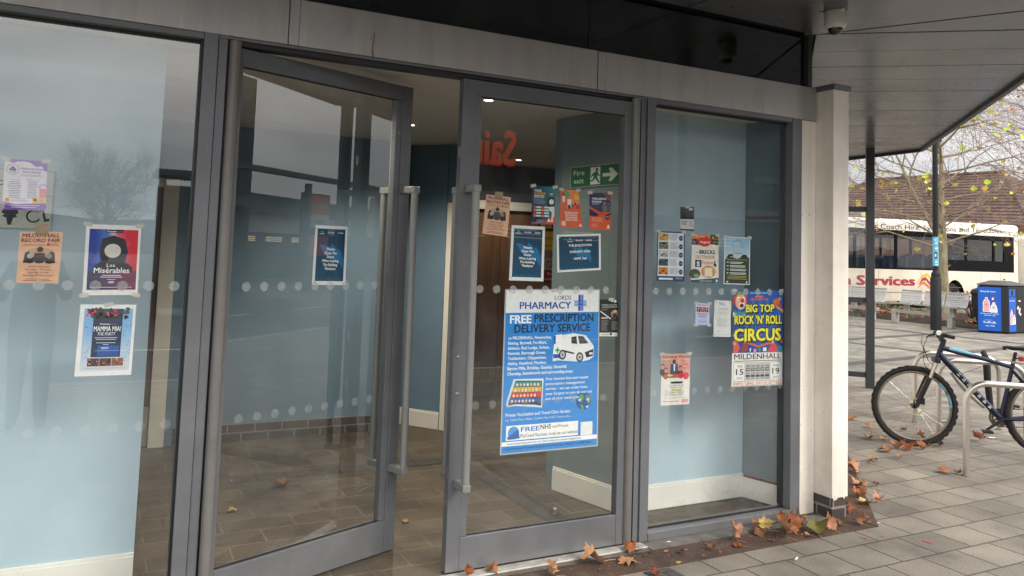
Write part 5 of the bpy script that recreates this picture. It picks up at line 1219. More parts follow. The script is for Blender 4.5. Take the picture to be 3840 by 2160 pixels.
LV = [
 (3.50, -.17, 'pink', .125, 'stand', .3, 'pinkish tan leaf standing upright alone below the pink photo poster'),
 (3.62, -.09, 'yellow', .055, 'lean', 1.0, 'small yellow leaf lying behind the upright pink leaf at the sill'),
 (3.73, -.16, 'brown', .125, 'flat', .8, 'flat brown leaf on the drain under the window by the white pillar'),
 (3.83, -.09, 'yellow', .09, 'stand', -.4, 'pale yellow leaf leaning on the window by the white pillar'),
 (3.82, -.245, 'orange', .15, 'stand', .2, 'tall orange leaf standing on the drain in front of the window by the white pillar'),
 (3.93, -.225, 'rust', .15, 'stand', -.3, 'large rust red leaf upright in the middle of the drift of leaves'),
 (4.06, -.14, 'brown', .13, 'stand', .5, 'brown leaf at the back of the drift under the window corner'),
 (4.08, -.28, 'olive', .15, 'lean', -.6, 'olive green leaf at the right end of the drift by the window'),
 (4.22, -.26, 'pink', .12, 'stand', .0, 'tan leaf standing alone between the drift and the pillar'),
 (3.78, -.06, 'tan', .08, 'lean', .6, 'small tan leaf tucked against the window frame foot'),
 (3.25, -.26, 'brown', .07, 'curl', .4, 'small curled brown leaf on the drain left of the upright pink leaf'),
 (3.44, -.27, 'rust', .07, 'flat', .9, 'small rust leaf on the drain below the upright pink leaf'),
 (2.80, -.10, 'orange', .12, 'tent', .3, 'orange brown leaf tented at the foot of the closed door hinge'),
 (2.86, -.03, 'rust', .045, 'stand', .3, 'tiny rust leaf caught behind the hinge post'),
 (2.50, -.17, 'tan', .16, 'curl', 1.4, 'long curled tan leaf on the drain before the closed door'),
 (2.68, -.23, 'tan', .12, 'flat', .2, 'flat golden tan leaf on the drain before the closed door hinge'),
 (2.72, -.42, 'red', .06, 'curl', .2, 'small dark red leaf on the dark paver band'),
 (1.79, -.06, 'rust', .07, 'stand', .2, 'rust leaf at the edge of the threshold, leftmost outside'),
 (2.19, -.22, 'tan', .11, 'stand', 1.3, 'narrow tan leaf standing at the bottom edge of the view'),
 (1.93, -.07, 'orange', .08, 'curl', .7, 'orange leaf crumpled on the threshold under the closed door'),
 (5.48, .62, 'pink', .17, 'lean', .5, 'large tan leaf leaning beside the white pillar on the right'),
 (5.24, .33, 'tan', .16, 'flat', .3, 'broad tan leaf on the drain right of the pillar'),
 (4.98, .13, 'orange', .13, 'curl', .6, 'curled orange leaf on the drain close to the pillar foot'),
 (4.88, .00, 'yellow', .13, 'flat', 1.2, 'yellowish leaf on the drain edge near the pillar foot'),
 (5.03, .01, 'pink', .10, 'curl', 1.8, 'pinkish curled leaf just off the drain near the pillar'),
 (4.47, -.27, 'brown', .11, 'stand', .4, 'brown leaf in front of the brick plinth of the pillar'),
 (4.55, -.27, 'tan', .07, 'stand', 1.1, 'small tan leaf at the corner of the drain'),
 (4.62, -.10, 'rust', .10, 'flat', 2.0, 'rust leaf lying right beside the brick plinth'),
 (5.62, .78, 'orange', .10, 'curl', 2.2, 'orange leaf half hidden behind the pillar'),
 (7.30, 2.12, 'orange', .15, 'flat', .5, 'orange leaf lying at the foot of the glass screen'),
 (7.13, 1.76, 'tan', .10, 'tent', .7, 'tan folded leaf left of the bicycle front wheel'),
 (6.71, 1.42, 'tan', .15, 'flat', .2, 'flat tan leaf left of the front tyre'),
 (6.93, 1.42, 'olive', .14, 'lean', 1.1, 'green leaf touching the front tyre'),
 (6.80, 1.33, 'yellow', .10, 'flat', 1.9, 'yellow leaf beside the green leaf at the front tyre'),
 (6.39, 1.00, 'orange', .15, 'flat', .6, 'orange leaf in front of the bicycle, leftmost of three'),
 (6.60, 1.03, 'orange', .15, 'curl', .1, 'bright orange leaf under the front tyre'),
 (6.66, .96, 'rust', .15, 'tent', .4, 'rust orange leaf in front of the front tyre'),
 (6.82, .93, 'orange', .13, 'curl', 1.5, 'curled orange leaf at the contact point of the front tyre'),
 (6.00, .82, 'tan', .10, 'flat', .9, 'tan leaf alone on the pavers left of the front stand'),
 (6.29, .79, 'tan', .07, 'curl', .3, 'small curled tan leaf on the pavers before the bicycle'),
 (5.89, .78, 'orange', .035, 'flat', .3, 'tiny orange scrap of leaf on the pavers'),
 (7.22, 1.25, 'tan', .11, 'curl', .8, 'tan leaf seen through the spokes of the front wheel'),
 (7.10, .98, 'dark', .12, 'curl', .5, 'dark brown leaf right of the front tyre'),
 (7.71, 1.00, 'red', .13, 'lean', .2, 'red leaf on the pavers below the crank'),
 (7.87, 1.04, 'dark', .08, 'flat', .9, 'dark leaf next to the red leaf below the crank'),
 (6.25, .35, 'orange', .13, 'tent', 1.2, 'orange leaf at the left of the nearest stand foot'),
 (6.33, .27, 'brown', .06, 'curl', .6, 'little brown leaf heaped at the nearest stand foot'),
 (7.38, 1.55, 'dark', .07, 'flat', .2, 'small dark leaf behind the spokes'),
 (5.35, .28, 'dark', .06, 'curl', .7, 'small dark crumpled leaf near the drain'),
 (4.33, -.24, 'brown', .06, 'curl', .4, 'small brown leaf left of the brick plinth on the drain'),
 (3.98, -.31, 'tan', .05, 'flat', 1.4, 'little tan leaf at the front edge of the drain below the drift'),
 (3.70, -.30, 'rust', .045, 'curl', 2.4, 'tiny rust leaf at the drain edge below the flat brown leaf'),
 (4.00, -.06, 'orange', .09, 'stand', -.2, 'orange leaf pressed against the window frame behind the drift'),
 (4.16, -.10, 'tan', .08, 'curl', .9, 'curled tan leaf by the foot of the white jamb'),
 (4.70, .02, 'brown', .09, 'curl', .2, 'brown curled leaf on the drain beside the plinth, right of the rust leaf'),
 (5.12, .22, 'rust', .08, 'tent', 1.2, 'rust leaf between the broad tan leaf and the pillar foot'),
 (3.05, -.24, 'dark', .05, 'curl', .8, 'dark shrivelled leaf on the drain right of the door hinge'),
 (1.22, 1.82, 'brown', .12, 'curl', .3, 'brown leaf on the indoor floor behind the open door'),
 (.83, 1.40, 'yellow', .07, 'tent', .2, 'yellow leaf on the indoor floor near the open door hinge'),
 (1.77, .82, 'tan', .055, 'flat', .5, 'small tan leaf on the indoor floor in the gap between the doors'),
 (.33, .02, 'orange', .16, 'curl', .7, 'large orange leaf heaped inside the window by the open door corner'),
]
for i, (x, y, c, s_, mode, rz, lab) in enumerate(LV):
    zz = .0075 if y > 0 and x < 4 else .0065
    if i == len(LV)-1: x, y = .25, .22
    leaf(x, y, c, s_*.95, lab, mode, rz, i, zz)
# crumbs of leaf and grit along the drain and the sill
mb = MB(); rnd = random.Random(91)
for k in range(420):
    if k < 240: x, y = rnd.uniform(.6, 4.5), -.33+.24*rnd.random()**.7
    elif k < 330: t_ = rnd.random(); x, y = 4.6+t_*1.5+rnd.uniform(-.06, .12), -.2+t_*1.5
    else: x, y = rnd.uniform(2.2, 8.5), rnd.uniform(-1.3, 2.2)
    if k >= 330 and y > x-4.8: continue
    q = rnd.uniform(.003, .012)*(1 if rnd.random() < .85 else 1.8); a = rnd.uniform(0, 6.28); n = 5
    vs = [(x+q*cos(a+2*pi*i/n)*rnd.uniform(.4, 1.2), y+q*.6*sin(a+2*pi*i/n)*rnd.uniform(.4, 1.2), .0085+rnd.uniform(0, q*.5)) for i in range(n)]
    mb.add(vs, [tuple(range(n))], rnd.choice((LM['brown'], LM['rust'], LM['dark'], LM['tan'], LM['orange'], LM['dark'])))
o = mb.build('leaf_litter'); o['kind'] = 'stuff'; o['label'] = 'crumbs of dead leaf scattered along the drain and the pavers'
# litter
mb = MB(); mb.tube([(3.60, -.56, .009), (3.634, -.545, .009)], .0048, M['white'], 8); mb.tube([(3.588, -.565, .009), (3.5995, -.5602, .009)], .0049, simple('cork_tip', (.45, .22, .07), .7), 8); tag(mb.build('cigarette_end'), 'cigarette end lying on the pavers before the window by the white pillar', 'cigarette end')
def scrap(x, y, s_, lab, mat, seed):
    rnd = random.Random(seed); mb = MB(); n = 8
    vs = [Vector((s_*cos(2*pi*k/n)*rnd.uniform(.5, 1.1), s_*.55*sin(2*pi*k/n)*rnd.uniform(.5, 1.1), .004+rnd.uniform(0, .5)*s_*.35)) for k in range(n)]+[Vector((0, 0, .003+s_*.12))]
    mb.add(vs, [(k, (k+1) % n, n) for k in range(n)], mat); tag(mb.build('litter_scrap', loc=(x, y, .003)), lab, 'litter', 'scraps of litter')
scrap(3.10, -.06, .02, 'white scrap of litter on the grey strip under the window frame', M['white'], 1)
scrap(2.95, -.335, .024, 'pale yellow scrap at the front edge of the drain', LM['yellow'], 2)
scrap(8.25, 1.70, .07, 'white paper scrap behind the front wheel', M['white'], 3)
scrap(7.95, 1.0, .06, 'white paper scrap below the pedal', M['white'], 4)
scrap(4.62, -.31, .015, 'tiny white scrap at the drain corner', M['white'], 6)

# ------------------------------------------------------------------ glass wind screen under the canopy end
s_ = empty('wind_screen', (9.383, 3.546, 0), radians(135)); tag(s_, 'dark metal post with horizontal rails and glass panes holding up the canopy end', 'wind screen')
C_ = M['charcoal']
mb = MB(); mb.box(-.054, .054, -.054, .054, 0, ZS+.02, C_); mb.build('post', s_, bevel=.006)
for z_ in (2.425, 1.182, .174):
    mb = MB(); mb.box(.0545, .9, -.03, .03, z_-.034, z_+.034, C_); mb.build('rail', s_, bevel=.004)
for a, b in ((.20, 1.155), (1.21, 2.398)):
    mb = MB(); mb.quad((.07, 0, a), (.9, 0, a), (.9, 0, b), (.07, 0, b), M['screen_glass']); mb.build('pane', s_)

# ------------------------------------------------------------------ pole with sticker
p_ = empty('sign_pole', (19.41, 9.52, 0)); tag(p_, 'tall black pole with a blue vertical sticker standing in the square', 'pole')
pm = simple('weathered_black_paint', (.013, .0135, .015), .6, 0, .35, 18, .2)
mb = MB(); mb.tube([(0, 0, 0), (0, 0, 1.34), (0, 0, 1.38)], [.132, .132, .105], pm, 24); mb.lathe([(.105, 1.38), (.112, 1.42), (.10, 1.48), (.072, 1.52), (.066, 1.56)], (0, 0, 0), pm, 24); mb.build('base_sleeve', p_)
mb = MB(); mb.tube([(0, 0, 1.56), (0, 0, 7.2)], .066, pm, 20); mb.build('shaft', p_)
def wrap(z0, z1, mat, r=.068, a0=-2.9, a1=.1, n=10):
    mb = MB(); vs = []
    for i in range(n+1):
        a = a0+(a1-a0)*i/n; vs += [(r*cos(a), r*sin(a), z0), (r*cos(a), r*sin(a), z1)]
    mb.add(vs, [(2*i, 2*i+2, 2*i+3, 2*i+1) for i in range(n)], mat, True); return mb
mb = wrap(1.66, 2.42, simple('pale_blue_vinyl', (.10, .36, .55), .5, 0, .15, 12), .0685, -4.2, -.6)
w = wrap(1.86, 2.02, ink('#1a1c22'), .0695, -2.9, -1.9); mb.add(w.v, w.f, ink('#1a1c22'))
for k, (za, zb) in enumerate(((2.32, 2.36), (2.24, 2.27), (2.1, 2.14), (1.9, 1.98), (1.75, 1.79), (1.69, 1.71))):
    w = wrap(za, zb, ink('#c9dde6'), .0697, -2.75, -2.75+.5+.25*(k % 3)); mb.add(w.v, w.f, ink('#c9dde6'))
mb.build('sticker', p_)

# ------------------------------------------------------------------ bins
b_ = empty('recycling_bin', (0, 0, 0)); tag(b_, 'black recycling bin with bright blue panels of bottle pictures', 'recycling bin')
plan = [(20.18, 8.90), (20.47, 8.45), (20.60, 8.36), (21.55, 8.42), (22.0, 8.75), (22.0, 9.3), (21.7, 9.6), (21.1, 9.42)]
cx, cy = 21.15, 8.95
mb = MB(); mb.prism(plan, .03, 1.20, M['black']); mb.prism([(cx+(x-cx)*.95, cy+(y-cy)*.95) for x, y in plan], 0, .03, M['black']); mb.build('body', b_, bevel=.012)
mb = MB(); n = len(plan)
lid = simple('grey_lid', (.055, .055, .062), .5, 0, .2, 8)
o1 = [(cx+(x-cx)*1.035, cy+(y-cy)*1.035, 1.215) for x, y in plan]; o2 = [(x, y, 1.245) for x, y, z in o1]; o3 = [(cx+(x-cx)*.45, cy+(y-cy)*.45, 1.33) for x, y in plan]
vs = o1+o2+o3
mb.add(vs, [(i, (i+1) % n, n+(i+1) % n, n+i) for i in range(n)]+[(n+i, n+(i+1) % n, 2*n+(i+1) % n, 2*n+i) for i in range(n)]+[tuple(range(2*n, 3*n)), tuple(range(n))[::-1]], lid); mb.build('lid', b_, bevel=.008)
def bin_panel(a, b, z0, z1, big):
    a = Vector((*a, 0)); b = Vector((*b, 0)); d = (b-a); L = d.length; d.normalize(); nn = Vector((d.y, -d.x, 0))
    mb = MB(); H = z1-z0; f = lambda u, v, l=1: a+d*u+Vector((0, 0, v))+nn*(.004+.0012*l)
    def R(x0, y0, x1, y1, col, l=2): mb.add([f(x0*L, z1-y1*H, l), f(x1*L, z1-y1*H, l), f(x1*L, z1-y0*H, l), f(x0*L, z1-y0*H, l)], [(0, 1, 2, 3)], ink(col))
    def bottle(x, y0, y1, w, c, neck):
        pts = [(x-w, y1), (x-w*1.05, y1-.03), (x-w, y0+.12), (x-w*.75, y0+.07), (x-neck, y0+.04), (x-neck, y0), (x+neck, y0), (x+neck, y0+.04), (x+w*.75, y0+.07), (x+w, y0+.12), (x+w*1.05, y1-.03), (x+w, y1)]
        for q, (cc, kx) in enumerate((('#dfe4e8', 1.22), (c, 1.))):
            mb.add([f((x+(px-x)*kx)*L, z1-(py+(.012 if py > (y0+y1)/2 else -.012)*(1-q))*H, 3+q) for px, py in pts], [tuple(range(12))], ink(cc))
        mb.add([f(x*L+w*.5*L*cos(k), z1-(y0+y1)/2*H-w*.5*L*sin(k), 5) for k in [2*pi*i/14 for i in range(14)]], [tuple(range(14))[::-1]], ink('#c9837a' if c != '#d9d5cd' else '#a9a9a2'))
    R(0, 0, 1, 1, '#1157b4', 1)
    T_ = lambda s, x, y, h, w: mb.text(s, f, ink('#dbe6f2'), h*H, w*L, 'C', x*L, z1-y*H, .012, 0, 3)
    T_('Recycle here', .43, .12, .04, .66)
    if big:
        bottle(.36, .25, .56, .125, '#e7a29a', .05); bottle(.68, .36, .57, .125, '#d9d5cd', .05)
        mb.add([f(.64*L+.1*L*cos(k), z1-.265*H-.1*L*sin(k), 4) for k in [2*pi*i/16 for i in range(16)]], [tuple(range(16))[::-1]], ink('#8d2438')); R(.6, .24, .68, .29, '#e6dfe2', 5)
        T_('Empty plastic bottles', .5, .62, .025, .78); T_('and cans only', .5, .66, .025, .5); T_('Suffolk', .5, .83, .05, .56); T_('West Suffolk', .52, .9, .03, .4)
        R(.28, .75, .62, .763, '#7aa6dc', 3)
    else:
        bottle(.35, .38, .79, .15, '#e7a29a', .06); bottle(.72, .52, .78, .15, '#d9d5cd', .06); mb.add([f(.7*L+.13*L*cos(k), z1-.38*H-.13*L*sin(k), 4) for k in [2*pi*i/16 for i in range(16)]], [tuple(range(16))[::-1]], ink('#8d2438'))
    return mb.build('blue_panel', b_)
bin_panel((20.19, 8.886), (20.462, 8.461), .06, 1.17, True)
bin_panel((20.62, 8.3615), (20.95, 8.383), .06, .93, False)
mb = MB(); f = flat((20.62, 8.3615, 0), (.9977, .067, 0), (0, 0, 1), (.067, -.9977, 0), .003)
mb.add([f(.0, .95, 2), f(.30, .95, 2), f(.30, 1.13, 2), f(0, 1.13, 2)], [(0, 1, 2, 3)], ink('#1157b4')); mb.add([f(.15+.055*cos(k), 1.04+.075*sin(k), 3) for k in [2*pi*i/18 for i in range(18)]], [tuple(range(18))], M['dark'])
mb.add([f(.36, .97, 2), f(.66, .97, 2), f(.66, 1.14, 2), f(.36, 1.14, 2)], [(0, 1, 2, 3)], M['dark']); mb.build('aperture', b_)
mb = MB(); rnd = random.Random(8)
for k in range(9):
    x, y = rnd.uniform(.40, .62), rnd.uniform(.32, .68); q = rnd.uniform(.03, .05); a0 = rnd.uniform(0, 6)
    mb.add([f(x+q*cos(a0+2*pi*i/5)*rnd.uniform(.6, 1.2), y+1.2*q*sin(a0+2*pi*i/5)*rnd.uniform(.6, 1.2), 2+.2*k) for i in range(5)], [tuple(range(5))], ink(rnd.choice(('#d9d5da', '#c9c3d6', '#d8c8cc'))))
mb.add([f(.46, .82, 2), f(.56, .82, 2), f(.56, .85, 2), f(.46, .85, 2)], [(0, 1, 2, 3)], ink('#d9d5da')); mb.build('stickers', b_)
lb = empty('litter_bin', (22.55, 10.22, 0)); tag(lb, 'plain black round litter bin partly hidden behind the recycling bin', 'litter bin')
mb = MB(); mb.lathe([(0, 0), (.25, 0), (.29, .05), (.31, .8), (.30, .9), (.27, .92)], (0, 0, 0), M['black'], 28); mb.build('body', lb)
mb = MB(); mb.lathe([(.33, .88), (.34, .93), (.3, 1.02), (.16, 1.08), (0, 1.09)], (0, 0, 0), M['black'], 28); mb.build('lid', lb)

# ------------------------------------------------------------------ benches
bench_steel = simple('galvanised_steel', (.36, .36, .35), .4, .7, .12, 8)
conc = simple('pale_bench_leg', (.33, .32, .29), .7, .1, .15, 8)
def mesh_mat():
    t = NT('perforated_steel'); v = t.coord('Object'); a = t.n('ShaderNodeTexVoronoi'); a.inputs['Scale'].default_value = 60; a.inputs['Randomness'].default_value = .0; t.l(v, a.inputs['Vector'])
    p = t.n('ShaderNodeBsdfPrincipled'); p.inputs['Base Color'].default_value = (.34, .34, .33, 1); p.inputs['Metallic'].default_value = .6; p.inputs['Roughness'].default_value = .4
    tr = t.n('ShaderNodeBsdfTransparent'); mx = t.n('ShaderNodeMixShader')
    t.l(t.ramp(a.outputs['Distance'], [(.33, (.95,)*3), (.4, (0,)*3)]), mx.inputs[0]); t.l(p.outputs[0], mx.inputs[1]); t.l(tr.outputs[0], mx.inputs[2]); t.l(mx.outputs[0], t.out.inputs['Surface']); return t.m
M['perf'] = mesh_mat()
def seat_part(parent, y0, w):
    """a curved perforated shell; faces -x"""
    prof = [(-.24, .555), (-.22, .575), (-.12, .56), (.0, .545), (.10, .56), (.16, .62), (.20, .74), (.235, .90), (.25, .935)]
    sh = empty('seat', (0, y0, 0), 0, parent)
    mb = MB(); vs = []
    for x, z_ in prof: vs += [(x, 0, z_), (x, w, z_)]
    mb.add(vs, [(2*i, 2*i+1, 2*i+3, 2*i+2) for i in range(len(prof)-1)], M['perf'], True); mb.build('shell', sh)
    mb = MB()
    for y in (0, w): mb.tube([(x, y, z_) for x, z_ in prof], .014, bench_steel, 8)
    mb.box(-.265, -.215, -.01, w+.01, .55, .595, bench_steel); mb.tube([(.25, 0, .935), (.25, w, .935)], .02, bench_steel, 10); mb.build('rim', sh)
    mb = MB(); mb.box(-.06, .06, w*.4, w*.6, .36, .545, conc); mb.build('bracket', sh)
def bench(loc, ys, legs, y0, y1, label):
    r = empty('bench', loc, 0); tag(r, label, 'bench', 'steel benches in the square')
    for y, w in ys: seat_part(r, y, w)
    mb = MB(); mb.box(-.055, .055, y0, y1, .285, .375, conc); mb.build('beam', r, bevel=.008)
    for y in legs:
        mb = MB(); mb.box(-.075, .075, y-.075, y+.075, 0, .284, conc); mb.build('leg', r, bevel=.008)
bench((20.5, 0, 0), [(9.48, .60), (10.16, .58), (10.86, .62)], (9.83, 11.53), 9.7, 11.63, 'perforated steel bench of three seats behind the black pole')
bench((20.5, 0, 0), [(12.0, .58), (12.66, .58), (13.3, .58)], (12.3, 13.6), 12.1, 13.8, 'perforated steel bench seen through the glass screen beside the post')

# ------------------------------------------------------------------ planting bed
def soil():
    t = NT('dark_soil'); v = t.coord('Object'); f = t.noise(v, 7, 6, .7)
    return t.pbr(t.ramp(f, [(.3, (.018, .013, .01)), (.6, (.045, .033, .024)), (.8, (.10, .07, .045))]), .95, 0, .2, f, .9, .05)
mb = MB(); n = 26; vs = []; fs = []
bx0, bx1, by0, by1 = 21.0, 26.5, 9.6, 24.0
for j in range(n+1):
    for i in range(n+1):
        x = bx0+(bx1-bx0)*i/n; y = by0+(by1-by0)*j/n; e = min(i, j, n-i, n-j)/3
        vs.append((x, y, .006+min(1, e)*(.10+.12*mnoise.noise(Vector((x*1.3, y*1.3, 2))))))
mb.add(vs, [(j*(n+1)+i, j*(n+1)+i+1, (j+1)*(n+1)+i+1, (j+1)*(n+1)+i) for j in range(n) for i in range(n)], soil(), True); structure(mb.build('planting_bed'))
def leafy(name, cols):
    t = NT(name); oi = t.n('ShaderNodeNewGeometry'); f = t.noise(t.coord('Object'), 5, 3)
    p = t.ramp(f, [(.3, cols[0]), (.7, cols[1])]); return t.pbr(p, .6, 0, .3)
GL = leafy('ground_cover_leaf', ((.045, .075, .02), (.12, .16, .045))); BL_ = leafy('leaf_litter', ((.20, .07, .025), (.36, .15, .06)))
rnd = random.Random(12); mb = MB()
def sprig(mb, c, r, n, mat, flat_=.6):
    for k in range(n):
        a = rnd.uniform(0, 2*pi); q = rnd.uniform(0, r); p = Vector((c[0]+q*cos(a), c[1]+q*sin(a), c[2]+rnd.uniform(0, r*flat_)))
        u = Vector((rnd.uniform(-1, 1), rnd.uniform(-1, 1), rnd.uniform(-.4, .9))).normalized()*rnd.uniform(.03, .07); v = u.orthogonal().normalized()*rnd.uniform(.015, .035)
        mb.add([p-u, p+v, p+u, p-v], [(0, 1, 2, 3)], mat)
for k in range(120):
    x = rnd.uniform(21.1, 25.5); y = rnd.uniform(9.8, 18)
    sprig(mb, (x, y, .12), rnd.uniform(.1, .3), rnd.randint(8, 26), GL if rnd.random() < .45 else BL_, .45)
o = mb.build('ground_cover'); o['kind'] = 'stuff'; o['label'] = 'low green plants and orange leaf litter in the bed behind the benches'
# thin dark shrub at the right end of the bed
def shrub(c, h, r, n, label, matl):
    rr = random.Random(n); mb = MB()
    for k in range(22):
        a = rr.uniform(0, 2*pi); d = Vector((cos(a)*r*rr.uniform(.3, 1), sin(a)*r*rr.uniform(.3, 1), h*rr.uniform(.5, 1)))
        mb.tube([Vector(c), Vector(c)+d*.5+Vector((0, 0, .05)), Vector(c)+d], [.012, .008, .004], simple('twig', (.10, .055, .04), .8), 5)
    r_ = empty('shrub', (0, 0, 0)); tag(r_, label, 'shrub'); mb.build('stems', r_)
    mb = MB()
    for k in range(n):
        a = rr.uniform(0, 2*pi); q = r*sqrt(rr.random()); p = Vector((c[0]+q*cos(a), c[1]+q*sin(a), c[2]+h*rr.uniform(.15, 1)))
        u = Vector((rr.uniform(-1, 1), rr.uniform(-1, 1), rr.uniform(-1, 1))).normalized()*rr.uniform(.02, .05); v = u.orthogonal().normalized()*rr.uniform(.015, .03)
        mb.add([p-u, p+v, p+u, p-v], [(0, 1, 2, 3)], matl)
    mb.build('foliage', r_)
shrub((22.6, 10.6, .1), .85, .45, 240, 'reddish brown shrub beside the recycling bin', leafy('red_shrub_leaf', ((.11, .035, .03), (.22, .09, .05))))

# ------------------------------------------------------------------ trees
BK = None
def bark(name, a, b):
    t = NT(name); f = t.noise(t.coord('Object', scale=(3, 3, 1.2)), 4, 5, .6); return t.pbr(t.ramp(f, [(.35, a), (.65, b)]), .85, 0, .2)
bark_plane = bark('plane_bark', (.15, .125, .075), (.30, .26, .17)); bark_twig = bark('pinkish_twig', (.17, .115, .095), (.29, .21, .175)); bark_far = bark('far_bark', (.16, .14, .135), (.24, .21, .20))
def grow(mb, tips, p, d, L, r, depth, rr, sides, droop, matf, spread=.7, nb=(3, 5), kseg=4):
    pts = [p]; rs = [r]; q = p.copy(); dd = d.copy()
    for i in range(kseg):
        dd = (dd+Vector((rr.uniform(-1, 1), rr.uniform(-1, 1), rr.uniform(-.6, .8)+droop))*.16).normalized(); q = q+dd*L/kseg
        pts.append(q.copy()); rs.append(max(r*(1-(i+1)/kseg*.72), .002))
    mb.tube(pts, rs, matf(r), sides if r > .03 else (5 if r > .012 else 3), False)
    if depth == 0: tips.append((q.copy(), dd.copy())); return
    for k in range(rr.randint(*nb)):
        t = rr.uniform(.22, 1.0) if k else 1.0; i = min(int(t*kseg), kseg-1); fr_ = t*kseg-i; b0 = pts[i].lerp(pts[i+1], fr_)
        ax = dd.orthogonal().normalized(); ax.rotate(Matrix.Rotation(rr.uniform(0, 2*pi), 3, dd)); nd = (dd+ax*rr.uniform(.5, 1.2)*spread/.7).normalized()
        if k == 0: nd = (dd+ax*.25).normalized()
        rb = max(.0024, rs[i]*(.62 if k else .8)); grow(mb, tips, b0, nd, L*rr.uniform(.5, .78), rb, depth-1, rr, sides, droop, matf, spread, nb, kseg)
def tree(loc, label, seed, trunk_pts, trunk_r, limbs, matf, nleaf=0, leafmats=(), leaf_s=.12, group=None, depth=3, nb=(3, 5), trunkmat=None, droop=.1):
    rr = random.Random(seed); t = empty('tree', (*loc, 0)); tag(t, label, 'tree', group)
    mb = MB(); pts = [Vector(p) for p in trunk_pts]; mb.tube(pts, trunk_r, trunkmat or bark_plane, 14); mb.build('trunk', t)
    mb = MB(); tips = []
    for p, d, L, r in limbs: grow(mb, tips, Vector(p), Vector(d).normalized(), L, r, depth, rr, 8, droop, matf, .75, nb)
    mb.build('crown', t)
    if nleaf:
        mb = MB()
        for k in range(nleaf):
            p, d = rr.choice(tips); p = p-d*rr.uniform(0, .5); sz = leaf_s*rr.uniform(.6, 1.25); m = rr.choice(leafmats)
            R = Matrix.Rotation(rr.uniform(0, 2*pi), 4, 'Z') @ Matrix.Rotation(radians(rr.uniform(35, 115)), 4, 'X'); n = len(OUTL)
            vs = [R @ Vector((x*sz, y*sz-.3*sz, .5*x*x*sz)) + p-Vector((0, 0, sz*.5)) for x, y in OUTL]+[p-Vector((0, 0, sz*.5))]
            mb.add(vs, [(i, (i+1) % n, n) for i in range(n)], m)
        mb.build('leaves', t)
    return t
tl = [leaf_mat('tree_leaf_green', '#8fae2e', '#b6c83e'), leaf_mat('tree_leaf_lime', '#aebc2e', '#d2d24a'), leaf_mat('tree_leaf_yellow', '#b59a2c', '#d0b444'), leaf_mat('tree_leaf_orange', '#c0702c', '#d89040')]
mf = lambda r: bark_plane if r > .028 else bark_twig
LMS = (tl[0], tl[1], tl[1], tl[0], tl[1], tl[0], tl[0], tl[1], tl[2], tl[3])
# view-independent limbs: leader, long left limb, many side branches
limbs = [((.0, 0, 4.2), (-.05, .0, 1), 3.6, .075)]
limbs += [((0, 0, 2.35), (-.50, .62, 1.25), 3.3, .085)]
rr0 = random.Random(77)
for k in range(34):
    z0 = 2.0+k*.17; a = k*2.4+.5; el = rr0.uniform(.15, .75)
    limbs.append(((-.01*k*.3, 0, z0), (cos(a), sin(a), el), rr0.uniform(1.7, 2.7), .036))
tree((23.2, 11.9), 'young plane tree with a few lime leaves rising behind the bench and pole', 5,
     [(0, 0, 0), (.02, 0, .8), (0, .02, 1.6), (-.02, 0, 2.4), (-.03, .02, 3.4), (-.05, 0, 4.4)], [.20, .165, .152, .135, .09, .06], limbs, mf, 430, LMS, .15, None, 3, (4, 6))
limbs = []
for k in range(26):
    z0 = 2.3+k*.24; a = pi*.75+rr0.uniform(-1.9, 1.9); limbs.append(((0, 0, z0), (cos(a), sin(a), rr0.uniform(.15, .8)), rr0.uniform(2.4, 3.6), .04))
tree((28.2, 10.2), 'second young plane tree whose bare twigs reach in from the right edge', 9, [(0, 0, 0), (0, 0, 2), (.03, 0, 4), (0, 0, 8)], [.17, .14, .12, .05], limbs, mf, 60, (tl[2], tl[1], tl[3], tl[2], tl[0]), .15, None, 3, (4, 6))
ff = lambda r: bark_far
for (x, y, h, sd, lab) in ((44, 52, 10.5, 3, 'hazy bare tree far behind the tiled roof, left of the post'), (47.5, 46, 10.0, 4, 'hazy bare tree far behind the roof ridge, right of the post'), (64, 50, 11, 6, 'hazy bare tree far behind the middle of the roof')):
    lim = []; r3 = random.Random(sd)
    for k in range(9): a = k*2.4; lim.append(((0, 0, h*.25+h*.04*k), (cos(a), sin(a), 1.0+.1*k), h*.36, .09))
    tree((x, y), lab, sd, [(0, 0, 0), (0, 0, h*.3), (.1, 0, h*.62)], [.28, .22, .12], lim, ff, 0, (), .1, 'bare trees beyond the house', 3, (3, 4), bark_far)

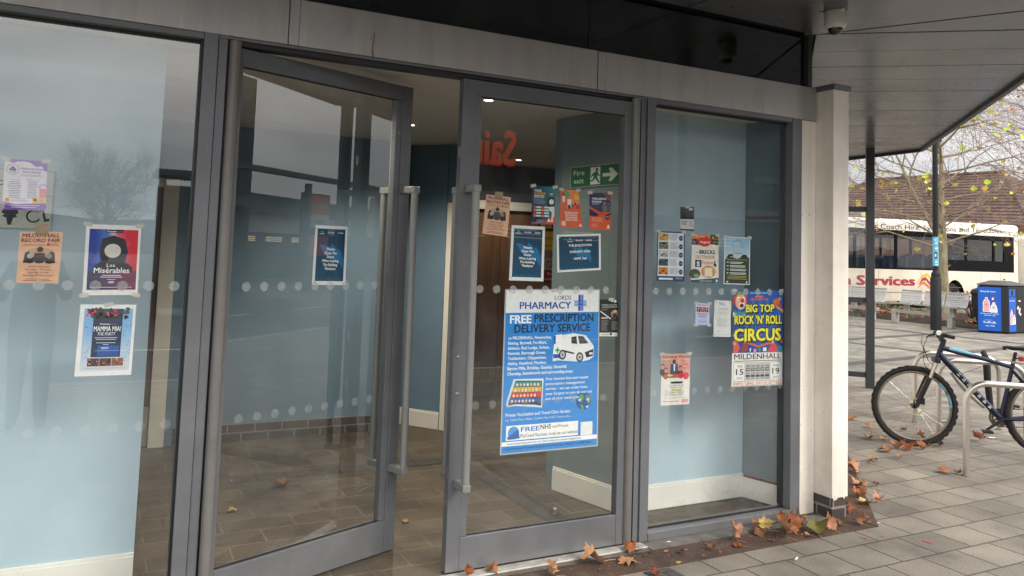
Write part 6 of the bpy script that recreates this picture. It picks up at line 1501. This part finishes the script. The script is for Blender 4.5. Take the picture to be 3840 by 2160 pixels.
# ------------------------------------------------------------------ bus
def bus():
    b = empty('bus', (0, 0, 0)); tag(b, 'long cream single deck bus with red lettering parked across the square', 'bus')
    cream = None
    t = NT('dirty_cream_paint'); v = t.coord('Object'); f = t.noise(v, 1.4, 5, .6); tc = t.n('ShaderNodeTexCoord'); sp = t.n('ShaderNodeSeparateXYZ'); t.l(tc.outputs['Object'], sp.inputs[0])
    c = t.ramp(f, [(.3, (.62, .54, .43)), (.7, (.74, .67, .56))]); g_ = t.math('MULTIPLY', t.math('SUBTRACT', 1.25, sp.outputs[2]), .9); g_.node.use_clamp = True
    c = t.mix(t.math('MULTIPLY', g_, t.noise(v, 4, 4)), c, (.33, .25, .17)); cream = t.pbr(c, .4, 0, .5)
    white = simple('cream_roof_paint', (.80, .76, .68), .4, 0, .06, 2)
    blk = simple('bus_window_black', (.008, .008, .009), .7, 0, .1, 4, .04)
    X0, X1, Y0, Y1 = 21.9, 34.15, 16.0, 18.5; ZB, ZW0, ZW1, ZR = .30, 1.47, 2.90, 3.36
    wx = 29.95; mb = MB()
    arc = [(wx+.62*cos(a), .36+.76*sin(a)) for a in [pi-pi*k/16 for k in range(17)]]
    for y in (Y0, Y1):   # lower side with a wheel arch
        pts = [(X0, ZB), (wx-.62, ZB)]+arc+[(wx+.62, ZB), (X1, ZB), (X1, ZW0), (X0, ZW0)]
        vs = [(x, y, z_) for x, z_ in pts]; mb.add(vs, [tuple(range(len(vs)))] if y == Y0 else [tuple(range(len(vs)))[::-1]], cream)
    mb.quad((X0, Y0, ZB), (X0, Y1, ZB), (X0, Y1, ZW0), (X0, Y0, ZW0), cream); mb.box(X1-.02, X1, Y0, Y1, ZB, ZR-.1, cream)
    mb.box(X0, X1-.02, Y0+.02, Y1-.02, ZB+.02, ZB+.06, M['dark'])
    for x in (23.2, 25.5, 27.9, 31.6, 32.9): mb.box(x, x+.012, Y0-.004, Y0, ZB, ZW0-.05, simple('panel_gap', (.25, .2, .15), .8))
    mb.box(X0, X1, Y0-.008, Y0-.0005, ZB+.30, ZB+.33, simple('panel_gap', (.25, .2, .15), .8))
    mb.box(33.1, 33.2, Y0-.01, Y0-.001, 1.15, 1.21, blk)
    mb.build('body', b)
    mb = MB()   # roof with rounded shoulders
    prof = [(Y0, ZW1), (Y0, ZR-.12), (Y0+.05, ZR-.03), (Y0+.2, ZR+.02), (Y1-.2, ZR+.02), (Y1-.05, ZR-.03), (Y1, ZR-.12), (Y1, ZW1)]
    vs = []
    for x, e in ((X0, -.08), (X1, .08)): vs += [(x, y, z_+(e if z_ > ZW1 else e*.7)) for y, z_ in prof]
    n = len(prof); mb.add(vs, [(i, i+1, n+i+1, n+i) for i in range(n-1)]+[tuple(range(n)), tuple(range(n, 2*n))[::-1]], white); mb.build('roof', b)
    mb = MB()
    for y in (Y0, Y1-.05):
        for x0_, x1_ in ((22.0, 22.3), (24.2, 24.32), (26.42, 26.56), (28.75, 28.85), (30.62, 30.75), (32.42, 32.55), (33.15, 33.84)): mb.box(x0_, x1_, y, y+.05, ZW0, ZW1+.05, blk)
        mb.box(22.0, 33.84, y-.003, y+.05, ZW1-.16, ZW1+.04, blk); mb.box(22.0, 29.1, y-.003, y+.05, ZW0-.0, ZW0+.06, blk); mb.box(29.1, 33.84, y-.003, y+.05, ZW0, ZW0+.44, blk)
        mb.box(33.845, X1, y, y+.05, ZW0, ZW1+.06, cream)
    mb.build('window_surround', b)
    gl = make_glass('bus_glass', (.52, .56, .58), 1.0)
    for x0_, x1_ in ((22.3, 24.2), (24.32, 26.42), (26.56, 28.75), (28.85, 30.62), (30.75, 32.42), (32.55, 33.15)):
        z0_ = ZW0+.06 if x1_ < 29 else ZW0+.44
        mb = MB(); mb.quad((x0_, Y0+.025, z0_), (x1_, Y0+.025, z0_), (x1_, Y0+.025, ZW1-.16), (x0_, Y0+.025, ZW1-.16), gl); mb.build('window_pane', b)
    mb = MB(); mb.quad((22.0, Y1-.02, ZW0), (33.8, Y1-.02, ZW0), (33.8, Y1-.02, ZW1), (22.0, Y1-.02, ZW1), make_glass('far_bus_glass', (.8, .82, .84), 1.5)); mb.build('window_pane', b)
    seatm = simple('bus_seat_fabric', (.07, .11, .19), .9, 0, .2, 10); floor_ = simple('bus_floor', (.07, .07, .075), .8)
    mb = MB(); mb.box(X0+.05, X1-.05, Y0+.06, Y1-.06, .8, .84, floor_); mb.box(X0+.05, X1-.05, Y0+.06, Y1-.06, ZW1+.01, ZW1+.03, simple('bus_ceiling', (.4, .4, .38), .8)); mb.build('floor', b)
    for k in range(11):
        for y in (Y0+.12, Y1-1.0):
            x = 23.2+k*.92
            mb = MB(); hgt = 1.98 if x < 29 else 2.12
            mb.box(x, x+.45, y, y+.88, 1.20, 1.30, seatm)
            for q in (0, .45): mb.prism([(x+.36, y+q+.01), (x+.48, y+q+.01), (x+.48, y+q+.42), (x+.36, y+q+.42)], 1.30, hgt-.06, seatm); mb.box(x+.40, x+.47, y+q+.06, y+q+.37, hgt-.06, hgt, seatm)
            mb.build('seat', b, bevel=.03)
    yel = simple('yellow_grab_pole', (.55, .38, .05), .4)
    for x in (22.9, 25.4, 25.9, 27.6, 29.6):
        mb = MB(); mb.tube([(x, Y0+1.1, .84), (x, Y0+1.1, ZW1)], .02, yel, 8); mb.build('grab_pole', b)
    for y in (Y0+.1, Y1-.4):
        w = empty('wheel', (wx, y, .5), 0, b)
        mb = MB(); mb.lathe([(.28, 0), (.44, -.01), (.49, .03), (.49, .25), (.44, .29), (.28, .29)], (0, 0, 0), M['rubber'], 32, 'y'); mb.build('tyre', w)
        mb = MB(); mb.lathe([(0, .06), (.08, .05), (.1, .09), (.2, .11), (.24, .03), (.28, .02), (.28, .2)], (0, 0, 0), simple('wheel_grey', (.12, .10, .09), .6, .3), 28, 'y'); mb.build('rim', w)
    mb = MB(); mb.box(wx-.7, wx+.7, Y0+.42, Y0+.5, .35, 1.1, M['dark']); mb.build('wheel_housing', b)
    f = lambda u, v, l=1: Vector((u, Y0-.002-.001*l, v))
    mb = MB(); dk = ink('#4a3a34')
    fs_ = lambda u, v, l=1: Vector((u, Y0-.003, v+(u-24.8)*.0155))
    mb.text('For Coach Hire, Excursions and Timetables', fs_, dk, .19, 8.2, 'L', 24.84, 2.945, .004); mb.build('lettering', b)
    mb = MB(); mb.text('Coach Services', f, simple('red_sign_paint', (.32, .018, .03), .5), .34, 6.0, 'L', 21.52+.0, .88, .045); mb.build('lettering', b)
    mb = MB()
    def sw(pts, col, l): mb.add([f(27.65+x, .74+z_, l) for x, z_ in pts], [(i, i+1, len(pts)-i-2, len(pts)-i-1) for i in range(len(pts)//2-1)], col)
    yl, rd, og = simple('yellow_sign_paint', (.75, .42, .03), .5), simple('red_sign_paint', (.32, .018, .03), .5), simple('orange_sign_paint', (.65, .13, .03), .5)
    def ribbon(path, w, col, l):
        up = [(x, z_+w*k) for (x, z_), k in zip(path, [.15]+[1]*(len(path)-2)+[.2])]; sw(path+up[::-1], col, l)
    ribbon([(0, .22), (.3, .42), (.6, .5), (.78, .42), (.9, .26), (1.05, .16)], .12, yl, 2)
    ribbon([(.08, .16), (.35, .32), (.55, .34), (.68, .22), (.82, .14), (1.1, .13)], .12, rd, 3)
    ribbon([(.02, .0), (.25, .16), (.45, .2), (.6, .1), (.75, .02), (1.05, .02)], .1, og, 4); mb.build('logo', b)
    return b
bus()
def bus2():
    b = empty('bus', (0, 0, 0)); tag(b, 'second cream vehicle just showing at the right edge beyond the first bus', 'bus')
    cr = simple('cream_roof_paint', (.80, .76, .68), .4, 0, .06, 2)
    X0, X1, Y0, Y1 = 34.75, 43, 15.7, 18.1
    mb = MB(); wx = 36.0; pts = [(X0, .4), (wx-.6, .4)]+[(wx+.6*cos(a), .4+.75*sin(a)) for a in [pi-pi*k/14 for k in range(15)]]+[(wx+.6, .4), (X1, .4), (X1, 2.95), (X1-.3, 3.2), (X0+.3, 3.15), (X0, 2.9)]
    n = len(pts); vs = [(x, Y0, z_) for x, z_ in pts]+[(x, Y1, z_) for x, z_ in pts]
    mb.add(vs, [tuple(range(n)), tuple(range(n, 2*n))[::-1]]+[(i, n+i, n+(i+1) % n, (i+1) % n) for i in range(n)], cr); mb.build('body', b)
    for x0_, x1_ in ((34.95, 36.9), (37.0, 39.2), (39.3, 41.5)):
        mb = MB(); mb.box(x0_, x1_, Y0-.012, Y0-.002, 2.0, 2.9, simple('bus_window_dark', (.02, .022, .025), .1)); mb.build('window_pane', b)
    w = empty('wheel', (wx, Y0+.08, .5), 0, b); mb = MB(); mb.lathe([(.28, 0), (.44, -.01), (.49, .03), (.49, .25), (.44, .29), (.28, .29)], (0, 0, 0), M['rubber'], 28, 'y'); mb.build('tyre', w)
    mb = MB(); mb.lathe([(0, .06), (.1, .09), (.24, .03), (.28, .02), (.28, .2)], (0, 0, 0), simple('wheel_grey', (.12, .10, .09), .6, .3), 24, 'y'); mb.build('rim', w)
    mb = MB(); mb.box(wx-.62, wx+.62, Y0-.004, Y0-.001, .4, 1.0, M['dark']); mb.build('wheel_housing', b)
bus2()

# ------------------------------------------------------------------ tiled house
def tile_mat():
    t = NT('brown_roof_tiles'); tc = t.n('ShaderNodeTexCoord'); sp = t.n('ShaderNodeSeparateXYZ'); t.l(tc.outputs['Object'], sp.inputs[0])
    cb = t.n('ShaderNodeCombineXYZ'); t.l(sp.outputs[1], cb.inputs[0]); t.l(t.math('MULTIPLY', sp.outputs[2], 1.45), cb.inputs[1])
    b = t.n('ShaderNodeTexBrick'); b.offset = .5
    for k, x in (('Scale', 1.), ('Mortar Size', .02), ('Mortar Smooth', .6), ('Brick Width', .36), ('Row Height', .30)): b.inputs[k].default_value = x
    b.inputs['Color1'].default_value = (.07, .044, .037, 1); b.inputs['Color2'].default_value = (.12, .076, .062, 1); b.inputs['Mortar'].default_value = (.03, .02, .018, 1)
    t.l(cb.outputs[0], b.inputs['Vector']); f = t.noise(tc.outputs['Object'], .9, 5, .6)
    c = t.mix(.7, b.outputs['Color'], t.ramp(f, [(.3, (.75, .72, .7)), (.7, (1.4, 1.35, 1.3))]), 'MULTIPLY')
    m_ = t.noise(tc.outputs['Object'], 6, 3); c = t.mix(t.ramp(m_, [(.62, (0,)*3), (.75, (.5,)*3)]), c, (.13, .12, .07))
    return t.pbr(c, .85, 0, .3)
TM = tile_mat()
h_ = empty('house', (0, 0, 0)); tag(h_, 'low house with a brown tiled hipped roof behind the bus', 'house')
ra, rb = Vector((40.8, 28.3, 6.60)), Vector((41.5, 21.0, 6.60))
e = [Vector((36.6, 32.6, 4.3)), Vector((37.6, 17.4, 3.6)), Vector((45.3, 16.8, 3.6)), Vector((45.0, 33.0, 4.0))]
mb = MB()
def tiled(a, b, c, d, rows):   # stepped courses from eaves a-b to ridge d-c
    for i in range(rows):
        t0, t1 = i/rows, (i+1)/rows
        p = [a.lerp(d, t0), b.lerp(c, t0), b.lerp(c, t1), a.lerp(d, t1)]; lift = Vector((0, 0, .05))
        mb.add([p[0]+lift, p[1]+lift, p[2], p[3], p[0], p[1]], [(0, 1, 2, 3), (4, 5, 1, 0)], TM)
tiled(e[0], e[1], rb, ra, 17); tiled(e[1], e[2], rb, rb, 17); tiled(e[2], e[3], ra, rb, 17); tiled(e[3], e[0], ra, ra, 17); ro = mb.build('roof', h_)
mb = MB(); mb.tube([ra+Vector((0, 0, .02)), rb+Vector((0, 0, .02))], .11, TM, 8); mb.tube([e[1], rb], .09, TM, 8); mb.tube([e[0], ra], .09, TM, 8); mb.build('ridge_tiles', ro)
mb = MB(); mb.prism([(37.3, 31.8), (38.1, 18.0), (44.8, 17.5), (44.5, 32.2)], 0, 3.95, simple('house_brick', (.27, .16, .11), .85, 0, .15, 3)); mb.build('wall', h_)

# ------------------------------------------------------------------ the other side of the road (seen in the glass)
def market():
    b = empty('supermarket', (0, 0, 0)); tag(b, 'dark clad supermarket across the road with orange red fascia letters', 'supermarket')
    clad = simple('dark_cladding', (.05, .052, .055), .6, .0, .25, .6)
    mb = MB(); mb.box(5.2, 21.3, -34, -16, -.12, 7.6, clad)
    for k in range(13): mb.box(5.4+k*1.2, 5.412+k*1.2, -15.998, -15.994, 0, 7.6, M['dark'])
    mb.build('wall', b)
    mb = MB(); mb.box(5.0, 21.2, -15.99, -15.2, 2.9, 3.25, simple('grey_canopy', (.16, .165, .17), .5)); mb.build('entrance_canopy', b)
    f = lambda u, v, l=1: Vector((-u, -15.98+.03*l, v))
    ol = NT('lit_orange_letter'); oe = ol.n('ShaderNodeEmission'); oe.inputs[0].default_value = (1, .10, .04, 1); oe.inputs[1].default_value = 1.3; ol.l(oe.outputs[0], ol.out.inputs['Surface'])
    mb = MB(); mb.text("Sainsbury's", f, ol.m, 1.0, 4.0, 'L', -10.25, 4.06, .03, 0, 2)
    mb.build('fascia_lettering', b)
    lit = NT('shop_window_glow'); em = lit.n('ShaderNodeEmission'); em.inputs[0].default_value = (1, .85, .6, 1); em.inputs[1].default_value = .9; lit.l(em.outputs[0], lit.out.inputs['Surface'])
    for k in range(7):
        mb = MB(); x = 6+k*1.9; mb.box(x, x+1.75, -15.99, -15.95, .1, 2.7, simple('shop_glass', (.05, .06, .065), .08)); w = mb.build('shop_window', b)
        mb = MB()
        for q in range(3): mb.box(x+.25, x+1.5-.12*q, -15.945, -15.94, 2.05+q*.11, 2.09+q*.11, lit.m)
        mb.build('lit_shelf', w)
market()
def station_shelter():
    b = empty('bus_shelter', (0, 0, 0)); tag(b, 'grey framed shelter roof across the road', 'bus shelter')
    g_ = simple('grey_shelter_metal', (.13, .135, .14), .5)
    mb = MB(); mb.box(18.5, 34, -15.4, -15.0, 4.16, 4.34, g_); mb.build('roof', b)
    for x in (23.6, 31): 
        mb = MB(); mb.box(x, x+.2, -15.3, -15.1, -.12, 3.999, g_); mb.build('post', b)
    mb = MB(); mb.box(23.5, 75, -34, -22, -.12, 3.05, simple('white_shed_wall', (.72, .725, .71), .6))
    mb.add([(23.2, -21.6, 3.06), (75, -21.6, 3.06), (75, -21.6, 3.3), (23.2, -21.6, 4.1), (23.2, -34, 3.06), (75, -34, 3.06), (75, -34, 3.3), (23.2, -34, 4.1)], [(0, 3, 2, 1), (4, 5, 6, 7), (3, 7, 6, 2), (0, 1, 5, 4), (0, 4, 7, 3), (1, 2, 6, 5)], g_)
    mb.box(23.6, 75, -21.995, -21.97, -.1, 2.15, simple('dim_shop_glass', (.07, .085, .09), .2))
    sh = mb.build('shed', None); tag(sh, 'low grey shed with a sloping roof across the road beyond the totem sign', 'shed')
    wl = NT('warm_shop_light'); we = wl.n('ShaderNodeEmission'); we.inputs[0].default_value = (1, .78, .42, 1); we.inputs[1].default_value = 2.6; wl.l(we.outputs[0], wl.out.inputs['Surface'])
    for k in range(6):
        mb = MB()
        for q in range(3): mb.box(28.2+k*2.1, 29.5+k*2.1, -21.965, -21.96, 1.72+q*.09, 1.77+q*.09, wl.m)
        mb.build('lit_slats', sh)
    b2 = empty('bus_shelter', (0, 0, 0)); tag(b2, 'small glazed shelter across the road, left of the supermarket', 'bus shelter')
    mb = MB(); mb.box(1.0, 4.6, -17.2, -15.6, 3.15, 3.28, g_); mb.build('roof', b2)
    for x in (1.1, 2.0, 4.3):
        mb = MB(); mb.box(x, x+.14, -16.0, -15.86, -.12, 3.149, g_); mb.build('post', b2)
    mb = MB(); mb.quad((1.1, -17, 0), (4.5, -17, 0), (4.5, -17, 3), (1.1, -17, 3), simple('pale_panel', (.3, .31, .3), .4)); mb.build('back_panel', b2)
station_shelter()
t_ = empty('totem_sign', (0, 0, 0)); tag(t_, 'orange and white totem sign across the road', 'sign')
mb = MB(); mb.box(24.6, 26.5, -16.15, -16, -.12, 3.75, simple('totem_grey', (.10, .10, .105), .5)); mb.build('body', t_)
mb = MB(); mb.box(24.6, 26.5, -15.995, -15.97, 2.95, 3.7, simple('orange_panel', (.85, .22, .06), .5)); mb.box(24.6, 26.5, -15.995, -15.97, 2.35, 2.9, M['white']); mb.box(24.6, 26.5, -15.995, -15.97, 1.2, 2.0, simple('orange_panel', (.85, .22, .06), .5))
f = lambda u, v, l=1: Vector((-u, -15.966, v)); mb.text("Sainsbury's", f, M['white'], .28, 1.6, 'C', -25.55, 3.2); mb.text('habitat', f, M['dark'], .25, 1.2, 'C', -25.55, 2.5); mb.build('sign_panel', t_)
lim = []
for k in range(18): a = k*2.4; lim.append(((0, 0, 1.6+.2*k), (cos(a), sin(a), .9), 2.3, .07))
tree((.2, -58), 'round bare tree across the road', 21, [(0, 0, 0), (0, 0, 2), (0, 0, 5)], [.3, .25, .1], lim, ff, 0, (), .1, None, 3, (7, 9), bark_far)
# distant hedge line and roofs behind the camera
mb = MB(); rnd = random.Random(31); hm = simple('distant_hedge', (.12, .125, .11), .9, 0, .3, .3)
pts = [(-120+i*6, rnd.uniform(3.0, 5.5)) for i in range(50)]
mb.add([(x, -95, -.2) for x, z_ in pts]+[(x, -95, z_) for x, z_ in pts], [(i, i+1, 50+i+1, 50+i) for i in range(49)], hm); o = mb.build('hedge_line'); o['kind'] = 'stuff'; o['label'] = 'far off line of hedge beyond the road'

# ------------------------------------------------------------------ passer-by mirrored in the left window
def skin_mesh(chains, sub=2):
    """chains: lists of (point, radius); points closer than 1 mm are shared"""
    vs = []; rs = []; es = []
    def vid(p, r):
        for i, q in enumerate(vs):
            if (q-Vector(p)).length < 1e-3: return i
        vs.append(Vector(p)); rs.append(r); return len(vs)-1
    for ch in chains:
        ids = [vid(p, r) for p, r in ch]
        es += [(a, b) for a, b in zip(ids[:-1], ids[1:]) if a != b]
    me = bpy.data.meshes.new('skeleton'); me.from_pydata(vs, es, []); o = bpy.data.objects.new('skeleton', me); COL.objects.link(o)
    sk = o.modifiers.new('skin', 'SKIN'); sk.use_smooth_shade = True
    for i, d in enumerate(me.skin_vertices[0].data):
        r = rs[i]; d.radius = r if isinstance(r, tuple) else (r, r); d.use_root = (i == 0)
    ss = o.modifiers.new('sub', 'SUBSURF'); ss.levels = sub; ss.render_levels = sub
    dg_ = bpy.context.evaluated_depsgraph_get(); out_ = bpy.data.meshes.new_from_object(o.evaluated_get(dg_)); bpy.data.objects.remove(o); bpy.data.meshes.remove(me)
    return out_
def person():
    P = empty('person', (-.50, -4.28, .0), radians(180)); tag(P, 'person in a dark navy coat, mirrored in the window by the open door', 'person')
    # local axes: the person faces -y (turned by 180 degrees to face the window)
    sk = simple('skin', (.48, .27, .19), .55, 0, .06, 12); coat = simple('navy_coat', (.018, .024, .042), .85, 0, .2, 14); trs = simple('dark_trousers', (.022, .024, .03), .85, 0, .2, 14); sho = simple('dark_shoes', (.015, .013, .012), .5)
    ch = [[((0, 0, .98), (.185, .135)), ((0, -.005, 1.10), (.18, .135)), ((0, 0, 1.25), (.185, .135)), ((0, .01, 1.38), (.17, .115)), ((0, .012, 1.46), (.075, .065)), ((0, .0, 1.53), (.052, .056)), ((0, -.012, 1.60), (.068, .084)), ((0, -.012, 1.68), (.074, .094)), ((0, -.004, 1.755), (.05, .066))]]
    for s in (-1, 1):
        ch.append([((0, 0, .98), .15), ((.085*s, 0, .90), (.098, .11)), ((.093*s, -.01, .70), (.088, .095)), ((.096*s, -.012, .50), (.07, .075)), ((.10*s, .005, .36), (.066, .07)), ((.105*s, .015, .10), (.055, .06)), ((.112*s, -.03, .045), (.042, .04)), ((.118*s, -.13, .032), (.04, .03))])
        sh = (.0, .01, 1.38)
        el = (.25*s, -.04, 1.13) if s < 0 else (.26*s, -.02, 1.12); wr = (.17*s, -.27, 1.29) if s < 0 else (.16*s, -.27, 1.27)
        ch.append([(sh, .15), ((.165*s, .01, 1.395), (.078, .08)), ((.215*s, .0, 1.27), (.066, .068)), (el, .055), ((el[0]*.55+wr[0]*.45, el[1]*.55+wr[1]*.45, el[2]*.55+wr[2]*.45), .041), (wr, .027)])
        # palm and fingers closing round the phone held at x=0
        pal = (.085*s, -.31, 1.335); ch.append([(wr, .027), ((wr[0]*.55+pal[0]*.45, wr[1]*.5+pal[1]*.5, wr[2]*.5+pal[2]*.5), (.02, .034)), (pal, (.017, .036))])
        for k in range(4):
            z0 = 1.315+.021*k; ln = (.026, .03, .031, .027)[k]
            ch.append([(pal, .03), ((.066*s, -.332, z0), .0088), ((.048*s, -.344, z0+.002), .0082), ((.048*s-ln*s*.7, -.3455, z0+.004), .0072)])
        ch.append([(pal, .03), ((.075*s, -.302, 1.372), .0105), ((.055*s, -.312, 1.39), .009), ((.034*s, -.3165, 1.385), .008)])
    me = skin_mesh(ch, 2)
    for m in (coat, trs, sho, sk): me.materials.append(m)
    for p in me.polygons:
        c = p.center
        near_hand = c.y < -.268 and c.z > 1.2
        p.material_index = 3 if (c.z > 1.495 or near_hand) else (0 if c.z > .80 else (1 if c.z > .085 else 2)); p.use_smooth = True
    # face relief: nose, brow, sockets, lips, chin pulled out of the head
    for v in me.vertices:
        x, y, z = v.co
        if z > 1.55 and y < -.04:
            w = lambda cx, cz, rx, rz: math.exp(-((x-cx)/rx)**2-((z-cz)/rz)**2)
            v.co.y -= .026*w(0, 1.625, .016, .026)-.008*(w(.031, 1.655, .016, .012)+w(-.031, 1.655, .016, .012))+.007*w(0, 1.585, .03, .012)+.009*w(0, 1.555, .03, .02)+.005*w(0, 1.68, .05, .014)
    bo = bpy.data.objects.new('body', me); COL.objects.link(bo); bo.parent = P
    mb = MB()
    for s in (-1, 1): mb.lathe([(.011*cos(a), .011*sin(a)) for a in [-pi/2+pi*k/8 for k in range(9)]], (.031*s, -.088, 1.655), simple('eye_white', (.6, .58, .55), .3), 12, 'y'); mb.lathe([(0, -.0122), (.0055, -.011)], (.031*s, -.088, 1.655), BLK, 10, 'y')
    mb.build('eyes', P)
    mb = MB()
    for s in (-1, 1): mb.tube([(.078*s, .002, 1.61), (.088*s, .006, 1.64), (.087*s, .012, 1.665), (.077*s, .006, 1.67)], [.008, .011, .011, .007], sk, 8)
    mb.build('ears', P)
    # short brown hair cap
    hm_ = bpy.data.meshes.new('hair'); bm = bmesh.new(); bmesh.ops.create_icosphere(bm, subdivisions=4, radius=1)
    for v in bm.verts:
        n = v.co.copy(); k = 1+.03*mnoise.noise(n*7); v.co = Vector((n.x*.087*k, n.y*.108*k+.004, 1.685+n.z*.10*k))
    bmesh.ops.delete(bm, geom=[v for v in bm.verts if v.co.z < 1.69+ (-.09 if v.co.y > .02 else (.03 if v.co.y < -.05 else -.01))], context='VERTS'); bm.to_mesh(hm_); bm.free(); hm_.materials.append(simple('brown_hair', (.05, .03, .018), .7, 0, .3, 60)); hm_.polygons.foreach_set('use_smooth', [True]*len(hm_.polygons))
    ho = bpy.data.objects.new('hair', hm_); COL.objects.link(ho); ho.parent = P
    ph = MB(); cth, sth = cos(radians(180)), sin(radians(180))
    def tp(x, y, z): return (-.50-x, -4.28-y, z)
    a = tp(-.039, -.334, 1.30); b_ = tp(.039, -.325, 1.46); ph.box(min(a[0], b_[0]), max(a[0], b_[0]), min(a[1], b_[1]), max(a[1], b_[1]), 1.30, 1.46, BLK)
    tag(ph.build('phone', bevel=.003), 'black phone held up by the person mirrored in the window by the open door', 'phone')
person()

# ------------------------------------------------------------------ sky, sun, camera
W = bpy.data.worlds.new('World'); sc.world = W; W.use_nodes = True; nt = W.node_tree; nt.nodes.clear()
def N(t, **k):
    n = nt.nodes.new(t)
    for a, v in k.items(): setattr(n, a, v)
    return n
out = N('ShaderNodeOutputWorld'); bg = N('ShaderNodeBackground'); bg.inputs['Strength'].default_value = .124
sky = N('ShaderNodeTexSky', sky_type='NISHITA'); sky.sun_disc = False
SUN_EL, SUN_AZ = radians(38), radians(150)     # azimuth clockwise from +y
sky.sun_elevation = SUN_EL; sky.sun_rotation = SUN_AZ
tc = N('ShaderNodeTexCoord'); sep = N('ShaderNodeSeparateXYZ'); nt.links.new(tc.outputs['Generated'], sep.inputs[0])
mp = N('ShaderNodeMapping'); mp.inputs['Scale'].default_value = (1.2, 1.2, 5.0); nt.links.new(tc.outputs['Generated'], mp.inputs['Vector'])
nz = N('ShaderNodeTexNoise'); nz.inputs['Scale'].default_value = 1.7; nz.inputs['Detail'].default_value = 7; nz.inputs['Roughness'].default_value = .55; nt.links.new(mp.outputs[0], nz.inputs['Vector'])
cr = N('ShaderNodeValToRGB'); e_ = cr.color_ramp.elements
e_[0].position = .36; e_[0].color = (.52, .525, .55, 1); e_[1].position = .64; e_[1].color = (1.0, .975, .95, 1); nt.links.new(nz.outputs['Fac'], cr.inputs['Fac'])
# brighter overcast towards the hidden sun (southern half), softer to the north
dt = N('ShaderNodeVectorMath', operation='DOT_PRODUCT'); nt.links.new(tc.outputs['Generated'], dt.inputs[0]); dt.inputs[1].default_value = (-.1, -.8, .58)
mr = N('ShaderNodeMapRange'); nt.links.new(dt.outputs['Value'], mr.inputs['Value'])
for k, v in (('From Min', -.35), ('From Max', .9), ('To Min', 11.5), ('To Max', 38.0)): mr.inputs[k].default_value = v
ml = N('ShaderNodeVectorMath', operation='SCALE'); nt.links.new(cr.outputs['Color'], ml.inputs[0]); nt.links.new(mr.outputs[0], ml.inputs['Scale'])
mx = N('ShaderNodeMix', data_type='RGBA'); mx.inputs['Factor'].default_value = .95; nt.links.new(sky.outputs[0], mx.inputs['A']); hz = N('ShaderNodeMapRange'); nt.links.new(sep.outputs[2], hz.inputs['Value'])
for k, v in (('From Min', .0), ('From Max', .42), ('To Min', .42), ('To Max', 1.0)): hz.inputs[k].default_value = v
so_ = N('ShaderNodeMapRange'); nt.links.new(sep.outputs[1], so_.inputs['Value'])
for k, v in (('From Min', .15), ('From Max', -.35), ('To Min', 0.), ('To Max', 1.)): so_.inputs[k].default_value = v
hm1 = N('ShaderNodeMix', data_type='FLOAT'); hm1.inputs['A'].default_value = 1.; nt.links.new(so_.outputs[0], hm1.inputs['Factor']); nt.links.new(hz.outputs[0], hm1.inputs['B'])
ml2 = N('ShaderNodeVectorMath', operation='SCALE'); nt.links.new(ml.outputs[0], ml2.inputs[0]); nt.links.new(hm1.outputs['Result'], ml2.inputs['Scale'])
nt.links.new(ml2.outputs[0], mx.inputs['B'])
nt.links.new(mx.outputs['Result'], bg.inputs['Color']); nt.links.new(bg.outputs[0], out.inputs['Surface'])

S = bpy.data.lights.new('sun', 'SUN'); S.energy = 2.8; S.angle = radians(25); S.color = (1, .92, .82)
so = bpy.data.objects.new('sun', S); COL.objects.link(so)
sd = Vector((sin(SUN_AZ)*cos(SUN_EL), cos(SUN_AZ)*cos(SUN_EL), sin(SUN_EL))); so.rotation_euler = (-sd).to_track_quat('-Z', 'Y').to_euler(); so.location = (0, -8, 10)

cam = bpy.data.cameras.new('camera'); co = bpy.data.objects.new('camera', cam); COL.objects.link(co)
cam.sensor_width = 36; cam.lens = 2975.84/3840*36; cam.shift_y = -360/3840; cam.clip_start = .05; cam.clip_end = 2000
yaw, pit, rol = .474001557, .0731073947, .0339358262
fw = Vector((sin(yaw)*cos(pit), cos(yaw)*cos(pit), sin(pit))); r0 = Vector((cos(yaw), -sin(yaw), 0)); u0 = r0.cross(fw)
rg = r0*cos(rol)+u0*sin(rol); up = u0*cos(rol)-r0*sin(rol)
co.matrix_world = Matrix(((rg.x, up.x, -fw.x, CAM.x), (rg.y, up.y, -fw.y, CAM.y), (rg.z, up.z, -fw.z, CAM.z), (0, 0, 0, 1)))
sc.camera = co
sc.view_settings.view_transform = 'Standard'; sc.view_settings.look = 'None'; sc.view_settings.exposure = 0
sc.render.engine = 'CYCLES'
sc.cycles.max_bounces = 10; sc.cycles.transparent_max_bounces = 24; sc.cycles.glossy_bounces = 5; sc.cycles.caustics_reflective = False; sc.cycles.caustics_refractive = False
sc.cycles.sample_clamp_indirect = 6; sc.cycles.use_denoising = True
